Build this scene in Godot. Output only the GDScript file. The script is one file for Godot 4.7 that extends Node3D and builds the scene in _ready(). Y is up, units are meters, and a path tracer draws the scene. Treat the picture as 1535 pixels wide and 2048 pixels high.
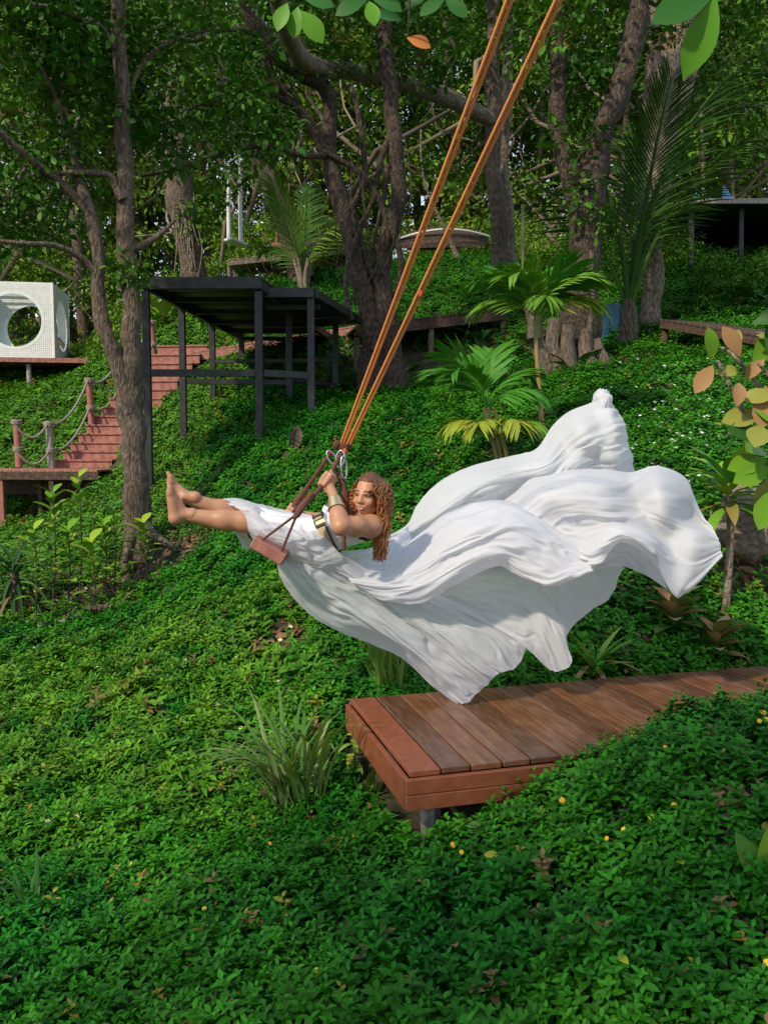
extends Node3D
# A woman on a rope swing over a green hillside, a white dress streaming behind her.
# Units are metres; the swing platform's top is y = 0; the view runs along -z.

const F := 1700.0          # focal length in photograph pixels (1535 x 2048)
const EYE := Vector3(0.0, 1.4, 0.0)
const PITCH := 4.17
var rng := RandomNumberGenerator.new()
var noise := FastNoiseLite.new()
var taken := {}
var M := {}
var cam_basis: Basis

func _ready() -> void:
	rng.seed = 71
	noise.seed = 5
	noise.frequency = 1.0
	noise.fractal_octaves = 3
	cam_basis = Basis(Vector3.RIGHT, deg_to_rad(-PITCH))
	# --- camera
	var cam := Camera3D.new()
	cam.name = "camera"
	cam.position = EYE
	cam.basis = cam_basis
	cam.fov = rad_to_deg(2.0 * atan(1024.0 / F))
	cam.near = 0.05
	cam.far = 400.0
	add_child(cam)
	cam.current = true
	# --- sky and exposure
	var we := WorldEnvironment.new()
	we.name = "world_environment"
	var env := Environment.new()
	env.background_mode = Environment.BG_SKY
	var sky := Sky.new()
	var sm := ProceduralSkyMaterial.new()
	sm.sky_top_color = Color(0.66, 0.75, 0.87)
	sm.sky_horizon_color = Color(0.93, 0.94, 0.94)
	sm.sky_curve = 0.25
	sm.ground_bottom_color = Color(0.16, 0.2, 0.12)
	sm.ground_horizon_color = Color(0.45, 0.48, 0.42)
	sky.sky_material = sm
	env.sky = sky
	env.background_energy_multiplier = 1.25
	env.tonemap_mode = Environment.TONE_MAPPER_LINEAR
	env.tonemap_exposure = 1.08
	env.sdfgi_enabled = true
	env.ssao_enabled = true
	env.ssil_enabled = true
	we.environment = env
	add_child(we)
	# --- sun: from the left, a little behind the viewer, softened by thin cloud
	var sun := DirectionalLight3D.new()
	sun.name = "sun"
	sun.light_energy = 1.2
	sun.light_color = Color(1.0, 0.94, 0.84)
	sun.light_angular_distance = 2.5
	sun.shadow_enabled = true
	add_child(sun)
	sun.look_at_from_position(Vector3(-6.0, 7.4, 6.2), Vector3.ZERO, Vector3.UP)
	make_materials()
	build_terrain()
	build_ground_cover()
	build_structures()
	build_trees()
	build_plants()
	build_swing()
	build_person()
	build_dress()
	build_small()

# ------------------------------------------------------------------ helpers
func G(px: float, py: float, d: float) -> Vector3:
	# the point at z = -d that lies at photograph pixel (px, py)
	var v := cam_basis * Vector3((px - 767.5) / F, (1024.0 - py) / F, -1.0)
	return EYE + v * (d / -v.z)

func G3(a) -> Vector3:
	return G(a[0], a[1], a[2])

func lin(r: float, g: float, b: float) -> Color:
	return Color(r, g, b).linear_to_srgb()

func mark(o: Node, label := "", category := "", group := "", kind := "") -> Node:
	if label: o.set_meta("label", label)
	if category: o.set_meta("category", category)
	if group: o.set_meta("group", group)
	if kind: o.set_meta("kind", kind)
	return o

func numbered(called: String) -> String:
	if not taken.has(called):
		taken[called] = 0
		return called
	taken[called] += 1
	return "%s_%03d" % [called, taken[called]]

func thing(called: String, label: String, category: String, at := Vector3.ZERO, turn := 0.0, group := "") -> Node3D:
	var o := Node3D.new()
	o.name = numbered(called)
	add_child(o)
	o.position = at
	o.rotation.y = turn
	mark(o, label, category, group)
	return o

class Geo:
	var v := PackedVector3Array()
	var n := PackedVector3Array()
	var i := PackedInt32Array()
	var c := PackedColorArray()
	var uv := PackedVector2Array()

	func quad(a: Vector3, b: Vector3, cc: Vector3, d: Vector3) -> void:   # clockwise seen from the front
		var k := v.size()
		var m := (cc - a).cross(b - a) + (d - a).cross(cc - a)
		m = m.normalized()
		v.append_array([a, b, cc, d])
		n.append_array([m, m, m, m])
		i.append_array([k, k + 1, k + 2, k, k + 2, k + 3])

	func tri(a: Vector3, b: Vector3, cc: Vector3) -> void:
		var k := v.size()
		var m := (cc - a).cross(b - a).normalized()
		v.append_array([a, b, cc])
		n.append_array([m, m, m])
		i.append_array([k, k + 1, k + 2])

	func tube(path: Array, radii: Array, sides := 8, cap := true, lump := 0.0, ns: FastNoiseLite = null) -> void:
		# swept round section with smooth normals
		var cnt := path.size()
		var base := v.size()
		var up := Vector3(0.31, 0.2, 0.93)
		var t0: Vector3 = (path[1] - path[0]).normalized()
		if absf(t0.dot(up)) > 0.9: up = Vector3(1, 0, 0)
		var side := t0.cross(up).normalized()
		for k in cnt:
			var t: Vector3
			if k == 0: t = path[1] - path[0]
			elif k == cnt - 1: t = path[k] - path[k - 1]
			else: t = path[k + 1] - path[k - 1]
			t = t.normalized()
			side = (side - t * side.dot(t)).normalized()
			var other := t.cross(side)
			var r: float = radii[k] if k < radii.size() else radii[radii.size() - 1]
			for s in sides:
				var a := TAU * s / sides
				var dir := side * cos(a) + other * sin(a)
				var rr := r
				if ns and lump > 0.0:
					var p: Vector3 = path[k] + dir * r
					rr = r * (1.0 + lump * ns.get_noise_3d(p.x * 3.0 / (0.05 + r * 4.0), p.y * 1.2, p.z * 3.0 / (0.05 + r * 4.0)))
				v.append(path[k] + dir * rr)
				n.append(dir)
		for k in cnt - 1:
			for s in sides:
				var a := base + k * sides + s
				var b := base + k * sides + (s + 1) % sides
				i.append_array([a, b + sides, b, a, a + sides, b + sides])
		if cap:
			for e in 2:
				var k: int = 0 if e == 0 else cnt - 1
				var m := v.size()
				var tt: Vector3 = (path[0] - path[1]).normalized() if e == 0 else (path[k] - path[k - 1]).normalized()
				v.append(path[k])
				n.append(tt)
				for s in sides:
					v.append(v[base + k * sides + s])
					n.append(tt)
				for s in sides:
					if e == 0: i.append_array([m, m + 1 + s, m + 1 + (s + 1) % sides])
					else: i.append_array([m, m + 1 + (s + 1) % sides, m + 1 + s])

	func cbox(size: Vector3, bev: float, tr := Transform3D()) -> void:
		# a box with chamfered edges, 44 triangles
		var h := size * 0.5
		var corner := func(sx: float, sy: float, sz: float) -> Array:
			return [tr * Vector3(sx * h.x, sy * (h.y - bev), sz * (h.z - bev)), tr * Vector3(sx * (h.x - bev), sy * h.y, sz * (h.z - bev)), tr * Vector3(sx * (h.x - bev), sy * (h.y - bev), sz * h.z)]
		var cs := {}
		for sx in [-1, 1]:
			for sy in [-1, 1]:
				for sz in [-1, 1]:
					cs[Vector3i(sx, sy, sz)] = corner.call(sx, sy, sz)
		var mid := tr.origin
		for ax in 3:
			var a1 := (ax + 1) % 3
			var a2 := (ax + 2) % 3
			for s in [-1, 1]:
				var q := []
				for st in [[-1, -1], [1, -1], [1, 1], [-1, 1]]:
					var key := Vector3i()
					key[ax] = s
					key[a1] = st[0]
					key[a2] = st[1]
					q.append(cs[key][ax])
				out_quad(q[0], q[1], q[2], q[3], mid)
				# edges along axis ax
			for s1 in [-1, 1]:
				for s2 in [-1, 1]:
					var ka := Vector3i()
					ka[ax] = -1
					ka[a1] = s1
					ka[a2] = s2
					var kb := ka
					kb[ax] = 1
					out_quad(cs[ka][a1], cs[kb][a1], cs[kb][a2], cs[ka][a2], mid)
		for key in cs:
			var q: Array = cs[key]
			var m: Vector3 = (q[2] - q[0]).cross(q[1] - q[0])
			if m.dot(q[0] - mid) > 0: tri(q[0], q[1], q[2])
			else: tri(q[0], q[2], q[1])

	func out_quad(a: Vector3, b: Vector3, cc: Vector3, d: Vector3, mid: Vector3) -> void:
		var m := (cc - a).cross(b - a)
		if m.dot((a + cc) * 0.5 - mid) > 0: quad(a, b, cc, d)
		else: quad(a, d, cc, b)

	func bar(a: Vector3, b: Vector3, w: float, h: float, bev := 0.004, roll := Vector3.UP) -> void:
		# a squared bar from a to b; w across, h along roll
		var z := (b - a)
		var l := z.length()
		z /= l
		var x := roll.cross(z)
		if x.length() < 0.01: x = Vector3.RIGHT
		x = x.normalized()
		var y := z.cross(x)
		cbox(Vector3(w, h, l), bev, Transform3D(Basis(x, y, z), (a + b) * 0.5))

	func grid(pts: Array, nu: int, nv: int, closed := false) -> void:
		# pts[v * nu + u]; smooth normals
		var base := v.size()
		for p in pts: v.append(p)
		var nn := PackedVector3Array()
		nn.resize(nu * nv)
		for b in nv - 1:
			for a in (nu if closed else nu - 1):
				var a2 := (a + 1) % nu
				var k0 := b * nu + a
				var k1 := b * nu + a2
				var k2 := k1 + nu
				var k3 := k0 + nu
				i.append_array([base + k0, base + k1, base + k2, base + k0, base + k2, base + k3])
				var m: Vector3 = (pts[k2] - pts[k0]).cross(pts[k1] - pts[k0]) + (pts[k3] - pts[k0]).cross(pts[k2] - pts[k0])
				nn[k0] += m
				nn[k1] += m
				nn[k2] += m
				nn[k3] += m
		for q in nn: n.append(q.normalized() if q.length() > 1e-12 else Vector3.UP)

	func mesh() -> ArrayMesh:
		var arr := []
		arr.resize(Mesh.ARRAY_MAX)
		arr[Mesh.ARRAY_VERTEX] = v
		arr[Mesh.ARRAY_NORMAL] = n
		arr[Mesh.ARRAY_INDEX] = i
		if c.size() == v.size(): arr[Mesh.ARRAY_COLOR] = c
		if uv.size() == v.size(): arr[Mesh.ARRAY_TEX_UV] = uv
		var m := ArrayMesh.new()
		m.add_surface_from_arrays(Mesh.PRIMITIVE_TRIANGLES, arr)
		return m

func put(called: String, what, material: Material, parent: Node = null, at := Transform3D()) -> MeshInstance3D:
	var o := MeshInstance3D.new()
	o.name = called if parent else numbered(called)
	o.mesh = what.mesh() if what is Geo else what
	o.material_override = material
	o.transform = at
	if parent:
		parent.add_child(o, true)
	else:
		add_child(o)
	return o

func scatter(called: String, mesh: Mesh, material: Material, where: Array, tints: Array, parent: Node = null) -> MultiMeshInstance3D:
	var mm := MultiMesh.new()
	mm.transform_format = MultiMesh.TRANSFORM_3D
	mm.use_colors = true
	mm.mesh = mesh
	mm.instance_count = where.size()
	for k in where.size():
		mm.set_instance_transform(k, where[k])
		mm.set_instance_color(k, tints[k])
	var o := MultiMeshInstance3D.new()
	o.name = called if parent else numbered(called)
	o.multimesh = mm
	o.material_override = material
	if parent: parent.add_child(o, true)
	else: add_child(o)
	return o

func catmull(p0, p1, p2, p3, t: float):
	return 0.5 * ((2.0 * p1) + (p2 - p0) * t + (2.0 * p0 - 5.0 * p1 + 4.0 * p2 - p3) * t * t + (3.0 * p1 - p0 - 3.0 * p2 + p3) * t * t * t)

func smooth_path(pts: Array, per := 5) -> Array:
	var out := []
	for k in pts.size() - 1:
		var a = pts[maxi(k - 1, 0)]
		var d = pts[mini(k + 2, pts.size() - 1)]
		for s in per:
			out.append(catmull(a, pts[k], pts[k + 1], d, float(s) / per))
	out.append(pts[pts.size() - 1])
	return out

func rnd(a: float, b: float) -> float:
	return rng.randf_range(a, b)

func rdir() -> Vector3:
	return Vector3(rng.randfn(), rng.randfn(), rng.randfn()).normalized()

func basis_to(y: Vector3, spin: float) -> Basis:
	y = y.normalized()
	var x := y.cross(Vector3(0.3, 0.1, 0.95))
	if x.length() < 0.05: x = y.cross(Vector3.RIGHT)
	x = x.normalized()
	return Basis(x, y, x.cross(y)).rotated(y, spin)

func dup(o: Node3D, at: Vector3, turn: float, label := "", scale_by := 1.0) -> Node3D:
	var r: Node3D = o.duplicate()
	r.name = numbered(String(o.name).rstrip("_0123456789"))
	add_child(r)
	r.position = at
	r.rotation.y = turn
	r.scale = Vector3.ONE * scale_by
	if label: r.set_meta("label", label)
	return r

# ------------------------------------------------------------------ materials
func noise_tex(freq: float, ramp: Array, size := 512, octaves := 4, normal := false, strength := 4.0, kind := FastNoiseLite.TYPE_SIMPLEX_SMOOTH) -> NoiseTexture2D:
	var f := FastNoiseLite.new()
	f.seed = int(freq * 1000.0) + octaves * 7
	f.frequency = freq
	f.fractal_octaves = octaves
	f.noise_type = kind
	var t := NoiseTexture2D.new()
	t.width = size
	t.height = size
	t.seamless = true
	t.noise = f
	if normal:
		t.as_normal_map = true
		t.bump_strength = strength
	elif ramp:
		var g := Gradient.new()
		var off := PackedFloat32Array()
		var cols := PackedColorArray()
		for r in ramp:
			off.append(r[0])
			cols.append(r[1])
		g.offsets = off
		g.colors = cols
		t.color_ramp = g
	return t

func mat(called: String, col: Color, rough := 0.7, extra := {}) -> StandardMaterial3D:
	var m := StandardMaterial3D.new()
	m.resource_name = called
	m.albedo_color = col
	m.roughness = rough
	m.cull_mode = BaseMaterial3D.CULL_DISABLED
	for k in extra: m.set(k, extra[k])
	M[called] = m
	return m

func tri_mat(called: String, ramp: Array, freq: float, sc: Vector3, rough := 0.8, bump := 0.0, oct := 5, world := false) -> StandardMaterial3D:
	var m := mat(called, Color.WHITE, rough)
	m.albedo_texture = noise_tex(freq, ramp, 512, oct)
	m.uv1_triplanar = true
	m.uv1_world_triplanar = world
	m.uv1_scale = sc
	if bump > 0.0:
		m.heightmap_enabled = true
		m.heightmap_texture = noise_tex(freq * 1.7, [], 512, oct)
		m.heightmap_scale = bump
	return m

func leaf_mat(called: String, col: Color, rough := 0.45, back := Color(0.4, 0.45, 0.1)) -> StandardMaterial3D:
	var m := mat(called, col, rough)
	m.vertex_color_use_as_albedo = true
	m.backlight_enabled = true
	m.backlight = back
	m.metallic_specular = 0.26
	return m

func make_materials() -> void:
	tri_mat("soil", [[0.0, lin(0.012, 0.016, 0.006)], [0.45, lin(0.03, 0.035, 0.012)], [0.62, lin(0.06, 0.045, 0.022)], [1.0, lin(0.11, 0.08, 0.045)]], 0.012, Vector3(0.6, 0.6, 0.6), 0.95, 3.0, 5, true)
	tri_mat("bark", [[0.0, lin(0.035, 0.024, 0.016)], [0.4, lin(0.085, 0.06, 0.04)], [0.6, lin(0.14, 0.105, 0.075)], [1.0, lin(0.26, 0.21, 0.16)]], 0.02, Vector3(2.2, 0.6, 2.2), 0.9, 3.0)
	tri_mat("bark_pale", [[0.0, lin(0.07, 0.05, 0.035)], [0.4, lin(0.16, 0.12, 0.085)], [0.65, lin(0.26, 0.21, 0.16)], [1.0, lin(0.42, 0.36, 0.28)]], 0.02, Vector3(1.6, 0.7, 1.6), 0.9, 3.0)
	tri_mat("bark_dark", [[0.0, lin(0.02, 0.014, 0.01)], [0.45, lin(0.05, 0.034, 0.024)], [0.65, lin(0.1, 0.07, 0.05)], [1.0, lin(0.2, 0.15, 0.11)]], 0.02, Vector3(2.0, 0.8, 2.0), 0.92, 3.0)
	tri_mat("red_paint", [[0.0, lin(0.18, 0.05, 0.02)], [0.4, lin(0.215, 0.062, 0.025)], [0.7, lin(0.235, 0.072, 0.031)], [1.0, lin(0.28, 0.1, 0.05)]], 0.012, Vector3(1.8, 1.8, 1.8), 0.5, 0.05)
	tri_mat("stair_paint", [[0.0, lin(0.2, 0.075, 0.055)], [0.45, lin(0.31, 0.12, 0.09)], [0.75, lin(0.37, 0.15, 0.115)], [1.0, lin(0.42, 0.22, 0.17)]], 0.014, Vector3(1.0, 1.0, 1.0), 0.7, 0.3)
	tri_mat("old_wood", [[0.0, lin(0.09, 0.065, 0.045)], [0.5, lin(0.2, 0.155, 0.115)], [1.0, lin(0.36, 0.3, 0.24)]], 0.015, Vector3(1.5, 1.5, 1.5), 0.85, 0.6)
	tri_mat("dark_wood", [[0.0, lin(0.03, 0.018, 0.012)], [0.5, lin(0.075, 0.04, 0.026)], [1.0, lin(0.14, 0.08, 0.055)]], 0.015, Vector3(1.5, 1.5, 1.5), 0.8, 0.5)
	tri_mat("grey_post", [[0.0, lin(0.18, 0.155, 0.13)], [0.5, lin(0.32, 0.285, 0.25)], [1.0, lin(0.5, 0.46, 0.42)]], 0.02, Vector3(2, 0.8, 2), 0.85, 0.6)
	tri_mat("black_steel", [[0.0, lin(0.012, 0.013, 0.014)], [0.6, lin(0.024, 0.025, 0.027)], [1.0, lin(0.05, 0.048, 0.045)]], 0.01, Vector3(1, 1, 1), 0.55, 0.0)
	tri_mat("white_lattice", [[0.0, lin(0.72, 0.71, 0.67)], [0.6, lin(0.8, 0.8, 0.77)], [1.0, lin(0.84, 0.84, 0.82)]], 0.01, Vector3(1, 1, 1), 0.6, 0.0)
	tri_mat("rope_grey", [[0.0, lin(0.12, 0.1, 0.08)], [0.5, lin(0.28, 0.25, 0.21)], [1.0, lin(0.45, 0.42, 0.37)]], 0.06, Vector3(9, 9, 9), 0.9, 0.5)
	tri_mat("rope_brown", [[0.0, lin(0.07, 0.025, 0.016)], [0.5, lin(0.16, 0.055, 0.034)], [1.0, lin(0.27, 0.11, 0.07)]], 0.06, Vector3(9, 9, 9), 0.85, 0.5)
	tri_mat("rock", [[0.0, lin(0.08, 0.065, 0.05)], [0.5, lin(0.2, 0.16, 0.12)], [1.0, lin(0.36, 0.3, 0.24)]], 0.02, Vector3(1.6, 1.6, 1.6), 0.9, 2.0)
	tri_mat("dry_leaf", [[0.0, lin(0.2, 0.1, 0.045)], [0.5, lin(0.36, 0.2, 0.095)], [1.0, lin(0.5, 0.33, 0.18)]], 0.03, Vector3(6, 6, 6), 0.7)
	mat("steel", lin(0.6, 0.6, 0.6), 0.3, {"metallic": 1.0})
	mat("gold", lin(0.62, 0.5, 0.26), 0.3, {"metallic": 0.9})
	mat("belt_tan", lin(0.42, 0.31, 0.16), 0.6)
	mat("strap_black", lin(0.02, 0.018, 0.016), 0.6)
	mat("blue_plastic", lin(0.02, 0.11, 0.17), 0.5)
	mat("blue_tarp", lin(0.13, 0.33, 0.5), 0.6)
	mat("aqua_board", lin(0.3, 0.6, 0.68), 0.5)
	mat("white_paint", lin(0.72, 0.71, 0.69), 0.7)
	mat("yellow_petal", lin(0.85, 0.55, 0.02), 0.6)
	# orange climbing rope: diagonal flecks woven along its length
	var im := Image.create(64, 64, false, Image.FORMAT_RGB8)
	for y in 64:
		for x in 64:
			var k := (x + y) % 16
			var k2 := (x - y + 128) % 16
			var c := lin(0.74, 0.24, 0.045)
			if k < 4: c = lin(0.85, 0.5, 0.18)
			if k2 < 3: c = lin(0.4, 0.08, 0.02)
			im.set_pixel(x, y, c)
	var om := mat("rope_orange", Color.WHITE, 0.75)
	om.albedo_texture = ImageTexture.create_from_image(im)
	# leaves: the colour comes from the copies
	leaf_mat("leaf", Color.WHITE, 0.6)
	leaf_mat("leaf_glossy", Color.WHITE, 0.45)
	leaf_mat("plain_tint", Color.WHITE, 0.8, Color(0.1, 0.1, 0.1))
	# platform boards: brown varnish over worn wood, shining where wet
	var pm := tri_mat("deck_board", [[0.0, lin(0.11, 0.044, 0.025)], [0.35, lin(0.15, 0.066, 0.039)], [0.55, lin(0.168, 0.08, 0.048)], [0.75, lin(0.19, 0.1, 0.06)], [1.0, lin(0.24, 0.15, 0.09)]], 0.012, Vector3(3.5, 3.5, 0.6), 0.42, 0.08, 6, false)
	pm.roughness_texture = noise_tex(0.01, [[0.0, Color(0.18, 0.18, 0.18)], [0.5, Color(0.3, 0.3, 0.3)], [1.0, Color(0.55, 0.55, 0.55)]], 256, 4)
	pm.roughness = 1.0
	# cloth and skin
	var cl := mat("white_cloth", lin(0.72, 0.725, 0.765), 0.75)
	cl.backlight_enabled = true
	cl.backlight = Color(0.9, 0.9, 0.92)
	cl.rim_enabled = true
	cl.rim = 0.25
	cl.metallic_specular = 0.25
	var sheer: StandardMaterial3D = cl.duplicate()
	sheer.resource_name = "sheer_cloth"
	sheer.transparency = BaseMaterial3D.TRANSPARENCY_ALPHA
	sheer.albedo_color.a = 0.88
	M.sheer_cloth = sheer
	var bo := mat("bodice_cloth", lin(0.78, 0.78, 0.79), 0.75)
	bo.metallic_specular = 0.25
	var sk := mat("skin", Color.WHITE, 0.48)
	sk.vertex_color_use_as_albedo = true
	sk.subsurf_scatter_enabled = true
	sk.subsurf_scatter_strength = 0.12
	mat("eye", lin(0.5, 0.46, 0.42), 0.25)
	mat("eye_dark", lin(0.02, 0.012, 0.008), 0.15)
	mat("teeth", lin(0.75, 0.72, 0.66), 0.3)
	var hm := mat("hair", Color.WHITE, 0.5)
	hm.vertex_color_use_as_albedo = true

# ------------------------------------------------------------------ ground
var ctrl := []      # control points of the ground
var wts := []
var GX0 := -26.0
var GZ0 := -62.0
const GS := 0.2
var gnx := 0
var gnz := 0
var hgrid := PackedFloat32Array()

func kern(r2: float) -> float:
	return sqrt(r2 + 0.6)

func solve_ground() -> void:
	var px := [[0, 2048, 2.9], [768, 2048, 2.7], [1535, 2048, 2.45], [0, 1750, 4.2], [400, 1800, 3.6], [768, 1770, 3.4], [1200, 1750, 3.1], [1535, 1700, 3.0],
		[1560, 1385, 3.8], [1400, 1445, 3.72], [1260, 1525, 3.65], [1150, 1575, 3.62], [1000, 1615, 3.62], [860, 1700, 3.7],
		[600, 1640, 4.3], [300, 1550, 5.0], [0, 1500, 5.8], [600, 1420, 5.5], [690, 1450, 4.9], [1100, 1385, 5.15], [1535, 1345, 5.75], [900, 1400, 5.0],
		[600, 1250, 6.5], [300, 1300, 7.5], [0, 1270, 9.0], [300, 1125, 10.5], [500, 1130, 8.8], [800, 1150, 7.0], [1000, 1200, 6.3], [1300, 1200, 5.9], [1535, 1180, 6.1],
		[500, 980, 10.5], [800, 1000, 8.7], [1100, 950, 8.0], [1300, 950, 7.3], [1535, 950, 7.4],
		[298, 985, 12.0], [520, 878, 12.0], [627, 830, 12.3], [367, 878, 13.6], [427, 808, 15.2], [483, 725, 16.6], [580, 815, 13.8], [670, 790, 15.0],
		[850, 770, 15.0], [1080, 850, 10.0], [1300, 850, 9.0], [1300, 730, 11.5], [1535, 710, 12.0], [1150, 740, 13.0], [1420, 690, 13.2], [1535, 570, 16.0], [1400, 530, 18.0],
		[850, 640, 18.0], [1000, 620, 18.0], [900, 515, 22.0], [1200, 525, 21.0], [600, 548, 21.0], [450, 575, 21.0], [450, 585, 22.6], [600, 565, 22.6], [700, 550, 22.6], [300, 640, 20.5],
		[0, 1060, 14.5], [70, 1050, 14.8], [150, 1010, 15.0], [225, 880, 16.4], [400, 745, 17.9], [500, 722, 17.5], [620, 705, 17.0], [500, 640, 19.6], [330, 790, 18.0], [60, 890, 17.0], [0, 840, 18.0], [100, 800, 20.0], [0, 775, 22.0], [170, 750, 22.0], [380, 735, 18.8]]
	for p in px: ctrl.append(G(p[0], p[1], p[2]))
	ctrl.append_array([Vector3(0, -0.75, 0), Vector3(-5, -1.3, 0), Vector3(5, 0.5, 0), Vector3(-9, -1.0, -6), Vector3(7.5, 1.3, -6), Vector3(10, 3.2, -11), Vector3(-13, 0.1, -12),
		Vector3(1.2, -0.4, -4.35), Vector3(2.4, -0.2, -4.6), Vector3(0.3, -0.4, -4.1),
		Vector3(-20, 5.5, -26), Vector3(0, 6.9, -28), Vector3(20, 6.9, -26), Vector3(-20, 8, -50), Vector3(20, 8, -50), Vector3(0, 7.6, -45), Vector3(-22, 1.0, -14), Vector3(20, 5, -13), Vector3(0, -1.5, 8), Vector3(-15, -3, 4), Vector3(15, 1.5, 4)])
	var nn := ctrl.size()
	var sz := nn + 3
	var a := []
	for r in sz:
		var row := PackedFloat64Array()
		row.resize(sz + 1)
		if r < nn:
			for q in nn:
				var dx: float = ctrl[r].x - ctrl[q].x
				var dz: float = ctrl[r].z - ctrl[q].z
				row[q] = kern(dx * dx + dz * dz)
			row[r] -= 0.05
			row[nn] = 1.0
			row[nn + 1] = ctrl[r].x
			row[nn + 2] = ctrl[r].z
			row[sz] = ctrl[r].y
		else:
			for q in nn: row[q] = [1.0, ctrl[q].x, ctrl[q].z][r - nn]
		a.append(row)
	for k in sz:
		var best := k
		for r in range(k + 1, sz):
			if absf(a[r][k]) > absf(a[best][k]): best = r
		var tmp = a[k]
		a[k] = a[best]
		a[best] = tmp
		var pk: PackedFloat64Array = a[k]
		for r in sz:
			if r == k: continue
			var row: PackedFloat64Array = a[r]
			var f := row[k] / pk[k]
			if f == 0.0: continue
			for q in range(k, sz + 1): row[q] -= f * pk[q]
			a[r] = row
	for k in sz: wts.append(a[k][sz] / a[k][k])

func raw_height(x: float, z: float) -> float:
	var nn := ctrl.size()
	var h: float = wts[nn] + wts[nn + 1] * x + wts[nn + 2] * z
	for q in nn:
		var p: Vector3 = ctrl[q]
		h += wts[q] * sqrt((x - p.x) * (x - p.x) + (z - p.z) * (z - p.z) + 0.6)
	return h

func H(x: float, z: float) -> float:
	var fx := clampf((x - GX0) / GS, 0.0, gnx - 1.001)
	var fz := clampf((z - GZ0) / GS, 0.0, gnz - 1.001)
	var a := int(fx)
	var b := int(fz)
	fx -= a
	fz -= b
	var k := b * gnx + a
	return lerpf(lerpf(hgrid[k], hgrid[k + 1], fx), lerpf(hgrid[k + gnx], hgrid[k + gnx + 1], fx), fz)

func on(x: float, z: float, lift := 0.0) -> Vector3:
	return Vector3(x, H(x, z) + lift, z)

func ground_normal(x: float, z: float) -> Vector3:
	return Vector3(H(x - 0.25, z) - H(x + 0.25, z), 0.5, H(x, z - 0.25) - H(x, z + 0.25)).normalized()

func ground_at(px: float, py: float, near := 2.0, far := 60.0) -> Vector3:
	# where the sight line through that pixel meets the ground
	var d := near
	while d < far:
		var p := G(px, py, d)
		if p.y <= H(p.x, p.z): return on(p.x, p.z)
		d += 0.05 + d * 0.004
	var q := G(px, py, far)
	return on(q.x, q.z)

func build_terrain() -> void:
	solve_ground()
	gnx = int(52.0 / GS) + 1
	gnz = int(68.0 / GS) + 1
	hgrid.resize(gnx * gnz)
	# the smooth surface on a coarse lattice, then refined with small lumps
	var cs := 0.8
	var cnx := int(52.0 / cs) + 2
	var cnz := int(68.0 / cs) + 2
	var coarse := PackedFloat32Array()
	coarse.resize(cnx * cnz)
	for b in cnz:
		for a in cnx: coarse[b * cnx + a] = raw_height(GX0 + a * cs, GZ0 + b * cs)
	for b in gnz:
		for a in gnx:
			var x := GX0 + a * GS
			var z := GZ0 + b * GS
			var fine := z > -8.0 and absf(x) < 6.0
			var h: float
			if fine: h = raw_height(x, z)
			else:
				var fx := (x - GX0) / cs
				var fz := (z - GZ0) / cs
				var ia := mini(int(fx), cnx - 2)
				var ib := mini(int(fz), cnz - 2)
				fx -= ia
				fz -= ib
				var k := ib * cnx + ia
				h = lerpf(lerpf(coarse[k], coarse[k + 1], fx), lerpf(coarse[k + cnx], coarse[k + cnx + 1], fx), fz)
			h += 0.10 * noise.get_noise_2d(x * 0.55, z * 0.55) + 0.035 * noise.get_noise_2d(x * 1.9 + 40.0, z * 1.9)
			var lumpy := clampf((-x + 0.4) * 0.8, 0.0, 1.0) * clampf((-z - 3.0) * 0.7, 0.0, 1.0) * clampf((12.0 + z) * 0.5, 0.0, 1.0)
			h += lumpy * (0.11 * noise.get_noise_2d(x * 1.5 + 70.0, z * 1.5) + 0.06 * noise.get_noise_2d(x * 3.4 + 11.0, z * 3.4))
			hgrid[b * gnx + a] = h
	var g := Geo.new()
	var pts := []
	for b in gnz:
		for a in gnx: pts.append(Vector3(GX0 + a * GS, hgrid[b * gnx + a], GZ0 + b * GS))
	g.grid(pts, gnx, gnz)
	# a wide skirt so that the hillside runs on past everything
	mark(put("ground", g, M.soil), "", "", "", "structure")
	var far := Geo.new()
	for s in [[-400, -26], [26, 400]]:
		far.quad(Vector3(s[0], -4, 60), Vector3(s[0], 5, -400), Vector3(s[1], 5, -400), Vector3(s[1], -4, 60))
	far.quad(Vector3(-26, 4.8, -62.5), Vector3(-26, 5, -400), Vector3(26, 5, -400), Vector3(26, 4.8, -62.5))
	far.quad(Vector3(-26, -4.5, 60), Vector3(-26, -3.6, 5.5), Vector3(26, -3.6, 5.5), Vector3(26, -4.5, 60))
	mark(put("terrain", far, M.soil), "", "", "", "structure")

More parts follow.
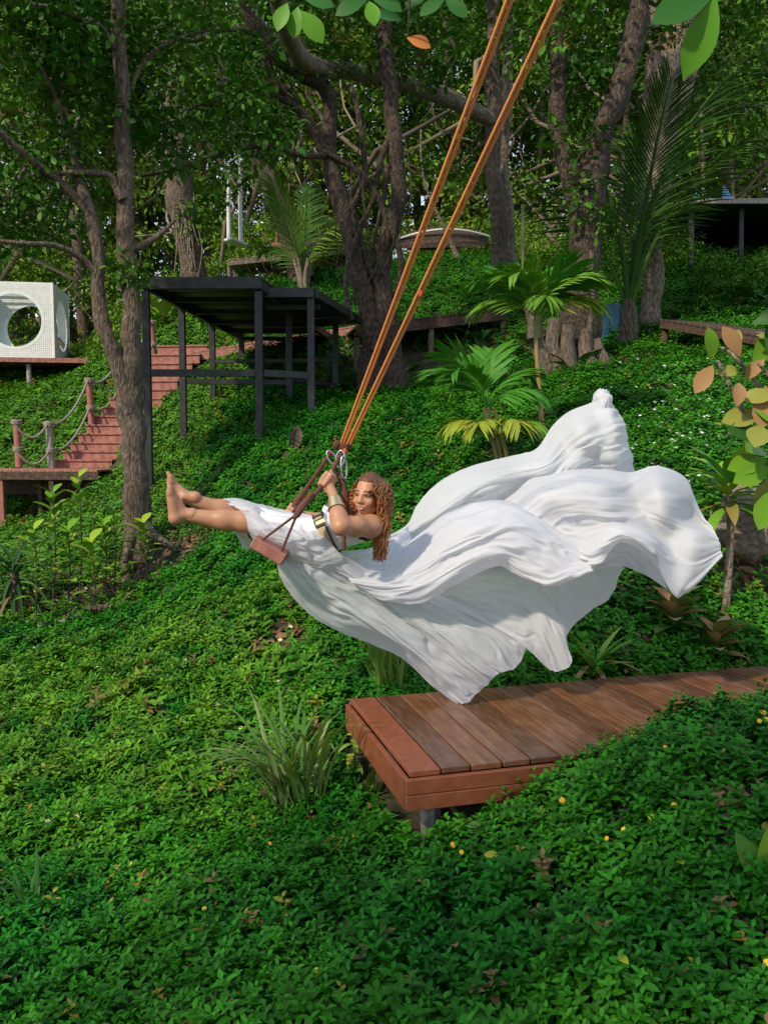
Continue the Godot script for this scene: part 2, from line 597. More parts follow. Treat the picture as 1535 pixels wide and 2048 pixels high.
# ------------------------------------------------------------------ leaves and ground cover
func add_leaf(g: Geo, base: Vector3, dir: Vector3, up: Vector3, len: float, wid: float, fold: float, curl: float, col: Color, rows := 2, shape := 0.45, rib := 1.0) -> void:
	# a leaf folded along its midrib and curling down towards its tip
	dir = dir.normalized()
	var side := dir.cross(up)
	if side.length() < 0.01: side = dir.cross(Vector3.RIGHT)
	side = side.normalized()
	var nrm := side.cross(dir)
	var k := g.v.size()
	var cnt := rows + 1
	for r in cnt + 1:
		var t := float(r) / cnt
		var mid := base + dir * (len * (t - curl * curl * t * t * 0.3)) - nrm * (curl * len * t * t)
		var w := 0.0
		if r > 0 and r < cnt:
			w = wid * pow(sin(PI * pow(t, log(0.5) / log(shape))), 0.8)
		var nn := (nrm + dir * curl * t * 1.6).normalized()
		if r == 0 or r == cnt:
			g.v.append(mid)
			g.n.append(nn)
			g.c.append(col)
		else:
			var lift := nrm * (fold * w)
			g.v.append_array([mid + side * w + lift, mid, mid - side * w + lift])
			g.n.append_array([(nn - side * fold).normalized(), nn, (nn + side * fold).normalized()])
			g.c.append_array([col, Color(col.r * rib, col.g * rib, col.b * rib), col])
	# winding follows the upper face
	g.i.append_array([k, k + 2, k + 1, k, k + 3, k + 2])
	for r in range(1, cnt - 1):
		var a := k + 1 + (r - 1) * 3
		var b := a + 3
		g.i.append_array([a, a + 1, b + 1, a, b + 1, b, a + 1, a + 2, b + 2, a + 1, b + 2, b + 1])
	var l := k + 1 + (cnt - 2) * 3
	g.i.append_array([l, l + 1, l + 3, l + 1, l + 2, l + 3])

func sprig(kind: int) -> ArrayMesh:
	var g := Geo.new()
	if kind == 0:      # paired oval leaves on an upright stem
		var h := rnd(0.05, 0.085)
		var lean := Vector3(rnd(-0.3, 0.3), 1.0, rnd(-0.3, 0.3)).normalized()
		var turn := rnd(0, TAU)
		for w in 4:
			var t := float(w) / 3.0
			var p := lean * h * (0.15 + 0.85 * t)
			turn += PI / 2 + rnd(-0.3, 0.3)
			for s in 2:
				var a := turn + PI * s
				var rise := lerpf(-0.05, 0.8, t) + rnd(-0.2, 0.25)
				var d := Vector3(cos(a), rise, sin(a))
				var l := lerpf(0.052, 0.032, t) * rnd(0.8, 1.2)
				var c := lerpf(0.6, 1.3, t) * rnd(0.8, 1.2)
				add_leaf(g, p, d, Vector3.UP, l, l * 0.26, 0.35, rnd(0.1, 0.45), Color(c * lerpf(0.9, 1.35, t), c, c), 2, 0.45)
	elif kind == 1:    # feathery tuft
		for w in 14:
			var a := rnd(0, TAU)
			var d := Vector3(cos(a), rnd(0.2, 1.3), sin(a))
			var l := rnd(0.05, 0.1)
			var c := rnd(0.7, 1.3)
			add_leaf(g, Vector3(rnd(-0.02, 0.02), rnd(-0.01, 0.03), rnd(-0.02, 0.02)), d, Vector3.UP, l, l * 0.11, 0.3, rnd(0.2, 0.6), Color(c, c, c), 2, 0.4)
	elif kind == 2:    # low, small rounded leaves
		for w in 12:
			var a := rnd(0, TAU)
			var r := rnd(0.0, 0.06)
			var p := Vector3(cos(a) * r, rnd(0.0, 0.05), sin(a) * r)
			var b := rnd(0, TAU)
			var l := rnd(0.022, 0.036)
			var c := rnd(0.75, 1.3)
			add_leaf(g, p, Vector3(cos(b), rnd(-0.1, 0.5), sin(b)), Vector3(rnd(-0.4, 0.4), 1, rnd(-0.4, 0.4)), l, l * 0.38, 0.2, 0.2, Color(c, c, c), 2, 0.5)
	elif kind == 3:    # broad weed leaves
		for w in 7:
			var a := TAU * w / 7.0 + rnd(-0.4, 0.4)
			var l := rnd(0.04, 0.075)
			var c := rnd(0.8, 1.25)
			add_leaf(g, Vector3(0, rnd(0.0, 0.07), 0), Vector3(cos(a), rnd(0.1, 0.9), sin(a)), Vector3.UP, l, l * 0.3, 0.3, rnd(0.2, 0.5), Color(c, c, c), 3, 0.45)
	return g.mesh()

func platform_local(x: float, z: float) -> Vector2:
	# along and across the swing platform
	var o := plat_o
	var v := Vector2(x - o.x, z - o.z)
	return Vector2(v.dot(Vector2(plat_l.x, plat_l.z)), v.dot(Vector2(plat_w.x, plat_w.z)))

func bare(x: float, z: float) -> float:
	# 0 covered ... 1 bare soil: round trunks, under the boardwalk
	var b := 0.0
	for s in bare_spots:
		var dx: float = (x - s[0].x) / s[1]
		var dz: float = (z - s[0].z) / s[2]
		b = maxf(b, 1.35 - sqrt(dx * dx + dz * dz))
	return clampf(b + 0.35 * noise.get_noise_2d(x * 2.3, z * 2.3), 0.0, 1.0)

var bare_spots := []
var plat_o: Vector3
var plat_l: Vector3
var plat_w: Vector3

func build_ground_cover() -> void:
	plat_o = Vector3(0.11, 0, -3.62)
	plat_l = Vector3(cos(deg_to_rad(15.5)), 0, -sin(deg_to_rad(15.5)))
	plat_w = Vector3(-plat_l.z * -1.0, 0, -plat_l.x)
	plat_w = Vector3(-sin(deg_to_rad(15.5)), 0, -cos(deg_to_rad(15.5)))
	bare_spots = [[ground_at(310, 1130), 0.9, 0.6], [ground_at(200, 1190), 0.8, 0.4], [ground_at(560, 1300), 0.3, 0.25], [G(850, 720, 16.0), 2.2, 1.2], [G(1150, 720, 12.8), 1.2, 0.7], [G(1300, 700, 12.2), 1.1, 0.5], [G(1480, 1120, 6.4), 0.4, 0.3], [G(150, 1010, 15.0), 1.2, 0.8], [G(760, 760, 14.6), 1.1, 0.8]]
	# [nearest, farthest, tries per square metre, sprig kinds]
	var bands := [[1.7, 4.6, 1150.0, 1.0], [4.6, 8.0, 720.0, 1.15], [8.0, 13.0, 400.0, 1.4], [13.0, 25.0, 230.0, 1.8]]
	var lots := {}
	for b in bands:
		var z0: float = b[0]
		var z1: float = b[1]
		var half := z1 * 0.5 + 0.8
		var tries := int((z1 - z0) * half * 2.0 * b[2])
		for t in tries:
			var z := -rnd(z0, z1)
			var x := rnd(-half, half)
			if absf(x) > -z * 0.5 + 0.7: continue
			var pl := platform_local(x, z)
			if pl.x > -0.02 and pl.y > -0.03 and pl.y < 1.2: continue
			if x < -3.2 and z < -15.2 and z > -19.5:
				# keep the steps clear
				var k := (-z - 15.5) / 0.22
				var sx: float = stair_left(clampf(k, 0, 13)).x
				if k > -3.0 and k < 14.0 and x > sx - 0.1 and x < sx + 1.15: continue
			var ba := bare(x, z)
			if rng.randf() < ba * 0.97: continue
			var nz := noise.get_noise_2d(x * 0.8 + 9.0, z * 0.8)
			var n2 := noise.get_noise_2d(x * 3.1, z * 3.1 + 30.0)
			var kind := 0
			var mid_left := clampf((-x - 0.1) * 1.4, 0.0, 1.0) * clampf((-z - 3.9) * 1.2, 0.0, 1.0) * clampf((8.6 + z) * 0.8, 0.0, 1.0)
			if mid_left > 0.5 + n2 * 0.5: kind = 1 if rng.randf() < 0.4 else (3 if rng.randf() < 0.03 else 0)
			elif z < -5.0 and rng.randf() < 0.5: kind = 2
			elif rng.randf() < 0.004: kind = 3
			if z < -9.0 and x < -3.4 and rng.randf() < 0.06: kind = 3
			var nrm := ground_normal(x, z)
			var y := (nrm + Vector3.UP * 0.5 + Vector3(rnd(-0.3, 0.3), 0, rnd(-0.3, 0.3)))
			var sc: float = b[3] * rnd(0.75, 1.25) * (1.0 + 0.35 * n2)
			var lift := rnd(-0.01, 0.05) + 0.05 * maxf(n2, 0.0) + mid_left * 0.07 * maxf(noise.get_noise_2d(x * 4.5, z * 4.5), 0.0)
			var tr := Transform3D(basis_to(y, rnd(0, TAU)).scaled(Vector3.ONE * sc), on(x, z, lift))
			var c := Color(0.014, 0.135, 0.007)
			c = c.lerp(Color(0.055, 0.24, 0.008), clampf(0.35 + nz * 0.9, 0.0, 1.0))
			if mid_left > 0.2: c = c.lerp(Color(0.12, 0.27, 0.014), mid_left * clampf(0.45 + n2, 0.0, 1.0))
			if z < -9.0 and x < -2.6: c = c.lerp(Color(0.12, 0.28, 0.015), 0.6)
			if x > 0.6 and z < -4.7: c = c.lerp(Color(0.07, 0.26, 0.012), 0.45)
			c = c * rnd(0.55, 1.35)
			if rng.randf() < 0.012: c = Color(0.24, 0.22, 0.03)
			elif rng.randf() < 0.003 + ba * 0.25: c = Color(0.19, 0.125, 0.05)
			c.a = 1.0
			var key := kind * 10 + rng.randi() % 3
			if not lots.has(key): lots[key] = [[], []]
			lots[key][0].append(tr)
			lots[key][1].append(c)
	var keys := lots.keys()
	keys.sort()
	for key in keys:
		var kind: int = key / 10
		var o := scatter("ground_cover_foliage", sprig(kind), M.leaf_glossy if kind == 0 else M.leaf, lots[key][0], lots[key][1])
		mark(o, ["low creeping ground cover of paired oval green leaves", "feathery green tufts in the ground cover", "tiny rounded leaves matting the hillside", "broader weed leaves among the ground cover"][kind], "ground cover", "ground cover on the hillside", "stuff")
	# bits of dead leaf and twig on the bare patches
	var w := []
	var cs := []
	var lg := Geo.new()
	add_leaf(lg, Vector3.ZERO, Vector3(1, 0.1, 0), Vector3.UP, 0.12, 0.03, 0.4, 0.5, Color.WHITE, 2)
	for s in bare_spots:
		for t in 170:
			var a := rnd(0, TAU)
			var r := sqrt(rng.randf()) * 1.3
			var x: float = s[0].x + cos(a) * r * s[1]
			var z: float = s[0].z + sin(a) * r * s[2]
			w.append(Transform3D(basis_to(ground_normal(x, z) + rdir() * 0.5, rnd(0, TAU)).scaled(Vector3.ONE * rnd(0.5, 1.1)), on(x, z, 0.02)))
			cs.append(Color(0.2, 0.115, 0.06) * rnd(0.3, 1.3))
	mark(scatter("leaf_litter", lg.mesh(), M.plain_tint, w, cs), "brown leaf litter on bare soil round the trunks", "leaf litter", "", "stuff")
	# white specks of blossom on the slope behind the streaming dress
	w = []
	cs = []
	var fg := Geo.new()
	for k in 5:
		var a := TAU * k / 5.0
		add_leaf(fg, Vector3.ZERO, Vector3(cos(a), 0.3, sin(a)), Vector3.UP, 0.022, 0.008, 0.1, 0.2, Color.WHITE, 1)
	for k in 90:
		var p := ground_at(rnd(1240, 1440) + rnd(-40, 60), rnd(730, 1010))
		w.append(Transform3D(basis_to(Vector3(rnd(-0.3, 0.3), 1, 0.6), 0).scaled(Vector3.ONE * rnd(0.7, 1.3)), p + Vector3(0, 0.1, 0)))
		cs.append(Color(0.75, 0.75, 0.6))
	for k in 90:
		var p := ground_at(rnd(0, 700), rnd(1180, 1700))
		w.append(Transform3D(basis_to(Vector3(rnd(-0.6, 0.6), 1, 0.6), 0).scaled(Vector3.ONE * rnd(0.6, 1.2)), p + Vector3(0, rnd(0.05, 0.1), 0)))
		cs.append(Color(0.6, 0.55, 0.3))
	mark(scatter("tiny_blossom", fg.mesh(), M.plain_tint, w, cs), "tiny pale blossoms sprinkled over the green slope", "blossom", "", "stuff")

# ------------------------------------------------------------------ built things
func stair_left(k: float) -> Vector3:
	return G(111.0 + 15.8 * k, 936.0 - 17.3 * k, 15.5 + 0.22 * k)

func build_structures() -> void:
	build_platform()
	build_pavilion()
	build_cube()
	build_stairs()
	build_boardwalks()
	build_shed()
	build_far_things()

func build_platform() -> void:
	var t := thing("swing_platform", "reddish brown wooden platform jutting out below the streaming dress", "platform", plat_o)
	t.rotation.y = deg_to_rad(15.5)      # local x runs along the boards' row, local -z across
	var w := 1.13
	var x := 0.0
	var mats := []
	for q in 8:
		var m: StandardMaterial3D = M.deck_board.duplicate()
		m.albedo_color = [Color(1, 1, 1), Color(0.88, 0.84, 0.82), Color(1.0, 0.95, 0.88), Color(0.93, 0.9, 0.9), Color(0.97, 0.99, 0.95), Color(0.84, 0.82, 0.8), Color(1.0, 0.92, 0.88), Color(0.9, 0.92, 0.88)][q]
		m.uv1_offset = Vector3(q * 0.37, q * 0.21, q * 0.53)
		mats.append(m)
	for k in 26:
		var bw: float = [0.148, 0.141, 0.152, 0.138, 0.15][k % 5]
		var g := Geo.new()
		g.cbox(Vector3(bw - 0.009, 0.028, w), 0.0035)
		var o := put("plank", g, mats[(k * 5 + k / 3) % 8], t, Transform3D(Basis(Vector3.UP, rnd(-0.0015, 0.0015)), Vector3(x + bw * 0.5, -0.014 + rnd(-0.0015, 0.001), -w * 0.5)))
		if k == 0: o.material_override = M.red_paint
		x += bw
	var length := x
	# fascia boards: two stacked along the front, one pair at the end
	for row in 2:
		var g := Geo.new()
		g.cbox(Vector3(length, 0.068, 0.028), 0.003)
		put("fascia_board", g, M.red_paint, t, Transform3D(Basis(), Vector3(length * 0.5 - 0.022, -0.064 - row * 0.0705, 0.0145 + row * 0.002)))
	var g2 := Geo.new()
	g2.cbox(Vector3(0.026, 0.14, w + 0.0), 0.003)
	put("fascia_board", g2, M.red_paint, t, Transform3D(Basis(), Vector3(-0.0135, -0.0995 + 0.0, -w * 0.5)))
	var g3 := Geo.new()
	g3.cbox(Vector3(length, 0.14, 0.028), 0.003)
	put("fascia_board", g3, M.red_paint, t, Transform3D(Basis(), Vector3(length * 0.5, -0.0985, -w - 0.0145)))
	for a in [[0.11, -0.1], [0.24, -0.42], [0.2, -0.95], [1.8, -0.15], [1.8, -0.95], [3.2, -0.15], [3.2, -0.95]]:
		var lg := Geo.new()
		lg.bar(Vector3(a[0], -0.17, a[1]), Vector3(a[0] + 0.06, -0.95, a[1] + 0.02), 0.06, 0.06, 0.006, Vector3.RIGHT)
		put("leg", lg, M.grey_post, t)

func steel_post(t: Node3D, top: Vector3, foot: Vector3, w := 0.1) -> void:
	var g := Geo.new()
	g.bar(top - t.position, foot - Vector3(0, 0.25, 0) - t.position, w, w, 0.006, Vector3.RIGHT)
	put("post", g, M.black_steel, t)

func build_pavilion() -> void:
	var base := G(520, 878, 12.0)
	var t := thing("steel_pavilion", "black steel pavilion frame with flat dark roof on the grassy slope", "pavilion", base)
	var roof_y: float = G(290, 580, 12.0).y
	var at := func(px: float, d: float) -> Vector3:
		var p := G(px, 700, d)
		return Vector3(p.x, roof_y, p.z)
	var corners := {"a": at.call(290, 12.0), "b": at.call(517, 12.0), "c": at.call(622, 12.4)}
	# posts: [top pixel x, depth, foot y]
	for p in [[294, 12.0, 985, 0.0], [365, 13.6, 878, 0.0], [425, 15.2, 808, 0.0], [483, 16.7, 720, 0.0], [518, 12.02, 878, 0.0], [622, 12.42, 830, 0.0], [578, 13.8, 815, 0.0], [671, 15.0, 790, 0.0]]:
		var top := G(p[0], 700, p[1])
		top.y = roof_y - 0.012
		var foot := Vector3(top.x, minf(H(top.x, top.z), G(p[0], p[2], p[1]).y), top.z)
		steel_post(t, top, foot, 0.1)
	var rail := func(pa: Array, pb: Array, h: float, w := 0.1) -> void:
		var a := G(pa[0], 700, pa[1])
		var b := G(pb[0], 700, pb[1])
		var g := Geo.new()
		var dir := (b - a).normalized()
		g.bar(Vector3(a.x, h, a.z) + dir * 0.052 - base, Vector3(b.x, h, b.z) - dir * 0.052 - base, 0.07, w, 0.005)
		put("rail", g, M.black_steel, t)
	var y1: float = G(400, 746, 12.0).y
	rail.call([294, 12.0], [518, 12.0], y1)
	rail.call([518, 12.02], [622, 12.42], y1)
	rail.call([365, 13.6], [578, 13.8], G(420, 763, 13.6).y, 0.08)
	rail.call([578, 13.8], [671, 15.0], G(620, 765, 14.4).y, 0.08)
	rail.call([425, 15.2], [671, 15.0], G(500, 723, 15.2).y, 0.07)
	# roof: edge beams with a dark deck of panels between
	var fl := G(286, 700, 11.95)
	var fr := G(524, 700, 11.95)
	var bl := G(486, 700, 17.6)
	var br := G(660, 700, 17.6)
	var beam := func(a: Vector3, b: Vector3, y: float, h := 0.14) -> void:
		var g := Geo.new()
		g.bar(Vector3(a.x, y, a.z) - base, Vector3(b.x, y, b.z) - base, 0.06, h, 0.005)
		put("roof_beam", g, M.black_steel, t)
	var ry := roof_y + 0.075
	beam.call(fl, fr, ry)
	beam.call(fl + Vector3(0.03, 0, -0.033), bl, ry - 0.003)
	beam.call(fr + Vector3(-0.03, 0, -0.033), br, ry - 0.006)
	for k in 5:
		var f := (k + 1) / 5.0
		var a := fl.lerp(bl, f)
		var b := fr.lerp(br, f)
		var dir := (b - a).normalized()
		beam.call(a + dir * 0.034, b - dir * 0.034, ry - 0.02, 0.08)
	for k in 6:
		var f0 := k / 6.0
		var f1 := (k + 1) / 6.0 - 0.004
		var g := Geo.new()
		var q := [fl.lerp(bl, f0), fr.lerp(br, f0), fr.lerp(br, f1), fl.lerp(bl, f1)]
		slab(g, q, ry + 0.075, 0.02, base)
		put("roof_panel", g, M.black_steel, t)
	# the lower wing beside it
	var wy := roof_y + 0.02
	var wl := G(527, 700, 12.36)
	var wr := G(628, 700, 12.36)
	var wb := G(738, 700, 15.6)
	var wa := G(630, 700, 16.2)
	beam.call(wl, wr, wy, 0.12)
	beam.call(wr + Vector3(0.03, 0, -0.03), wb, wy - 0.003, 0.12)
	beam.call(Vector3(wl.x, 0, wl.z - 0.5), Vector3(wr.x + 0.06, 0, wr.z - 0.45), wy - 0.12, 0.08)
	for k in 4:
		var f0 := k / 4.0
		var f1 := (k + 1) / 4.0 - 0.005
		var g := Geo.new()
		slab(g, [wl.lerp(wa, f0), wr.lerp(wb, f0), wr.lerp(wb, f1), wl.lerp(wa, f1)], wy + 0.063, 0.016, base)
		put("roof_panel", g, M.black_steel, t)

func slab(g: Geo, q: Array, y: float, th: float, off: Vector3) -> void:
	var lo := []
	var hi := []
	var mid := Vector3.ZERO
	for p in q:
		lo.append(Vector3(p.x, y, p.z) - off)
		hi.append(Vector3(p.x, y + th, p.z) - off)
		mid += (lo[-1] + hi[-1]) / 8.0
	g.out_quad(lo[0], lo[1], lo[2], lo[3], mid)
	g.out_quad(hi[0], hi[1], hi[2], hi[3], mid)
	for k in 4:
		var k2 := (k + 1) % 4
		g.out_quad(lo[k], lo[k2], hi[k2], hi[k], mid)

func lattice_panel(size: float, hole: float, cells: int) -> Geo:
	# a square panel pierced by small lozenges, with a large round opening, 3 cm thick
	var g := Geo.new()
	var s := size / cells
	var border := 0.05
	for fz in [0.0, -0.02]:
		for a in cells:
			for b in cells:
				var c := Vector2((a + 0.5) * s - size * 0.5, (b + 0.5) * s - size * 0.5)
				if c.length() < hole + s * 0.75: continue
				var r := s * 0.22
				if absf(c.x) > size * 0.5 - border or absf(c.y) > size * 0.5 - border: r = 0.0
				var q := [Vector3(c.x - s / 2, c.y - s / 2, fz), Vector3(c.x - s / 2, c.y + s / 2, fz), Vector3(c.x + s / 2, c.y + s / 2, fz), Vector3(c.x + s / 2, c.y - s / 2, fz)]
				if r == 0.0:
					g.quad(q[0], q[1], q[2], q[3])
				else:
					var m := Vector3(c.x, c.y, fz)
					var rr := r * (1.0 if (a + b) % 2 == 0 else 0.8)
					var h: Array
					if (a + b) % 2 == 0: h = [m + Vector3(-rr, 0, 0), m + Vector3(0, rr, 0), m + Vector3(rr, 0, 0), m + Vector3(0, -rr, 0)]
					else: h = [m + Vector3(-rr, -rr, 0), m + Vector3(-rr, rr, 0), m + Vector3(rr, rr, 0), m + Vector3(rr, -rr, 0)]
					for e in 4: g.quad(q[e], q[(e + 1) % 4], h[(e + 1) % 4], h[e])
	# ring that joins the stepped cells to a true circle, and the rim
	var n := 64
	for k in n:
		var a0 := TAU * k / n
		var a1 := TAU * (k + 1) / n
		var d0 := Vector3(cos(a0), sin(a0), 0)
		var d1 := Vector3(cos(a1), sin(a1), 0)
		for fz in [0.003, -0.023]:
			g.quad(d0 * hole + Vector3(0, 0, fz), d0 * (hole + s * 1.7) + Vector3(0, 0, fz), d1 * (hole + s * 1.7) + Vector3(0, 0, fz), d1 * hole + Vector3(0, 0, fz))
		g.quad(d0 * hole + Vector3(0, 0, 0.003), d1 * hole + Vector3(0, 0, 0.003), d1 * hole + Vector3(0, 0, -0.023), d0 * hole + Vector3(0, 0, -0.023))
	return g

func build_cube() -> void:
	var corner := G(110, 718, 22.0)      # lower front right corner
	var deck_y := corner.y
	var size := 1.92
	var yaw := deg_to_rad(9.0)
	var t := thing("lattice_pod", "white lattice cube with round openings on a raised deck", "garden pod", corner, yaw)
	var panel := lattice_panel(size, size * 0.345, 40).mesh()
	var h := size * 0.5
	put("panel", panel, M.white_lattice, t, Transform3D(Basis(), Vector3(-h, h, 0)))
	put("panel", panel, M.white_lattice, t, Transform3D(Basis(), Vector3(-h, h, -size + 0.02)))
	put("panel", panel, M.white_lattice, t, Transform3D(Basis(Vector3.UP, PI / 2), Vector3(0, h, -h)))
	put("panel", panel, M.white_lattice, t, Transform3D(Basis(Vector3.UP, PI / 2), Vector3(-size + 0.02, h, -h)))
	var top := Geo.new()
	var steps := 16
	for k in steps:
		var g := Geo.new()
		g.cbox(Vector3(size - 0.02, 0.02, 0.05), 0.003)
		put("roof_slat", g, M.white_lattice, t, Transform3D(Basis(), Vector3(-h, size - 0.025, -0.06 - k * (size - 0.12) / (steps - 1))))
	for c in [[0, 0], [-1, 0], [0, -1], [-1, -1]]:
		var g := Geo.new()
		g.cbox(Vector3(0.06, size + 0.004, 0.06), 0.005)
		put("corner_post", g, M.white_lattice, t, Transform3D(Basis(), Vector3(c[0] * (size - 0.02) - 0.02 * (1 + 2 * c[0]) - 0.0, h, c[1] * (size - 0.02) - 0.02 * (1 + 2 * c[1]))))
	var cush := Geo.new()
	cush.cbox(Vector3(size - 0.3, 0.16, size - 0.3), 0.05)
	put("mattress", cush, M.aqua_board, t, Transform3D(Basis(), Vector3(-h, 0.12, -h)))
	# the deck it stands on
	var d := thing("pod_deck", "raised wooden deck with painted red edge under the white lattice cube", "deck", Vector3(corner.x, deck_y, corner.z), yaw)
	var n := 22
	for k in n:
		var g := Geo.new()
		g.cbox(Vector3(0.155, 0.03, 3.2), 0.004)
		put("plank", g, M.old_wood, d, Transform3D(Basis(), Vector3(1.15 - k * 0.16, -0.016, -1.35)))
	var e := Geo.new()
	e.cbox(Vector3(3.6, 0.12, 0.04), 0.005)
	put("edge_board", e, M.stair_paint, d, Transform3D(Basis(), Vector3(-0.55, -0.062, 0.275)))
	var e2 := Geo.new()
	e2.cbox(Vector3(0.04, 0.12, 3.2), 0.005)
	put("edge_board", e2, M.stair_paint, d, Transform3D(Basis(), Vector3(1.25, -0.061, -1.35)))
	for k in 5:
		var g := Geo.new()
		g.cbox(Vector3(3.5, 0.12, 0.06), 0.005)
		put("joist", g, M.dark_wood, d, Transform3D(Basis(), Vector3(-0.55, -0.095, -0.1 - k * 0.65)))
	for p in [[-0.62, 0.1], [0.95, 0.1], [-0.62, -2.5], [0.95, -2.5], [-2.1, 0.1]]:
		var g := Geo.new()
		var foot := d.transform * Vector3(p[0], 0, p[1])
		var len := deck_y - H(foot.x, foot.z) + 0.2
		g.tube([Vector3(p[0], -0.156, p[1]), Vector3(p[0] + 0.02, -maxf(len, 0.4), p[1])], [0.06, 0.065], 10)
		put("post", g, M.grey_post, d)

func build_stairs() -> void:
	var o := stair_left(0)
	var t := thing("garden_stairs", "dusty red wooden stairs climbing the bank behind the tree trunk", "stairs", o)
	var yaw := deg_to_rad(-6.0)
	var right := Vector3(cos(yaw), 0, -sin(yaw))
	var back := Vector3(sin(yaw), 0, cos(yaw)) * -1.0
	var w := 1.08
	for k in 14:
		var p := stair_left(k) - o
		var nx := stair_left(k + 1) - o
		var rise := nx.y - p.y
		var bb := Basis(right, Vector3.UP, -back)
		var g := Geo.new()
		g.cbox(Vector3(w, rise - 0.036, 0.03), 0.004)
		put("riser", g, M.stair_paint, t, Transform3D(bb, p + right * w * 0.5 + Vector3(0, (rise - 0.036) * 0.5, 0)))
		var g2 := Geo.new()
		g2.cbox(Vector3(w + 0.04, 0.034, 0.32), 0.005)
		put("tread", g2, M.stair_paint, t, Transform3D(bb, p + right * w * 0.5 + Vector3(0, rise - 0.017, 0) + back * 0.12))
	for s in [0.0, 1.0]:
		var g := Geo.new()
		var off = right * (w + 0.03) * s - right * 0.015 + back * 0.15 + Vector3(0, -0.1, 0)
		g.bar(stair_left(0) - o + off, stair_left(14) - o + off, 0.04, 0.2, 0.005)
		put("stringer", g, M.dark_wood, t)
	# landing at the foot
	var l := thing("stair_landing", "dark red landing deck on posts at the foot of the stairs", "deck", o)
	var dy := -0.02
	for k in 18:
		var g := Geo.new()
		g.cbox(Vector3(0.145, 0.035, 1.3), 0.004)
		put("plank", g, M.stair_paint, l, Transform3D(Basis(right, Vector3.UP, -back), right * (1.3 - k * 0.15) + Vector3(0, dy, 0) - back * 0.62))
	var fb := Geo.new()
	fb.cbox(Vector3(2.72, 0.13, 0.035), 0.004)
	put("edge_board", fb, M.dark_wood, l, Transform3D(Basis(right, Vector3.UP, -back), right * 0.03 + Vector3(0, dy - 0.087, 0) - back * 1.25))
	var fb3 := Geo.new()
	fb3.cbox(Vector3(2.5, 0.4, 0.035), 0.004)
	put("back_board", fb3, M.dark_wood, l, Transform3D(Basis(right, Vector3.UP, -back), -right * 0.1 + Vector3(0, dy - 0.25, 0) - back * 0.2))
	for p in [[-0.35, 1.2], [0.55, 1.2], [-1.05, 1.2], [0.3, 0.1], [-0.9, 0.1], [0.1, 0.75]]:
		var a: Vector3 = right * p[0] - back * p[1] + Vector3(0, dy - 0.155, 0)
		var g := Geo.new()
		g.bar(a, a + Vector3(0.02, -1.15, 0), 0.085, 0.085, 0.006, Vector3.RIGHT)
		put("post", g, M.stair_paint if p[0] == -0.35 else M.dark_wood, l)
	# rope railing along the stair: posts and sagging double ropes
	var r := thing("rope_railing", "sagging grey rope railing on round posts beside the stairs", "railing", o)
	var posts := [[33, 838, 928, 15.0, true], [98, 842, 930, 15.3, false], [178, 755, 846, 16.5, true], [245, 698, 790, 17.6, false], [303, 640, 712, 18.8, true]]
	for p in posts:
		var g := Geo.new()
		var a := G(p[0], p[1], p[3]) - o
		var b := G(p[0] + 6, p[2] + 6, p[3]) - o
		g.tube([a, a.lerp(b, 0.5), b], [0.06, 0.062, 0.065], 12)
		put("post", g, M.stair_paint if p[4] else M.grey_post, r)
		for f in [0.06, 0.62]:
			var coil := Geo.new()
			var path := []
			for q in 37:
				var an := TAU * q / 12.0
				path.append(a.lerp(b, f) + Vector3(cos(an) * 0.075, 0.035 * (q / 18.0 - 1.0), sin(an) * 0.075))
			coil.tube(path, [0.02], 6)
			put("rope_coil", coil, M.rope_grey, r)
	for k in posts.size() - 1:
		for f in [0.08, 0.64]:
			var p: Array = posts[k]
			var q: Array = posts[k + 1]
			var a := (G(p[0], p[1], p[3]) - o).lerp(G(p[0] + 6, p[2] + 6, p[3]) - o, f)
			var b := (G(q[0], q[1], q[3]) - o).lerp(G(q[0] + 6, q[2] + 6, q[3]) - o, f)
			var path := []
			for s in 17:
				var u := s / 16.0
				path.append(a.lerp(b, u) + Vector3(0, -0.24 * 4.0 * u * (1.0 - u), 0.08))
			var g := Geo.new()
			g.tube(path, [0.022], 7)
			put("rope", g, M.rope_grey, r)

func boardwalk(called: String, label: String, a: Vector3, b: Vector3, width: float, deckm: Material, postm: Material, plank := 0.16, post_every := 1.7, edge := 0.12) -> Node3D:
	# level run of planks from a to b (front edge), reaching back by width
	var t := thing(called, label, "boardwalk", a)
	var run := b - a
	var flat := Vector3(run.x, 0, run.z).normalized()
	var back := Vector3(-flat.z, 0, flat.x)
	if back.z > 0: back = -back
	var n := int(run.length() / plank)
	var bb := Basis(run.normalized(), back.cross(run.normalized()) * -1.0, -back)
	bb = Basis(run.normalized(), (-back).cross(run.normalized()), -back)
	for k in n:
		var g := Geo.new()
		g.cbox(Vector3(plank - 0.014, 0.035, width), 0.004)
		put("plank", g, deckm, t, Transform3D(bb, run * ((k + 0.5) / n) + back * width * 0.5 + Vector3(0, rnd(-0.004, 0.004), 0)))
	for s in [0.03, width - 0.03]:
		var g := Geo.new()
		g.bar(back * s + Vector3(0, -0.022 - edge * 0.5, 0), run + back * s + Vector3(0, -0.022 - edge * 0.5, 0), 0.05, edge, 0.005)
		put("edge_beam", g, deckm, t)
	var np := maxi(2, int(run.length() / post_every) + 1)
	for k in np:
		for s in [0.1, width - 0.1]:
			var p: Vector3 = run * (float(k) / (np - 1)) * 0.98 + run * 0.01 + back * s
			var w := a + p
			var depth := w.y - H(w.x, w.z)
			if depth < 0.12: continue
			var g := Geo.new()
			g.tube([p + Vector3(0, -0.024 - edge, 0), p + Vector3(rnd(-0.02, 0.02), -depth - 0.2, 0)], [0.055, 0.06], 8)
			put("post", g, postm, t)
	return t

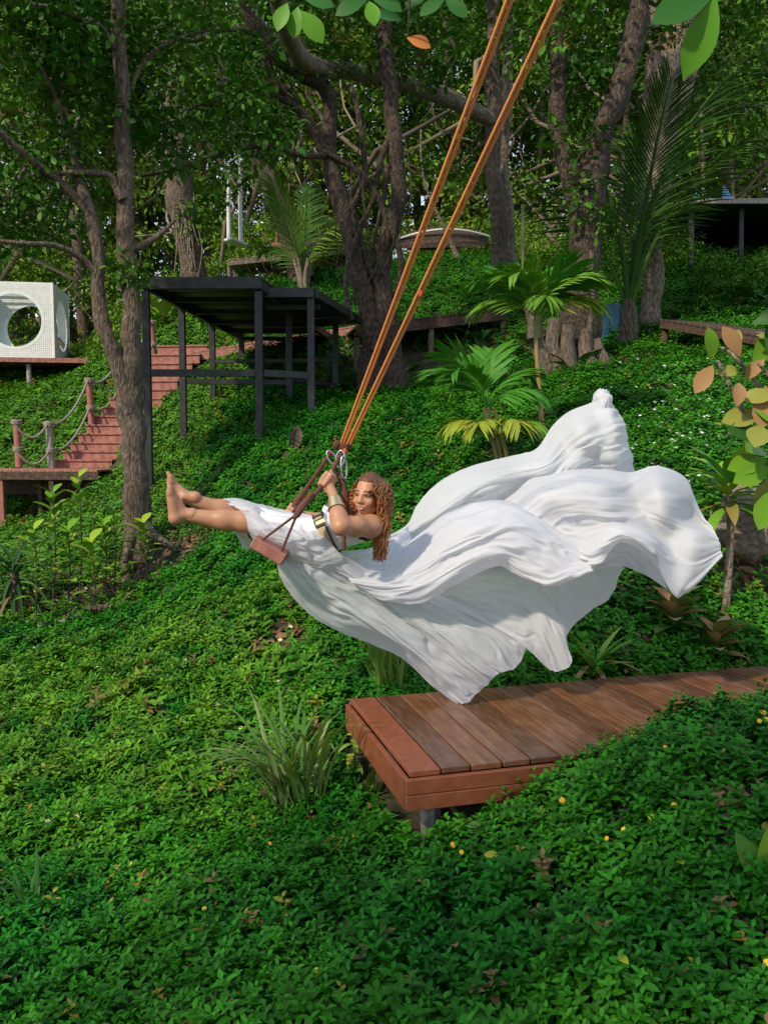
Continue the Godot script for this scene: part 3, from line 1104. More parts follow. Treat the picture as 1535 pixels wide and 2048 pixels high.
func build_boardwalks() -> void:
	boardwalk("boardwalk", "narrow red boardwalk running from the stair top behind the pavilion", G(356, 710, 18.2), G(728, 650, 17.4), 1.0, M.stair_paint, M.old_wood, 0.18, 2.0, 0.16)
	boardwalk("boardwalk", "dark brown boardwalk on posts below the grassy bank behind the palm", G(712, 652, 15.9), G(1012, 618, 16.5), 1.2, M.dark_wood, M.old_wood, 0.17, 1.25, 0.18)
	boardwalk("boardwalk", "slatted reddish brown boardwalk at the edge of the shaded lawn", G(1318, 640, 13.4), G(1512, 672, 11.6), 1.35, M.dark_wood, M.dark_wood, 0.12, 1.2, 0.1)
	boardwalk("boardwalk", "weathered grey boardwalk on stilts below the white swing", G(455, 520, 22.0), G(700, 494, 22.2), 1.4, M.old_wood, M.old_wood, 0.2, 1.3, 0.12)
	# low red railing on that upper boardwalk
	var o := G(560, 490, 22.6)
	var t := thing("low_railing", "low dark red timber railing on the weathered grey boardwalk", "railing", o)
	for p in [[553, 502, 463], [592, 499, 462], [640, 497, 460], [690, 494, 458]]:
		var g := Geo.new()
		g.bar(G(p[0], p[1], 22.7) - o, G(p[0], p[2], 22.7) - o, 0.06, 0.06, 0.005, Vector3.RIGHT)
		put("post", g, M.stair_paint, t)
	var rg := Geo.new()
	rg.bar(G(545, 490, 22.66) - o, G(700, 484, 22.66) - o, 0.05, 0.12, 0.005)
	put("rail", rg, M.stair_paint, t)

func build_shed() -> void:
	var b := G(1378, 545, 17.5)
	var t := thing("open_shed", "dark open shed with black posts and pale blue sheeting on its flat roof", "shed", Vector3(b.x, H(b.x, b.z), b.z))
	var o := t.position
	var ry: float = G(1378, 418, 17.5).y
	var w := 4.6
	var dp := 4.0
	for p in [[0.0, 0.0], [1.0, 0.0], [2.4, 0.0], [0.0, -3.8], [2.4, -3.8], [4.4, 0.0]]:
		var g := Geo.new()
		var x: float = b.x + p[0]
		var z: float = b.z + p[1]
		g.bar(Vector3(x, ry, z) - o, Vector3(x + 0.03, H(x, z) - 0.2, z) - o, 0.09, 0.09, 0.006, Vector3.RIGHT)
		put("post", g, M.black_steel, t)
	for k in 8:
		var g := Geo.new()
		g.cbox(Vector3(w / 8.0 - 0.01, 0.03, dp + 0.4), 0.005)
		put("roof_panel", g, M.black_steel, t, Transform3D(Basis(), Vector3(b.x - 0.2 + (k + 0.5) * w / 8.0, ry + 0.03 + rnd(0, 0.008), b.z - dp * 0.5 + 0.1) - o))
	var fg := Geo.new()
	fg.cbox(Vector3(w, 0.1, 0.05), 0.005)
	put("roof_edge", fg, M.grey_post, t, Transform3D(Basis(), Vector3(b.x - 0.2 + w * 0.5, ry + 0.06, b.z + 0.33) - o))
	var bg := Geo.new()
	bg.cbox(Vector3(w, ry - H(b.x, b.z - dp) + 0.6, 0.06), 0.005)
	put("back_wall", bg, M.dark_wood, t, Transform3D(Basis(), Vector3(b.x - 0.2 + w * 0.5, (ry + H(b.x, b.z - dp)) * 0.5, b.z - dp + 0.02) - o))
	var sg := Geo.new()
	sg.cbox(Vector3(0.06, ry - H(b.x, b.z) + 0.4, dp), 0.005)
	put("side_wall", sg, M.dark_wood, t, Transform3D(Basis(), Vector3(b.x + w - 0.25, (ry + H(b.x, b.z)) * 0.5, b.z - dp * 0.5) - o))
	# two peaked blue sheets lying on the roof
	for s in [[1400, 378, 60], [1455, 374, 50]]:
		var p := G(s[0], s[1], 18.6)
		var g := Geo.new()
		var hw: float = s[2] * 0.5 / F * 18.6
		var hh := p.y - ry - 0.06
		var pts := []
		for v in 6:
			for u in 6:
				var fu := u / 5.0
				var fv := v / 5.0
				pts.append(Vector3(p.x - hw * 0.3 + (fu * 2.0 - 0.7) * hw * (0.15 + 0.85 * fv), ry + 0.06 + hh * (1.0 - fv) + 0.03 * sin(fu * 7.0) * fv, p.z + 0.35 * fv + 0.05 * sin(fu * 5.0)) - o)
		g.grid(pts, 6, 6)
		put("blue_sheet", g, M.blue_tarp, t)

func build_far_things() -> void:
	# an upturned wooden boat on the terrace
	var b := G(795, 488, 22.4)
	var t := thing("wooden_boat", "weathered brown boat hull lying on the grassy terrace", "boat", b)
	var e := G(975, 482, 22.8) - b
	var strakes := 5
	for k in strakes:
		for s in [-1.0, 1.0]:
			if s < 0 and k == 0: continue
			var pts := []
			for v in 2:
				for u in 15:
					var fu := u / 14.0
					var belly: float = pow(sin(PI * clampf(fu, 0.02, 0.98)), 0.6)
					var f := (k + v * 0.97) / strakes
					pts.append(e * fu + Vector3(0, -0.22 + 0.6 * f * (0.35 + 0.65 * belly) + 0.1 * pow(absf(fu - 0.5) * 2.0, 2.0), s * 0.42 * belly * sqrt(maxf(1.0 - f * f, 0.0)) + s * 0.008 * k))
			var g := Geo.new()
			g.grid(pts, 15, 2)
			put("strake", g, M.dark_wood if k % 2 else M.bark_dark, t)
	var gp := []
	for u in 15:
		var fu := u / 14.0
		gp.append(e * fu + Vector3(0, 0.1 + 0.12 * sin(PI * fu), 0.45 * pow(sin(PI * clampf(fu, 0.02, 0.98)), 0.6) + 0.01))
	var gg := Geo.new()
	gg.tube(gp, [0.028], 6)
	put("gunwale", gg, M.white_paint, t)
	# white swing hanging from the trees by the upper boardwalk
	var so := G(470, 486, 21.0)
	var s := thing("white_swing", "small white swing on rope hangers wound with white garlands", "swing", so)
	var seat := Geo.new()
	seat.bar(G(455, 478, 20.8) - so, G(488, 492, 21.2) - so, 0.3, 0.07, 0.02)
	put("seat", seat, M.white_paint, s)
	for r in [[458, 478, 457, 330, 20.85], [482, 488, 479, 322, 21.15]]:
		var a := G(r[0], r[1], r[4]) - so
		var m := G(r[2], r[3], r[4]) - so
		var g := Geo.new()
		g.tube([a, a.lerp(m, 0.5), m, m + Vector3(0, 4.2, 0)], [0.055, 0.05, 0.02, 0.015], 8)
		put("hanger", g, M.white_paint, s)
		var gl := Geo.new()
		for q in 120:
			var f := rnd(0.5, 1.02)
			var p := a.lerp(m, f) + rdir() * rnd(0.02, 0.13)
			var dd := rdir()
			add_leaf(gl, p, dd, Vector3.UP, 0.06, 0.022, 0.2, 0.3, Color.WHITE, 1)
		mark(put("garland", gl, M.white_paint, s), "", "", "", "stuff")
	# blue drums half hidden in the undergrowth
	for p in [[1203, 612, 14.6], [1226, 606, 15.2]]:
		var at := G(p[0], p[1], p[2])
		var gy := H(at.x, at.z)
		var d := thing("blue_drum", "blue plastic drum standing %s under the coconut palm" % ("in front" if p[0] == 1203 else "behind its twin"), "drum", Vector3(at.x, gy, at.z))
		var h := 0.5
		var g := Geo.new()
		var path := []
		var rad := []
		for q in [[-0.1, 0.13], [0.0, 0.14], [0.3, 0.145], [0.32, 0.155], [0.36, 0.155], [0.38, 0.145], [0.64, 0.145], [0.66, 0.155], [0.7, 0.155], [0.72, 0.145], [0.97, 0.14], [1.0, 0.12]]:
			path.append(Vector3(0, q[0] * h, 0))
			rad.append(q[1])
		g.tube(path, rad, 18)
		put("body", g, M.blue_plastic, d)
		var l := Geo.new()
		l.tube([Vector3(0.06, h - 0.01, 0), Vector3(0.06, h + 0.03, 0)], [0.035, 0.035], 10)
		put("cap", l, M.strap_black, d)
	# pale aqua board leaning on the narrow boardwalk
	var ab := G(567, 664, 19.2)
	var bo := thing("aqua_board", "pale aqua board propped on the narrow red boardwalk", "board", ab)
	var g := Geo.new()
	g.cbox(Vector3(0.56, 0.14, 0.03), 0.005)
	put("board", g, M.aqua_board, bo)
	# thin cable across the wood
	var cg := Geo.new()
	var cp := []
	for q in 25:
		var u := q / 24.0
		cp.append(G(988, 236, 15.5).lerp(G(1700, 196, 13.0), u) + Vector3(0, -0.05 * 4.0 * u * (1.0 - u), 0))
	cg.tube(cp, [0.008], 5)
	mark(put("overhead_cable", cg, M.strap_black), "thin dark cable strung between the trees above the shed", "cable")

# ------------------------------------------------------------------ trees
var clump_big := []
var clump_small := []
var clump_wild := []

func leaf_clump(count: int, radius: float, len: float, wid: float, droop: float, shape: float) -> ArrayMesh:
	var g := Geo.new()
	for k in count:
		var d := rdir()
		d.y = d.y * 0.7 + 0.15
		var p := d * radius * pow(rng.randf(), 0.5)
		var dir := (d + rdir() * 0.7 + Vector3(0, -droop, 0)).normalized()
		var up := (Vector3.UP * 1.2 + rdir() * 0.7).normalized()
		var c := rnd(0.7, 1.3)
		var l := len * rnd(0.7, 1.25)
		add_leaf(g, p, dir, up, l, l * wid, 0.2, rnd(0.05, 0.4), Color(c, c, c), 2, shape)
	# twigs
	for k in 3:
		var d := rdir()
		g.tube([-d * radius * 0.3, d * radius * 0.8], [0.008, 0.004], 4, false)
	while g.c.size() < g.v.size(): g.c.append(Color(1.2, 0.6, 1.6))
	return g.mesh()

func limb(t: Node3D, called: String, pts: Array, material: Material, sides := 12, per := 5, lump := 0.22) -> Array:
	# pts: [px, py, depth, radius]
	var pos := []
	var rad := []
	for p in pts:
		pos.append(G(p[0], p[1], p[2]) - t.position)
		rad.append(float(p[3]))
	var path := smooth_path(pos, per)
	var radii := smooth_path(rad, per)
	for k in path.size():
		path[k] += Vector3(noise.get_noise_3d(path[k].y * 0.9, path[k].x, 3.0), 0, noise.get_noise_3d(path[k].y * 0.9, path[k].x, 13.0)) * 0.12 * minf(1.0, radii[k] * 6.0)
	var g := Geo.new()
	g.tube(path, radii, sides, true, lump, noise)
	put(called, g, material, t)
	return path

func crown(t: Node3D, blobs: Array, kinds: Array, material: Material, base: Color, other: Color, sc := 1.0, shell := 0.6) -> void:
	# blobs: [px, py, depth, rx, ry, rz, count] in pixels' place and metres' size
	var lots := []
	for s in kinds: lots.append([[], []])
	for b in blobs:
		var c := G(b[0], b[1], b[2])
		for k in int(b[6]):
			var d := rdir() * pow(rng.randf(), shell * 0.5)
			var p := c + Vector3(d.x * b[3], d.y * b[4], d.z * b[5])
			if noise.get_noise_3d(p.x * 0.8, p.y * 0.8, p.z * 0.8) < -0.18: continue
			var w := rng.randi() % kinds.size()
			var s: float = sc * rnd(0.7, 1.35)
			lots[w][0].append(Transform3D(basis_to(Vector3(rnd(-0.4, 0.4), 1, rnd(-0.4, 0.4)), rnd(0, TAU)).scaled(Vector3.ONE * s), p - t.position))
			var col := base.lerp(other, clampf(0.5 + noise.get_noise_3d(p.x * 0.5 + 7.0, p.y * 0.5, p.z * 0.5) + rnd(-0.35, 0.35), 0, 1)) * rnd(0.75, 1.25)
			if rng.randf() < 0.012: col = Color(0.28, 0.13, 0.03)
			col.a = 1.0
			lots[w][1].append(col)
	for w in kinds.size():
		if lots[w][0].size(): mark(scatter("crown", kinds[w], material, lots[w][0], lots[w][1], t), "", "", "", "stuff")

func tree(called: String, label: String, at: Vector3, group := "") -> Node3D:
	return thing(called, label, "tree", at, 0.0, group)

func build_trees() -> void:
	for k in 3:
		clump_big.append(leaf_clump(22, 0.25, 0.115, 0.27, 0.1, 0.56))
		clump_small.append(leaf_clump(26, 0.26, 0.085, 0.26, 0.1, 0.5))
		clump_wild.append(leaf_clump(34, 0.42, 0.16, 0.22, 0.35, 0.5))
	var dark := Color(0.032, 0.12, 0.01)
	var midg := Color(0.09, 0.22, 0.016)
	var yel := Color(0.2, 0.33, 0.03)
	# --- the forked tree beside the stairs
	var t := tree("forked_tree", "slender forked tree with grey brown bark before the stairs", ground_at(282, 1118))
	limb(t, "trunk", [[283, 1150, 10.5, 0.24], [280, 1090, 10.5, 0.2], [275, 1030, 10.5, 0.172], [272, 950, 10.5, 0.155], [267, 860, 10.5, 0.155], [264, 790, 10.5, 0.165], [266, 720, 10.5, 0.12], [262, 600, 10.5, 0.11], [259, 480, 10.5, 0.105], [250, 360, 10.5, 0.1], [244, 230, 10.4, 0.092], [236, 100, 10.3, 0.085], [233, -30, 10.2, 0.078], [230, -200, 10.2, 0.05]], M.bark, 16)
	limb(t, "limb", [[262, 830, 10.45, 0.11], [248, 765, 10.42, 0.105], [225, 700, 10.4, 0.098], [205, 640, 10.4, 0.09], [197, 580, 10.4, 0.085], [199, 520, 10.4, 0.08], [184, 440, 10.4, 0.075], [160, 370, 10.4, 0.068], [146, 290, 10.4, 0.055], [130, 200, 10.4, 0.04], [118, 90, 10.3, 0.028]], M.bark, 12)
	limb(t, "branch", [[172, 420, 10.4, 0.06], [150, 395, 10.35, 0.058], [105, 352, 10.2, 0.05], [55, 315, 10.0, 0.042], [5, 268, 9.8, 0.036], [-60, 220, 9.6, 0.03]], M.bark, 8)
	limb(t, "branch", [[205, 560, 10.4, 0.045], [170, 520, 10.3, 0.04], [115, 492, 10.1, 0.034], [50, 487, 9.9, 0.028], [-20, 480, 9.8, 0.02]], M.bark, 8)
	limb(t, "branch", [[238, 110, 10.3, 0.05], [215, 75, 10.2, 0.046], [185, 45, 10.0, 0.04], [120, 20, 9.8, 0.03], [60, 8, 9.6, 0.02]], M.bark, 8)
	limb(t, "branch", [[246, 400, 10.4, 0.055], [232, 375, 10.4, 0.05], [215, 350, 10.4, 0.045], [150, 345, 10.3, 0.035], [80, 350, 10.2, 0.02]], M.bark, 8)
	limb(t, "branch", [[257, 500, 10.5, 0.05], [285, 492, 10.5, 0.045], [320, 470, 10.6, 0.035], [350, 440, 10.7, 0.02]], M.bark, 8)
	limb(t, "branch", [[244, 210, 10.4, 0.04], [290, 120, 10.6, 0.03], [350, 80, 10.8, 0.024], [420, 60, 11.0, 0.016]], M.bark, 7)
	limb(t, "branch", [[150, 300, 10.4, 0.03], [120, 210, 10.2, 0.024], [80, 130, 10.0, 0.018]], M.bark, 7)
	limb(t, "root", [[290, 1050, 10.4, 0.07], [308, 1070, 10.3, 0.055], [330, 1085, 10.15, 0.04], [352, 1098, 10.0, 0.02]], M.bark, 8)
	limb(t, "root", [[268, 1060, 10.4, 0.07], [258, 1095, 10.3, 0.05], [250, 1125, 10.2, 0.03]], M.bark, 8)
	crown(t, [[80, 120, 10.2, 1.0, 0.8, 1.0, 75], [180, 60, 10.6, 1.0, 0.7, 1.2, 65], [60, 300, 10.4, 0.8, 0.7, 0.9, 55], [130, 420, 10.8, 0.7, 0.4, 0.8, 40], [330, 60, 11.0, 0.9, 0.5, 1.0, 45], [350, 250, 11.2, 0.8, 0.5, 0.8, 35], [200, 240, 10.8, 0.8, 0.6, 0.8, 50], [20, 440, 10.5, 0.5, 0.4, 0.7, 30], [30, 30, 10.0, 0.8, 0.5, 1.0, 40], [230, -150, 10.4, 2.4, 0.7, 2.2, 110], [255, 560, 10.3, 0.14, 0.5, 0.14, 7]], clump_big, M.leaf_glossy, dark, midg, 0.9)
	# --- the twisted twin-stemmed tree in the middle
	t = tree("twisted_tree", "dark twisted tree with intertwined stems behind the pavilion roof", G(765, 765, 14.5))
	limb(t, "trunk", [[752, 800, 14.5, 0.32], [750, 740, 14.5, 0.26], [745, 670, 14.5, 0.21], [735, 600, 14.5, 0.19], [718, 530, 14.5, 0.175], [700, 455, 14.5, 0.165], [676, 375, 14.5, 0.155], [656, 305, 14.5, 0.145], [660, 235, 14.5, 0.135], [648, 175, 14.4, 0.13], [605, 148, 14.2, 0.13], [560, 118, 14.0, 0.125], [525, 72, 13.8, 0.12], [497, 20, 13.6, 0.11], [475, -60, 13.4, 0.09]], M.bark_dark, 14)
	limb(t, "trunk", [[790, 800, 14.4, 0.26], [782, 720, 14.4, 0.2], [772, 630, 14.4, 0.18], [764, 550, 14.4, 0.155], [778, 470, 14.4, 0.15], [797, 395, 14.4, 0.14], [794, 300, 14.4, 0.132], [783, 220, 14.4, 0.125], [772, 130, 14.4, 0.118], [766, 40, 14.4, 0.11], [762, -80, 14.4, 0.08]], M.bark_dark, 14)
	limb(t, "limb", [[655, 315, 14.45, 0.1], [620, 250, 14.4, 0.095], [585, 205, 14.3, 0.09], [550, 165, 14.2, 0.09], [530, 110, 14.1, 0.08]], M.bark_dark, 10)
	limb(t, "limb", [[650, 310, 14.4, 0.06], [600, 310, 14.0, 0.05], [540, 290, 13.6, 0.05], [470, 300, 13.2, 0.045], [390, 325, 12.8, 0.04], [330, 343, 12.5, 0.035], [280, 352, 12.3, 0.025]], M.bark_dark, 8)
	limb(t, "limb", [[575, 205, 14.2, 0.05], [530, 187, 13.8, 0.045], [470, 185, 13.4, 0.04], [420, 205, 13.0, 0.035], [370, 220, 12.7, 0.03], [310, 232, 12.4, 0.02]], M.bark_dark, 8)
	limb(t, "limb", [[530, 80, 13.9, 0.05], [490, 62, 13.5, 0.045], [440, 60, 13.2, 0.04], [390, 80, 12.9, 0.035], [320, 85, 12.6, 0.02]], M.bark_dark, 8)
	for v in [[[700, 640], [690, 560], [715, 470], [745, 400], [760, 330], [790, 250]], [[770, 620], [735, 520], [705, 430], [730, 350], [722, 260], [700, 170]], [[790, 600], [800, 520], [775, 440], [740, 370], [700, 330], [640, 300]], [[745, 700], [765, 610], [740, 520], [760, 430], [775, 330]]]:
		var pts := []
		for q in v: pts.append([q[0], q[1], 14.25 + rnd(-0.1, 0.15), 0.035 + rnd(0, 0.025)])
		limb(t, "aerial_root", pts, M.bark_dark, 7)
	for q in 10:
		var x := rnd(690, 815)
		var y := rnd(240, 420)
		limb(t, "vine", [[x, y, 14.1, 0.012], [x + rnd(-25, 25), y + 70, 14.1, 0.012], [x + rnd(-35, 35), y + 150, 14.15, 0.011], [x + rnd(-30, 30), y + rnd(190, 260), 14.2, 0.01]], M.bark_dark, 5)
	crown(t, [[560, 60, 13.8, 1.3, 0.8, 1.2, 70], [700, 40, 14.8, 1.4, 0.9, 1.2, 70], [470, 250, 13.0, 0.8, 0.5, 0.8, 35], [420, 120, 13.0, 0.9, 0.6, 0.9, 50], [430, 350, 12.6, 0.9, 0.3, 0.7, 30], [620, -120, 14.0, 2.5, 0.9, 2.0, 90], [860, 80, 15.0, 0.9, 0.7, 1.0, 36], [540, 260, 14.6, 0.6, 0.5, 0.6, 22]], clump_big, M.leaf_glossy, dark, midg, 1.05)
	# --- straight tree with the long sweeping limb
	t = tree("sweeping_tree", "slim tree whose long mottled limb sweeps across above the swing ropes", G(1000, 530, 17.0))
	limb(t, "trunk", [[1003, 560, 17.0, 0.22], [998, 480, 17.0, 0.17], [992, 400, 17.0, 0.16], [987, 310, 17.0, 0.155], [986, 235, 17.0, 0.155], [988, 140, 17.0, 0.14], [985, 30, 17.0, 0.13], [985, -80, 17.0, 0.1]], M.bark, 12)
	limb(t, "limb", [[986, 245, 17.0, 0.14], [950, 225, 16.7, 0.15], [880, 195, 16.2, 0.145], [800, 165, 15.6, 0.14], [720, 145, 15.0, 0.14], [650, 138, 14.4, 0.14], [610, 118, 13.6, 0.135], [590, 80, 12.8, 0.13], [572, 30, 12.0, 0.125], [556, -40, 11.4, 0.11], [540, -120, 11.0, 0.09]], M.bark_pale, 12)
	limb(t, "branch", [[860, 190, 16.1, 0.06], [895, 130, 16.0, 0.05], [905, 95, 16.0, 0.045], [890, 60, 16.0, 0.04], [900, 20, 16.0, 0.03]], M.bark, 7)
	limb(t, "branch", [[860, 180, 16.0, 0.05], [835, 130, 15.7, 0.045], [845, 90, 15.6, 0.04], [900, 60, 15.5, 0.03]], M.bark, 7)
	crown(t, [[900, 40, 16.2, 1.2, 0.8, 1.2, 50], [1000, 0, 17.5, 1.5, 0.8, 1.5, 60], [920, 330, 17.5, 0.7, 0.6, 0.6, 16], [850, -120, 16, 2.2, 0.8, 2.0, 60]], clump_big, M.leaf_glossy, dark, midg, 1.0)
	t = tree("slim_tree", "slimmer trunk standing close behind the sweeping-limbed tree", G(1022, 530, 17.6))
	limb(t, "trunk", [[1024, 560, 17.6, 0.13], [1016, 450, 17.6, 0.11], [1008, 340, 17.6, 0.1], [1010, 240, 17.6, 0.1], [1018, 130, 17.6, 0.1], [1012, 0, 17.6, 0.08]], M.bark_pale, 10)
	crown(t, [[1030, 60, 18.0, 1.2, 0.9, 1.2, 40]], clump_big, M.leaf_glossy, dark, midg, 1.0)
	# --- stout twin tree behind the areca palm
	t = tree("stout_tree", "stout dark tree with knotted stump roots behind the fan-leaved palm", G(1150, 735, 13.0))
	limb(t, "trunk", [[1150, 770, 13.0, 0.36], [1158, 690, 13.0, 0.3], [1164, 610, 13.0, 0.26], [1166, 520, 13.0, 0.245], [1172, 430, 13.0, 0.22], [1186, 330, 13.0, 0.2], [1206, 255, 13.0, 0.175], [1236, 180, 13.0, 0.17], [1260, 105, 13.0, 0.165], [1277, 30, 13.0, 0.16], [1290, -80, 13.0, 0.12]], M.bark_dark, 14, 5, 0.4)
	limb(t, "limb", [[1162, 440, 13.0, 0.15], [1142, 370, 13.0, 0.145], [1124, 300, 13.0, 0.135], [1117, 220, 13.0, 0.125], [1112, 110, 13.0, 0.1], [1108, -30, 13.0, 0.08]], M.bark_dark, 12, 5, 0.35)
	limb(t, "aerial_root", [[1180, 500, 12.78, 0.04], [1183, 580, 12.75, 0.045], [1178, 660, 12.7, 0.05], [1185, 730, 12.65, 0.06]], M.bark, 8)
	for r in [[1062, 600, 1085, 735, 0.11], [1105, 640, 1115, 735, 0.13], [1135, 655, 1140, 745, 0.14], [1172, 660, 1178, 745, 0.11], [1195, 680, 1212, 735, 0.08], [1040, 545, 1062, 640, 0.07]]:
		limb(t, "root", [[r[0], r[1], 12.7, r[4] * 0.75], [(r[0] + r[2]) / 2.0 - 4, (r[1] + r[3]) / 2.0, 12.6, r[4]], [r[2], r[3], 12.5, r[4] * 1.15], [r[2] + 4, r[3] + 40, 12.4, r[4] * 1.3]], M.bark, 10, 5, 0.45)
	crown(t, [[1130, 90, 13.2, 0.9, 0.8, 1.0, 46], [1230, 20, 13.6, 1.2, 0.6, 1.2, 46], [1130, 320, 13.0, 0.6, 0.7, 0.6, 26], [1190, 440, 12.9, 0.3, 0.4, 0.3, 8], [1200, -120, 13.4, 2.0, 0.6, 2.0, 60], [1160, 180, 13.4, 0.6, 0.4, 0.6, 20]], clump_big, M.leaf_glossy, dark, midg, 0.95)
	# --- pale buttressed tree at the upper right
	t = tree("pale_tree", "thick pale brown tree forking high above the shed", G(1305, 650, 15.0))
	limb(t, "trunk", [[1302, 690, 15.0, 0.24], [1302, 600, 15.0, 0.17], [1303, 500, 15.0, 0.17], [1308, 400, 15.0, 0.22], [1315, 310, 15.0, 0.29], [1322, 230, 15.0, 0.3], [1330, 150, 15.0, 0.27], [1350, 70, 15.0, 0.22], [1370, -10, 15.0, 0.19], [1385, -90, 15.0, 0.15]], M.bark_pale, 16, 5, 0.35)
	limb(t, "limb", [[1318, 260, 14.9, 0.15], [1308, 180, 14.9, 0.13], [1303, 100, 14.9, 0.12], [1300, 0, 14.9, 0.1], [1298, -80, 14.9, 0.08]], M.bark_pale, 10)
	limb(t, "limb", [[1340, 250, 15.0, 0.13], [1368, 180, 15.0, 0.12], [1388, 100, 15.0, 0.1], [1398, 30, 15.0, 0.08]], M.bark_pale, 10)
	crown(t, [[1330, 20, 15.8, 1.2, 0.8, 1.2, 40], [1460, 60, 16.0, 1.2, 1.0, 1.2, 46], [1440, 190, 16.5, 0.9, 0.6, 0.9, 24], [1350, -130, 15.4, 2.2, 0.7, 2.0, 60]], clump_big, M.leaf_glossy, dark, midg, 1.05)
	# --- leaning trunk and the epiphyte-clad trunk behind the pavilion
	t = tree("leaning_tree", "leaning brown trunk above the weathered grey boardwalk", G(600, 530, 20.5))
	limb(t, "trunk", [[606, 560, 20.5, 0.3], [585, 490, 20.5, 0.26], [562, 430, 20.5, 0.24], [538, 370, 20.5, 0.22], [512, 318, 20.4, 0.22], [480, 260, 20.2, 0.2], [450, 170, 20.0, 0.18], [430, 60, 20.0, 0.16], [420, -60, 20.0, 0.12]], M.bark, 12)
	crown(t, [[440, 80, 20.0, 1.6, 1.2, 1.5, 60], [480, 180, 21, 1.2, 0.8, 1.2, 40]], clump_big, M.leaf_glossy, dark, midg, 1.2)
	t = tree("shaggy_tree", "thick trunk shaggy with hanging roots left of the white swing", G(382, 560, 19.5))
	limb(t, "trunk", [[388, 600, 19.5, 0.3], [384, 530, 19.5, 0.27], [375, 460, 19.5, 0.28], [362, 400, 19.5, 0.3], [354, 330, 19.5, 0.26], [356, 240, 19.5, 0.22], [352, 120, 19.5, 0.2], [350, 0, 19.5, 0.17], [350, -80, 19.5, 0.14]], M.bark, 12, 5, 0.4)
	for q in 16:
		var x := rnd(338, 400)
		var y := rnd(390, 450)
		limb(t, "aerial_root", [[x, y, 19.15, 0.015], [x + rnd(-8, 12), y + 50, 19.1, 0.014], [x + rnd(-4, 22), y + rnd(80, 120), 19.12, 0.012]], M.bark_pale, 5, 4)
	crown(t, [[350, 60, 19.5, 1.6, 1.2, 1.5, 60], [390, 420, 19.2, 0.5, 0.5, 0.4, 14]], clump_big, M.leaf_glossy, dark, midg, 1.1)
	# --- bare sapling leaning over the boat
	t = thing("bare_sapling", "thin bare pale sapling with one side twig beside the boat", "sapling", G(912, 505, 20.5))
	limb(t, "stem", [[914, 515, 20.5, 0.07], [895, 470, 20.4, 0.05], [872, 425, 20.3, 0.035], [852, 375, 20.2, 0.03], [842, 325, 20.1, 0.025], [842, 260, 20.1, 0.02]], M.bark_pale, 7)
	limb(t, "twig", [[846, 340, 20.1, 0.02], [810, 325, 20.0, 0.018], [768, 292, 19.8, 0.012]], M.bark_pale, 6)
	t = thing("bamboo_pole", "thin pale green pole rising from the bushes behind the palm", "pole", G(1045, 540, 16.5))
	limb(t, "stem", [[1046, 560, 16.5, 0.035], [1045, 480, 16.5, 0.034], [1044, 410, 16.5, 0.032]], mat("bamboo", lin(0.28, 0.27, 0.1), 0.5), 8)
	# --- slender trees of the wood behind
	var bar := [M.bark, M.bark_dark, M.bark_pale]
	var spots := [[40, 30, 28.0], [110, 26.0, 28.0], [165, 30, 25.0], [300, 24, 30.0], [430, 28, 27.0], [640, 26, 29.0], [690, 22, 33.0], [840, 24, 30.0], [930, 26, 27.0], [1075, 22, 26.0], [1100, 18, 31.0], [1240, 20, 25.0], [1360, 22, 27.0], [1440, 26, 24.0], [1500, 24, 27.0], [560, 26, 36.0], [760, 22, 34.0], [220, 22, 34.0], [1180, 22, 34.0], [1290, 22, 31.0], [20, 30, 30.0], [1415, 12, 21.0], [1475, 10, 22.0]]
	for s in spots:
		var p := G(s[0], 500, s[2])
		var base := on(p.x, p.z)
		var place: String = {40: "over the lattice cube's open side", 110: "over the lattice cube's edge", 165: "between the lattice cube and the forked tree", 300: "close beside the forked tree's upper trunk", 430: "between the shaggy tree and the white swing", 640: "behind the small coconut palm's drooping frond", 690: "deep between the twisted tree's two stems", 840: "beyond the boat's bow, near the bare sapling", 930: "beyond the boat's stern", 1075: "beyond the thin pale green pole", 1100: "deep between the slim tree and the stout tree", 1240: "between the stout tree and the coconut palm's tallest frond", 1360: "behind the coconut palm's outer fronds", 1440: "above the shed's blue sheets", 1500: "above the shed's outer roof", 560: "deep behind the leaning tree", 760: "deep behind the twisted tree's straighter stem", 220: "deep behind the forked tree", 1180: "deep behind the stout tree's trunk", 1290: "deep behind the pale forking tree", 20: "at the frame's edge over the lattice cube", 1415: "thin, rising at the shed roof's near corner", 1475: "thin, rising behind the shed roof's second sheet"}[s[0]]
		t = tree("slender_tree", "slender %s trunk in the wood %s" % [["brown", "dark", "pale"][int(s[0]) % 3], place], base, "slender trees of the wood behind")
		var r: float = s[1] * 0.5 / F * s[2] * 0.65
		var g := Geo.new()
		var path := []
		var rad := []
		var lean := Vector3(rnd(-0.09, 0.09), 0, rnd(-0.05, 0.05))
		var ht := rnd(15.0, 19.0)
		for k in 19:
			var f := k / 18.0
			path.append(Vector3(0, -0.3 + ht * f, 0) + lean * ht * f + Vector3(noise.get_noise_2d(f * 3.0, s[0]) * 0.5, 0, 0) * f)
			rad.append(r * (1.15 - 0.7 * f))
		g.tube(path, rad, 9, true, 0.25, noise)
		put("trunk", g, bar[int(s[0]) % 3], t)
		for k in 3:
			var g2 := Geo.new()
			var i0 := rng.randi_range(7, 14)
			var a: Vector3 = path[i0]
			var dir := Vector3(rnd(-1, 1), rnd(0.3, 0.9), rnd(-0.6, 0.6)).normalized()
			g2.tube([a, a + dir * 0.9 + Vector3(0, -0.1, 0), a + dir * 2.2 + Vector3(0, 0.2, 0)], [r * 0.5, r * 0.35, r * 0.12], 7)
			put("branch", g2, bar[int(s[0]) % 3], t)
		var bl := []
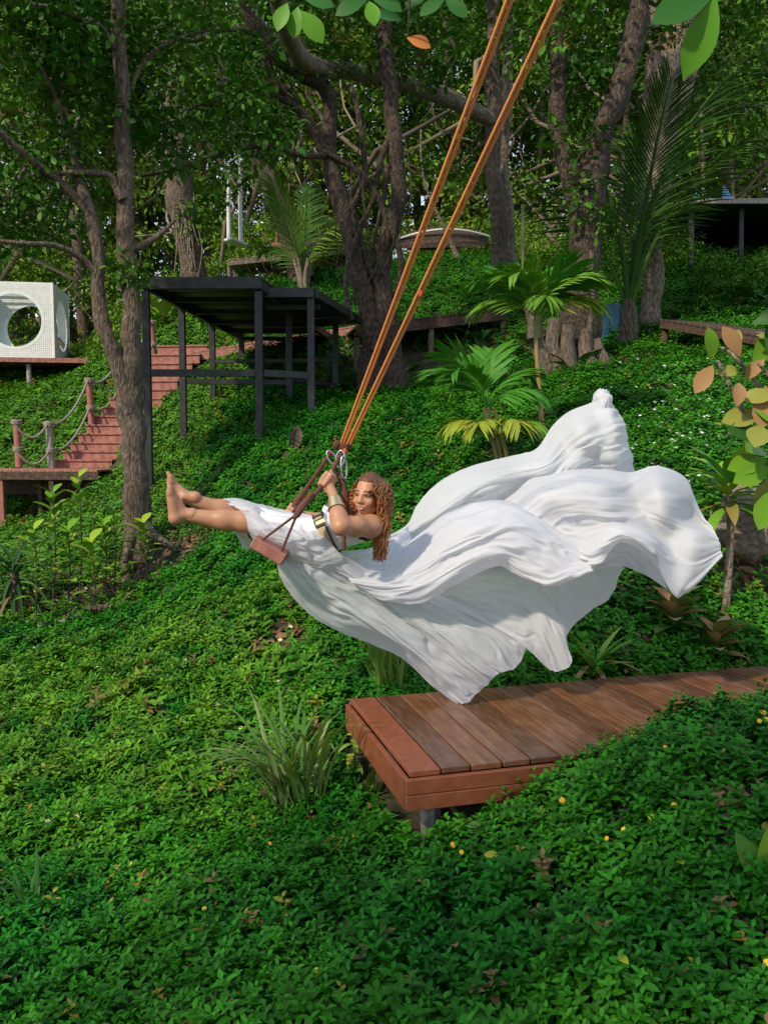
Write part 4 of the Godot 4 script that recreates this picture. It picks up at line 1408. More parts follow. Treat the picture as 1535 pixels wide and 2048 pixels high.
		var cc := G(s[0] + lean.x * 300.0, 120, s[2])
		bl.append([s[0], 40, s[2], 2.0, 2.2, 1.8, 55])
		bl.append([s[0] + rnd(-60, 60), 230, s[2] + rnd(-1, 1), 1.5, 1.2, 1.4, 32])
		bl.append([s[0] + rnd(-60, 60), -160, s[2], 2.6, 2.0, 2.0, 40])
		crown(t, bl, clump_wild, M.leaf, dark, midg.lerp(yel, 0.35), rnd(1.0, 1.3))
	# --- the wood's massed foliage and undergrowth
	var wood := Node3D.new()
	var where := [[], [], []]
	var tint := [[], [], []]
	for k in 13500:
		var d := rnd(25.0, 44.0)
		var px := rnd(-120, 1660)
		var py := rnd(-260, 560)
		var p := G(px, py, d)
		var hh := H(p.x, p.z)
		if p.y < hh: p.y = hh + rnd(0, 1.2)
		var nz := noise.get_noise_3d(p.x * 0.42, p.y * 0.42, p.z * 0.42)
		if nz < -0.06: continue
		var w := rng.randi() % 3
		where[w].append(Transform3D(basis_to(Vector3(rnd(-0.5, 0.5), 1, rnd(-0.5, 0.5)), rnd(0, TAU)).scaled(Vector3.ONE * rnd(0.9, 1.9)), p))
		var c := dark.lerp(yel, clampf(0.5 + nz * 1.2 + rnd(-0.25, 0.3), 0, 1)) * rnd(0.7, 1.2)
		c.a = 1.0
		tint[w].append(c)
	for w in 3: mark(scatter("forest_foliage", clump_wild[w], M.leaf, where[w], tint[w]), "massed green foliage of the wood behind", "foliage", "massed foliage of the wood", "stuff")
	# countless thin stems of the wood
	var sg := Geo.new()
	var spth := []
	for k in 13: spth.append(Vector3(0.25 * noise.get_noise_2d(k * 0.35, 3.0), k / 12.0, 0.25 * noise.get_noise_2d(k * 0.35, 9.0)))
	sg.tube(spth, [0.006, 0.006, 0.0055, 0.0055, 0.005, 0.005, 0.0045, 0.004, 0.004, 0.0035, 0.003, 0.002, 0.001], 6)
	var sw := []
	var st := []
	for k in 150:
		var p := G(rnd(-60, 1600), 500, rnd(23.5, 34.0))
		p.y = H(p.x, p.z) - 0.1
		var hgt := rnd(4.0, 14.0)
		sw.append(Transform3D((Basis(Vector3.UP, rnd(0, TAU)) * Basis(Vector3(0, 0, 1), rnd(-0.25, 0.25))).scaled(Vector3(hgt * rnd(0.8, 1.4), hgt, hgt)), p))
		st.append(Color(0.2, 0.16, 0.115) * rnd(0.4, 1.4))
	mark(scatter("forest_stems", sg.mesh(), M.plain_tint, sw, st), "thin pale stems crowding the wood behind", "stems", "", "stuff")
	# undergrowth along the terrace and the bank behind the stairs
	where = [[], [], []]
	tint = [[], [], []]
	var strips := [[-60, 260, 470, 620, 24.6, 27.5, 420, 0.8], [180, 300, 560, 720, 20.5, 24.0, 130, 0.6], [280, 440, 520, 590, 20.6, 22.0, 120, 0.5], [430, 720, 440, 530, 23.4, 26.0, 200, 0.7], [800, 1180, 440, 520, 23.5, 27.0, 260, 0.7], [1180, 1400, 480, 560, 17.0, 22.0, 200, 0.6], [1000, 1160, 480, 540, 19.0, 23.0, 120, 0.5], [1390, 1560, 500, 580, 14.6, 17.0, 120, 0.4]]
	for s in strips:
		for k in int(s[6]):
			var p := G(rnd(s[0], s[1]), rnd(s[2], s[3]), rnd(s[4], s[5]))
			var hh := H(p.x, p.z)
			if p.y < hh or p.y > hh + (2.6 if s[4] > 23.0 else 0.9): p.y = hh + pow(rng.randf(), 1.5) * (1.4 if s[4] > 23.0 else 0.7)
			var w := rng.randi() % 3
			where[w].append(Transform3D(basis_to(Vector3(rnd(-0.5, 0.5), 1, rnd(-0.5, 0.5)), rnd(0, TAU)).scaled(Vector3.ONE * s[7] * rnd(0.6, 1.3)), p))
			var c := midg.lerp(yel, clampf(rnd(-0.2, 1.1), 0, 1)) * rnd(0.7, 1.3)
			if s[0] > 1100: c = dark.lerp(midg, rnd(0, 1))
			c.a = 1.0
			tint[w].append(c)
	for w in 3: mark(scatter("undergrowth_foliage", clump_wild[w], M.leaf, where[w], tint[w]), "leafy undergrowth along the terrace and bank", "undergrowth", "leafy undergrowth", "stuff")
	wood.free()

# ------------------------------------------------------------------ palms and plants
func frond(len: float, rise: float, droop: float, pairs: int, leaf: float, wid: float, spread := 0.9, hang := 0.25, stalk := 0.2, col := Color.WHITE, rib := Color(1.6, 1.3, 0.9)) -> ArrayMesh:
	# a feather leaf along +x from the origin; rise is its starting angle, droop how far it bends over
	var g := Geo.new()
	var path := []
	var rad := []
	var p := Vector3.ZERO
	var n := 18
	var ang := rise
	for k in n + 1:
		path.append(p)
		rad.append(lerpf(0.016, 0.004, float(k) / n) * len)
		ang -= droop / n * (0.4 + 1.2 * k / n)
		p += Vector3(cos(ang), sin(ang), 0) * len / n
	g.tube(path, rad, 5, false)
	while g.c.size() < g.v.size(): g.c.append(rib)
	for k in pairs:
		var f := stalk + (1.0 - stalk) * (k + 0.5) / pairs
		var q := f * n
		var i0 := mini(int(q), n - 1)
		var at: Vector3 = path[i0].lerp(path[i0 + 1], q - i0)
		var along: Vector3 = (path[i0 + 1] - path[i0]).normalized()
		var up := Vector3(0, 0, 1).cross(along).normalized()
		var s := (f - stalk) / (1.0 - stalk)
		var ll := leaf * (0.55 + 0.75 * sin(PI * clampf(0.15 + 0.75 * s, 0, 1))) * rnd(0.88, 1.1)
		for side in [-1.0, 1.0]:
			var dir := (along * lerpf(0.55, 1.1, s) + Vector3(0, 0, side) * spread * lerpf(1.1, 0.6, s) + up * (0.35 - hang + rnd(-0.1, 0.1))).normalized()
			var c := rnd(0.8, 1.2)
			var lc := Color(col.r * c, col.g * c, col.b * c)
			if rng.randf() < 0.05: lc = Color(lc.r * 2.2, lc.g * 1.2, lc.b)
			add_leaf(g, at, dir, up, ll, ll * wid, 0.35, rnd(0.15, 0.4) + hang * 0.5, lc, 3, 0.42)
	return g.mesh()

func tinted(called: String, mesh: Mesh, m: Material, col: Color, parent: Node, at: Transform3D) -> MeshInstance3D:
	# a leaf-like part in a plain colour of its own; few colours, so materials are shared
	var key := "%s_%s" % [m.resource_name, col.to_html()]
	if not M.has(key):
		var mm: StandardMaterial3D = m.duplicate()
		mm.albedo_color = lin(col.r, col.g, col.b)
		mm.resource_name = key
		M[key] = mm
	return put(called, mesh, M[key], parent, at)

func aim(yaw: float, roll := 0.0, s := 1.0, at := Vector3.ZERO) -> Transform3D:
	return Transform3D((Basis(Vector3.UP, yaw) * Basis(Vector3.RIGHT, roll)).scaled(Vector3.ONE * s), at)

func one_leaf(len: float, wid: float, curl := 0.3, fold := 0.25, shape := 0.5, rows := 6) -> ArrayMesh:
	var g := Geo.new()
	add_leaf(g, Vector3.ZERO, Vector3(1, 0, 0), Vector3.UP, len, wid, fold, curl, Color.WHITE, rows, shape, 1.3)
	return g.mesh()

func leaf_basis(dir: Vector3, up: Vector3) -> Basis:
	var x := dir.normalized()
	var z := x.cross(up).normalized()
	if z.length() < 0.1: z = x.cross(Vector3(0.3, 0.2, 1)).normalized()
	return Basis(x, z.cross(x), z)

func grass_clump(t: Node3D, count: int, len: float, wid: float, lean: Vector3, spread: float, cols: Array, base_r := 0.08) -> void:
	var shapes := []
	for k in 6:
		var g := Geo.new()
		var n := 9
		var bend := rnd(0.25, 1.3)
		var pts := []
		for r in n + 1:
			var f := float(r) / n
			var a := 1.4 - bend * f * f * 1.6
			var w := wid * (0.5 + 0.9 * sin(PI * clampf(f * 0.75 + 0.12, 0, 1))) * (1.0 - pow(f, 4.0))
			var y := 0.0
			var x := 0.0
			for q in r:
				var ff := float(q) / n
				var aa := 1.4 - bend * ff * ff * 1.6
				x += cos(aa) * len / n
				y += sin(aa) * len / n
			pts.append_array([Vector3(x, y, -w), Vector3(x - w * 0.4, y - w * 0.2, 0), Vector3(x, y, w)])
		g.grid(pts, 3, n + 1)
		shapes.append(g.mesh())
	for k in count:
		var a := rnd(0, TAU)
		var dir := Vector3(cos(a), 0, sin(a)) * spread + lean
		var yaw := atan2(-dir.z, dir.x) + rnd(-0.4, 0.4)
		var tilt := clampf(dir.length(), 0, 1.1) * rnd(0.1, 0.6)
		var bs := (Basis(Vector3.UP, yaw) * Basis(Vector3(0, 0, 1), -tilt)).scaled(Vector3.ONE * rnd(0.55, 1.12))
		var c: Color = cols[rng.randi() % cols.size()]
		tinted("blade", shapes[k % 6], M.leaf, c, t, Transform3D(bs, Vector3(rnd(-base_r, base_r), -0.02, rnd(-base_r, base_r))))

func build_plants() -> void:
	# --- fan-leaved areca palm on a slim ringed stem
	var base: Vector3
	base = G(1083, 905, 9.0)
	base.y = H(base.x, base.z)
	var t := thing("areca_palm", "young feather palm on a slim yellow ringed stem behind the dress", "palm", base)
	var top := G(1073, 672, 9.0) - base
	var path := []
	var rad := []
	for k in 29:
		var f := k / 28.0
		path.append(Vector3(0, -0.1, 0).lerp(top, f) + Vector3(0.012 * sin(f * 5.0), 0, 0))
		rad.append((0.028 - 0.006 * f) * (1.12 if k % 4 == 0 else 1.0))
	var g := Geo.new()
	g.tube(path, rad, 10)
	put("stem", g, mat("palm_stem", lin(0.3, 0.21, 0.07), 0.55), t)
	g = Geo.new()
	g.tube([top - Vector3(0, 0.02, 0), top + Vector3(0, 0.12, 0), top + Vector3(0.01, 0.3, 0)], [0.032, 0.036, 0.018], 10)
	put("crown_shaft", g, mat("palm_shaft", lin(0.16, 0.22, 0.05), 0.5), t)
	var fr := [frond(0.78, 1.2, 1.6, 19, 0.33, 0.055, 0.9, 0.22, 0.22), frond(0.64, 0.85, 1.4, 17, 0.32, 0.06, 0.9, 0.35, 0.2), frond(0.72, 1.4, 1.0, 18, 0.3, 0.058, 0.8, 0.1, 0.25)]
	var gA := Color(0.06, 0.22, 0.02)
	var gB := Color(0.14, 0.3, 0.03)
	var gC := Color(0.3, 0.36, 0.04)
	for f in [[3.3, 0, gA, 1.0], [2.7, 1, gB, 1.05], [3.9, 0, gB, 0.95], [0.15, 1, gC, 1.1], [-0.4, 0, gB, 1.0], [0.8, 2, gA, 1.0], [2.1, 2, gA, 0.95], [4.6, 1, gB, 0.85], [5.4, 2, gA, 0.95], [1.5, 0, gA, 0.9], [3.0, 2, gA, 0.9], [5.9, 0, gA, 1.0], [4.2, 2, gB, 0.8]]:
		tinted("frond", fr[f[1]], M.leaf_glossy, f[2], t, aim(f[0] + rnd(-0.1, 0.1), rnd(-0.3, 0.3), f[3], top + Vector3(0, 0.18, 0)))
	# --- low clump of the same palm beside it
	base = G(1003, 910, 8.5)
	base.y = H(base.x, base.z)
	t = thing("areca_palm", "low yellow green feather palm clump growing beside the swing ropes", "palm", base)
	var shoot := G(975, 815, 8.5) - base
	for s in [[0.0, 0.0], [0.06, 0.03], [-0.05, 0.05]]:
		g = Geo.new()
		g.tube([Vector3(s[0], -0.1, s[1]), Vector3(s[0], 0.15, s[1]), shoot + Vector3(s[0], 0, s[1])], [0.022, 0.02, 0.016], 8)
		put("stem", g, M.palm_stem, t)
	for f in [[2.75, 0, gA, 0.95], [3.3, 2, gA, 1.0], [2.2, 0, gA, 1.0], [1.2, 2, gA, 1.05], [0.5, 0, gA, 0.9], [-0.2, 1, gA, 0.9], [1.7, 2, gA, 0.9], [4.0, 0, gA, 0.85]]:
		tinted("frond", fr[f[1]], M.leaf_glossy, f[2], t, aim(f[0] + rnd(-0.1, 0.1), rnd(-0.4, 0.4), f[3], shoot))
	for f in [[3.5, 1, gC, 0.85], [4.3, 1, gC, 0.8], [5.1, 1, gC, 0.85], [5.9, 1, gB, 0.85], [3.0, 1, gB, 0.8]]:
		tinted("frond", fr[f[1]], M.leaf_glossy, f[2], t, aim(f[0] + rnd(-0.1, 0.1), rnd(-0.3, 0.3), f[3], shoot * 0.55))
	# --- coconut palm before the shed
	base = G(1256, 650, 14.0)
	base.y = H(base.x, base.z)
	t = thing("coconut_palm", "young coconut palm with tall dark fronds beside the open shed", "palm", base)
	g = Geo.new()
	g.tube([Vector3(0, -0.2, 0), Vector3(0, 0.25, 0), Vector3(0.01, 0.55, 0), Vector3(0, 0.9, 0)], [0.2, 0.16, 0.12, 0.06], 10, true, 0.3, noise)
	put("base", g, M.bark, t)
	var cf := [frond(3.9, 1.5, 0.75, 38, 0.85, 0.02, 0.75, 0.45, 0.3), frond(3.6, 1.42, 1.15, 36, 0.8, 0.02, 0.75, 0.5, 0.3), frond(3.2, 1.3, 0.9, 34, 0.8, 0.021, 0.75, 0.45, 0.32)]
	var cA := Color(0.035, 0.095, 0.016)
	var cB := Color(0.06, 0.14, 0.02)
	for f in [[0.4, 1, cA, 0.85], [-0.15, 0, cA, 1.0], [0.9, 2, cB, 1.0], [2.9, 0, cA, 0.95], [1.6, 0, cA, 1.0], [-0.7, 2, cB, 0.95], [3.4, 2, cB, 0.8], [4.6, 0, cA, 0.9]]:
		tinted("frond", cf[f[1]], M.leaf, f[2], t, aim(f[0], rnd(-0.2, 0.2), f[3], Vector3(0, 0.55, 0)))
	# --- young coconut palm on the terrace, some fronds a lighter yellow green
	base = G(607, 560, 20.0)
	base.y = minf(H(base.x, base.z), base.y)
	t = thing("coconut_palm", "small coconut palm with yellow green fronds above the pavilion roof", "palm", base)
	for k in 6:
		g = Geo.new()
		var a := TAU * k / 6.0
		g.tube([Vector3(cos(a) * 0.05, -0.2, sin(a) * 0.05), Vector3(cos(a) * 0.1, 0.35, sin(a) * 0.1), Vector3(cos(a) * 0.22, 0.75, sin(a) * 0.15)], [0.07, 0.06, 0.03], 7)
		put("frond_base", g, M.old_wood, t)
	var sf := [frond(2.6, 1.45, 0.6, 34, 0.6, 0.03, 0.8, 0.35, 0.25), frond(2.3, 1.25, 1.5, 32, 0.62, 0.03, 0.8, 0.5, 0.2)]
	for f in [[3.0, 0, cB, 1.0], [0.1, 1, Color(0.15, 0.22, 0.04), 1.0], [-0.5, 1, Color(0.12, 0.2, 0.03), 0.95], [1.5, 0, cB, 1.05], [4.5, 0, Color(0.1, 0.19, 0.03), 0.9], [2.3, 1, cB, 0.8]]:
		tinted("frond", sf[f[1]], M.leaf, f[2], t, aim(f[0], rnd(-0.2, 0.2), f[3], Vector3(0, 0.2, 0)))
	# --- cordyline by the boulder
	base = G(1452, 1175, 6.0)
	base.y = H(base.x, base.z)
	t = thing("cordyline_plant", "green cordyline with strap leaves on a grey stem before the boulder", "plant", base)
	var head := G(1456, 965, 6.0) - base
	g = Geo.new()
	g.tube(smooth_path([Vector3(0, -0.1, 0), Vector3(0.0, 0.12, 0), head * 0.6 + Vector3(0.02, 0, 0), head], 4), smooth_path([0.034, 0.03, 0.026, 0.02], 4), 9, true, 0.2, noise)
	put("stem", g, M.bark_pale, t)
	var strap := [one_leaf(0.44, 0.048, 0.35, 0.3, 0.5), one_leaf(0.5, 0.042, 0.55, 0.35, 0.48), one_leaf(0.38, 0.056, 0.2, 0.25, 0.52)]
	for k in 34:
		var f := k / 33.0
		var a := k * 2.39996
		var dir := Vector3(cos(a), lerpf(-0.25, 1.7, pow(f, 1.2)), sin(a))
		var col: Color = [Color(0.07, 0.22, 0.02), Color(0.14, 0.32, 0.03), Color(0.22, 0.36, 0.04)][k % 3]
		if f < 0.2 and k % 2 == 0: col = Color(0.25, 0.2, 0.05)
		tinted("leaf", strap[k % 3], M.leaf_glossy, col, t, Transform3D(leaf_basis(dir, Vector3.UP).scaled(Vector3.ONE * rnd(0.8, 1.1)), head * lerpf(0.82, 1.0, f)))
	# --- crotons with brown and bronze leaves
	var cro := one_leaf(0.24, 0.05, 0.35, 0.25, 0.52)
	for s in [[1345, 1285, 5.75, "bronze croton with curled brown leaves growing under the dress's far tip"], [1432, 1290, 5.65, "larger bronze and green croton before the boulder"]]:
		base = G(s[0], s[1], s[2])
		base.y = H(base.x, base.z)
		t = thing("croton_plant", s[3], "plant", base)
		g = Geo.new()
		g.tube([Vector3(0, -0.05, 0), Vector3(0.01, 0.1, 0), Vector3(0, 0.2, 0)], [0.012, 0.01, 0.007], 6)
		put("stem", g, M.bark, t)
		for k in 22:
			var f := k / 21.0
			var a := k * 2.4
			var dir := Vector3(cos(a), lerpf(0.25, 1.6, f), sin(a))
			var col: Color = [Color(0.36, 0.18, 0.08), Color(0.2, 0.22, 0.06), Color(0.48, 0.32, 0.17), Color(0.11, 0.17, 0.04)][(k * 3) % 4]
			tinted("leaf", cro, M.leaf, col, t, Transform3D(leaf_basis(dir, Vector3.UP).scaled(Vector3.ONE * rnd(0.75, 1.15)), Vector3(0, lerpf(0.05, 0.2, f), 0)))
	# --- spiky plant at the platform's back edge
	base = G(1185, 1345, 5.35)
	base.y = H(base.x, base.z)
	t = thing("spiky_plant", "spiky green plant with one dried curling leaf behind the platform", "plant", base)
	var sp := one_leaf(0.4, 0.028, 0.25, 0.4, 0.4)
	for k in 11:
		var a := k * 2.4
		var dir := Vector3(cos(a) * 0.8, 1.0 + 0.6 * sin(k * 1.7), sin(a) * 0.6)
		tinted("leaf", sp, M.leaf_glossy, [Color(0.15, 0.33, 0.04), Color(0.24, 0.38, 0.06)][k % 2], t, Transform3D(leaf_basis(dir, Vector3.UP).scaled(Vector3.ONE * rnd(0.7, 1.05)), Vector3(0, 0.02, 0)))
	for d in [Vector3(0.9, 0.7, 0.3), Vector3(-0.6, 0.2, 0.6), Vector3(0.3, -0.1, 0.8)]:
		put("dried_leaf", one_leaf(0.3, 0.02, 0.75, 0.5), M.dry_leaf, t, Transform3D(leaf_basis(d, Vector3.UP), Vector3(0, 0.05, 0)))
	# --- boulder
	base = G(1497, 1165, 6.5)
	base.y = H(base.x, base.z)
	t = thing("boulder", "rough brown boulder half sunk in the ground cover", "rock", base)
	g = Geo.new()
	var pts := []
	for v in 15:
		for u in 24:
			var th := PI * v / 14.0
			var a := TAU * u / 24.0
			var d := Vector3(sin(th) * cos(a), cos(th), sin(th) * sin(a))
			pts.append(d * Vector3(0.3, 0.3, 0.24) * (1.0 + 0.5 * noise.get_noise_3dv(d * 1.3) + 0.12 * noise.get_noise_3dv(d * 4.0)) + Vector3(0, 0.12, 0))
	g.grid(pts, 24, 15, true)
	put("stone", g, M.rock, t)
	# --- near almond shrub at the frame's edge
	base = on(2.15, -3.4)
	t = thing("almond_shrub", "almond shrub with broad yellow green and browned leaves beside the platform", "shrub", base)
	var almond := [one_leaf(0.14, 0.036, 0.25, 0.2, 0.58), one_leaf(0.18, 0.046, 0.2, 0.15, 0.6), one_leaf(0.1, 0.028, 0.4, 0.4, 0.55)]
	var shoots := [[[1580, 1150], [1520, 900], [1430, 745], [1415, 728]], [[1590, 1100], [1560, 850], [1490, 720], [1452, 690]], [[1590, 1000], [1580, 820], [1530, 760], [1500, 730]], [[1600, 1050], [1570, 960], [1545, 915], [1525, 905]], [[1610, 900], [1590, 760], [1550, 690], [1530, 660]]]
	for s in shoots:
		var q := [Vector3(0, -0.05, 0)]
		for p in s: q.append(G(p[0], p[1], 3.4) - base + Vector3(0, 0, rnd(-0.08, 0.08)))
		g = Geo.new()
		var sp2 := smooth_path(q, 5)
		var rr := []
		for k in sp2.size(): rr.append(lerpf(0.016, 0.0045, float(k) / sp2.size()))
		g.tube(sp2, rr, 7)
		put("stem", g, M.bark_pale, t)
	var lv := [[1425, 730, -0.5, -0.6, 0.3, 0, 2], [1420, 725, 0.0, 1.0, 0.2, 0, 0], [1455, 700, 0.5, 1.0, 0.1, 2, 3], [1480, 715, -0.5, 0.9, 0.2, 0, 2], [1500, 735, 0.5, 0.8, 0.3, 1, 0], [1530, 770, -0.2, -0.9, 0.4, 1, 2], [1480, 745, -0.7, 0.1, 0.2, 2, 3], [1525, 830, -0.9, -0.05, 0.3, 1, 3], [1530, 875, -0.9, 0.25, 0.4, 1, 1], [1525, 900, -0.5, 0.1, 0.7, 1, 0], [1535, 920, -0.9, -0.1, 0.3, 1, 0], [1540, 935, -0.9, -0.25, 0.4, 1, 0], [1545, 955, -0.6, -0.8, 0.4, 0, 3], [1500, 650, 0.6, 0.3, 0.4, 1, 1], [1510, 670, 0.8, -0.2, 0.4, 0, 3], [1490, 760, 0.3, 0.7, 0.5, 2, 2], [1535, 720, 0.2, 0.9, 0.2, 1, 1], [1470, 800, 0.8, 0.2, 0.5, 0, 3], [1500, 815, 0.7, -0.3, 0.3, 0, 0], [1535, 980, -0.3, -0.7, 0.5, 1, 0], [1475, 765, -0.1, -0.6, 0.5, 2, 2], [1520, 850, -0.4, -0.3, 0.8, 1, 3]]
	var lc := [Color(0.13, 0.28, 0.02), Color(0.035, 0.11, 0.016), Color(0.33, 0.19, 0.08), Color(0.25, 0.26, 0.05)]
	for l in lv:
		tinted("leaf", almond[l[5]], M.leaf_glossy, lc[l[6]], t, Transform3D(leaf_basis(Vector3(l[2], l[3], l[4]), Vector3(rnd(-0.3, 0.3), 0.5, 0.9)), G(l[0], l[1], 3.4 + rnd(-0.06, 0.06)) - base))
	# --- grass clumps
	base = ground_at(600, 1625, 3.0)
	t = thing("grass_clump", "tall arching grass clump before the platform's end", "grass clump", base)
	grass_clump(t, 80, 0.72, 0.0095, Vector3(-0.4, 0, 0.05), 0.55, [Color(0.09, 0.19, 0.04), Color(0.13, 0.24, 0.06), Color(0.06, 0.15, 0.03), Color(0.24, 0.3, 0.12)], 0.12)
	base = ground_at(790, 1395, 4.9)
	base = on(G(785, 1395, 5.2).x, -5.2)
	t = thing("grass_clump", "tuft of long grass behind the platform under the dress's lowest tip", "grass clump", base)
	grass_clump(t, 40, 0.55, 0.01, Vector3(-0.3, 0, 0.1), 0.35, [Color(0.1, 0.2, 0.035), Color(0.15, 0.26, 0.06)], 0.09)
	base = ground_at(55, 1830, 2.5)
	t = thing("grass_clump", "small dark grass tuft at the lower frame edge", "grass clump", base)
	grass_clump(t, 14, 0.3, 0.007, Vector3(-0.3, 0, 0), 0.3, [Color(0.03, 0.11, 0.02), Color(0.05, 0.14, 0.03)], 0.04)
	base = ground_at(735, 1600, 3.6)
	t = thing("grass_clump", "short grass tuft tucked against the platform's end board", "grass clump", base)
	grass_clump(t, 16, 0.34, 0.008, Vector3(-0.2, 0, 0.2), 0.4, [Color(0.05, 0.14, 0.02), Color(0.08, 0.19, 0.03)], 0.06)
	base = ground_at(170, 1310, 5.0)
	t = thing("grass_clump", "thin grass tuft on the open slope below the forked tree", "grass clump", base)
	grass_clump(t, 14, 0.35, 0.006, Vector3(-0.1, 0, 0), 0.5, [Color(0.04, 0.13, 0.025), Color(0.07, 0.17, 0.03)], 0.05)
	# --- yellow leaves hanging at the platform's end
	base = ground_at(705, 1560, 4.0)
	t = thing("weed_plant", "weed with yellowing drooping leaves beside the platform's end board", "plant", base)
	g = Geo.new()
	g.tube([Vector3(0, -0.03, 0), Vector3(0.01, 0.14, 0), Vector3(0.0, 0.27, 0.02)], [0.006, 0.005, 0.003], 5)
	put("stem", g, mat("green_stem", lin(0.1, 0.17, 0.03), 0.6), t)
	var wl := one_leaf(0.1, 0.02, 0.6, 0.3, 0.45)
	for k in 14:
		var a := k * 2.4
		tinted("leaf", wl, M.leaf, [Color(0.3, 0.33, 0.03), Color(0.16, 0.28, 0.03)][k % 2], t, Transform3D(leaf_basis(Vector3(cos(a), 0.1, sin(a)), Vector3.UP), Vector3(0, 0.05 + 0.016 * k, 0)))
	# --- strap-leaved screw pine at the left edge
	base = G(28, 1120, 9.6)
	base.y = H(base.x, base.z)
	t = thing("screw_pine", "dark screw pine with long drooping strap leaves by the landing", "plant", base)
	g = Geo.new()
	g.tube([Vector3(0, -0.1, 0), Vector3(0.02, 0.25, 0), Vector3(0, 0.5, 0)], [0.07, 0.06, 0.05], 9, true, 0.3, noise)
	put("stem", g, M.bark, t)
	var pn := [one_leaf(0.85, 0.026, 0.75, 0.5, 0.4, 8), one_leaf(0.75, 0.024, 0.4, 0.5, 0.4, 8), one_leaf(0.7, 0.024, 1.0, 0.5, 0.4, 8)]
	for k in 58:
		var f := k / 57.0
		var a := k * 2.39996
		var dir := Vector3(cos(a), lerpf(-0.5, 1.8, pow(f, 1.3)), sin(a))
		tinted("leaf", pn[k % 3], M.leaf, [Color(0.02, 0.07, 0.018), Color(0.035, 0.1, 0.025), Color(0.06, 0.12, 0.04)][k % 3] if f > 0.15 else Color(0.2, 0.14, 0.08), t, Transform3D(leaf_basis(dir, Vector3.UP).scaled(Vector3.ONE * rnd(0.75, 1.1)), Vector3(0, lerpf(0.25, 0.55, f), 0)))
	# --- leafy saplings on the bank edge below the stairs
	var sapl := one_leaf(0.24, 0.052, 0.3, 0.25, 0.55)
	var where := [[155, 1090, 955, 9.6, "tallest sapling, with a bright leaf rosette before the dark landing"], [100, 1120, 985, 9.4, "leafy sapling standing next to the screw pine"], [130, 1160, 1060, 9.2, "short bushy sapling below the tall rosette sapling"], [225, 1110, 1020, 9.8, "thin sapling with upright pale leaves left of the forked trunk"], [185, 1150, 1085, 9.1, "low sapling with yellow and green leaves on the bank edge"], [290, 1120, 1048, 9.7, "small bright green sapling at the foot of the forked trunk"], [65, 1150, 1060, 9.0, "low dark sapling under the screw pine's leaves"], [205, 1130, 1050, 9.5, "middle-sized sapling between two taller ones on the bank"]]
	for s in where:
		base = G(s[0], s[1], s[3])
		base.y = H(base.x, base.z)
		t = thing("sapling", s[4], "sapling", base)
		var tp := G(s[0] + rnd(-6, 8), s[2], s[3]) - base
		if tp.y < 0.25: tp.y = 0.3
		g = Geo.new()
		g.tube(smooth_path([Vector3(0, -0.06, 0), tp * 0.5 + Vector3(0.03, 0, 0), tp], 4), [0.011, 0.011, 0.01, 0.009, 0.009, 0.008, 0.007, 0.006, 0.005], 6)
		put("stem", g, M.bark, t)
		for k in 24:
			var f := pow(k / 23.0, 0.8)
			var a := k * 2.4
			var dir := Vector3(cos(a), lerpf(0.2, 1.1, f), sin(a))
			tinted("leaf", sapl, M.leaf_glossy, [Color(0.13, 0.3, 0.02), Color(0.26, 0.38, 0.03), Color(0.07, 0.2, 0.02)][(k + int(s[0])) % 3], t, Transform3D(leaf_basis(dir, Vector3.UP).scaled(Vector3.ONE * rnd(0.7, 1.15)), tp * lerpf(0.3, 1.0, f)))
	# --- broad-leaved plants along the boardwalks and on the terrace
	var broad := [one_leaf(0.55, 0.1, 0.45, 0.25, 0.5), one_leaf(0.7, 0.06, 0.7, 0.3, 0.45)]
	var bp := [[800, 715, 15.6, 1, Color(0.12, 0.2, 0.03), 9, 1.2, "arching strap-leaved plant beside the twisted tree's foot"], [960, 700, 16.2, 1, Color(0.03, 0.11, 0.02), 9, 1.1, "dark arching plant beneath the brown boardwalk"], [1150, 545, 12.4, 0, Color(0.04, 0.14, 0.02), 6, 0.9, "broad-leaved plant perched beside the stout tree's trunk"], [1440, 545, 15.6, 0, Color(0.05, 0.16, 0.025), 11, 1.0, "broad-leaved plant in front of the open shed"], [1075, 545, 15.0, 0, Color(0.06, 0.17, 0.02), 9, 1.0, "broad-leaved plant on the terrace above the areca palm"], [330, 560, 20.3, 0, Color(0.16, 0.26, 0.03), 12, 1.1, "broad-leaved plant with sunlight painted into its leaves left of the shaggy trunk"], [420, 555, 20.6, 0, Color(0.13, 0.25, 0.03), 12, 1.1, "broad-leaved plant with sunlight painted into its leaves under the white swing"], [490, 560, 20.8, 0, Color(0.05, 0.17, 0.02), 8, 1.0, "green broad-leaved plant beneath the grey boardwalk"], [1230, 690, 12.9, 1, Color(0.03, 0.1, 0.018), 8, 0.6, "small dark plant below the blue drums"], [880, 790, 14.0, 1, Color(0.035, 0.12, 0.02), 8, 0.7, "low dark plant on the bare soil behind the swing ropes"], [1520, 540, 14.8, 0, Color(0.025, 0.08, 0.015), 9, 1.0, "dark leafy plant at the shed's near corner"], [110, 800, 20.0, 0, Color(0.09, 0.2, 0.025), 10, 0.9, "leafy plant under the lattice cube's deck"]]  # two terrace plants have the sunlight put into their lighter leaf colour
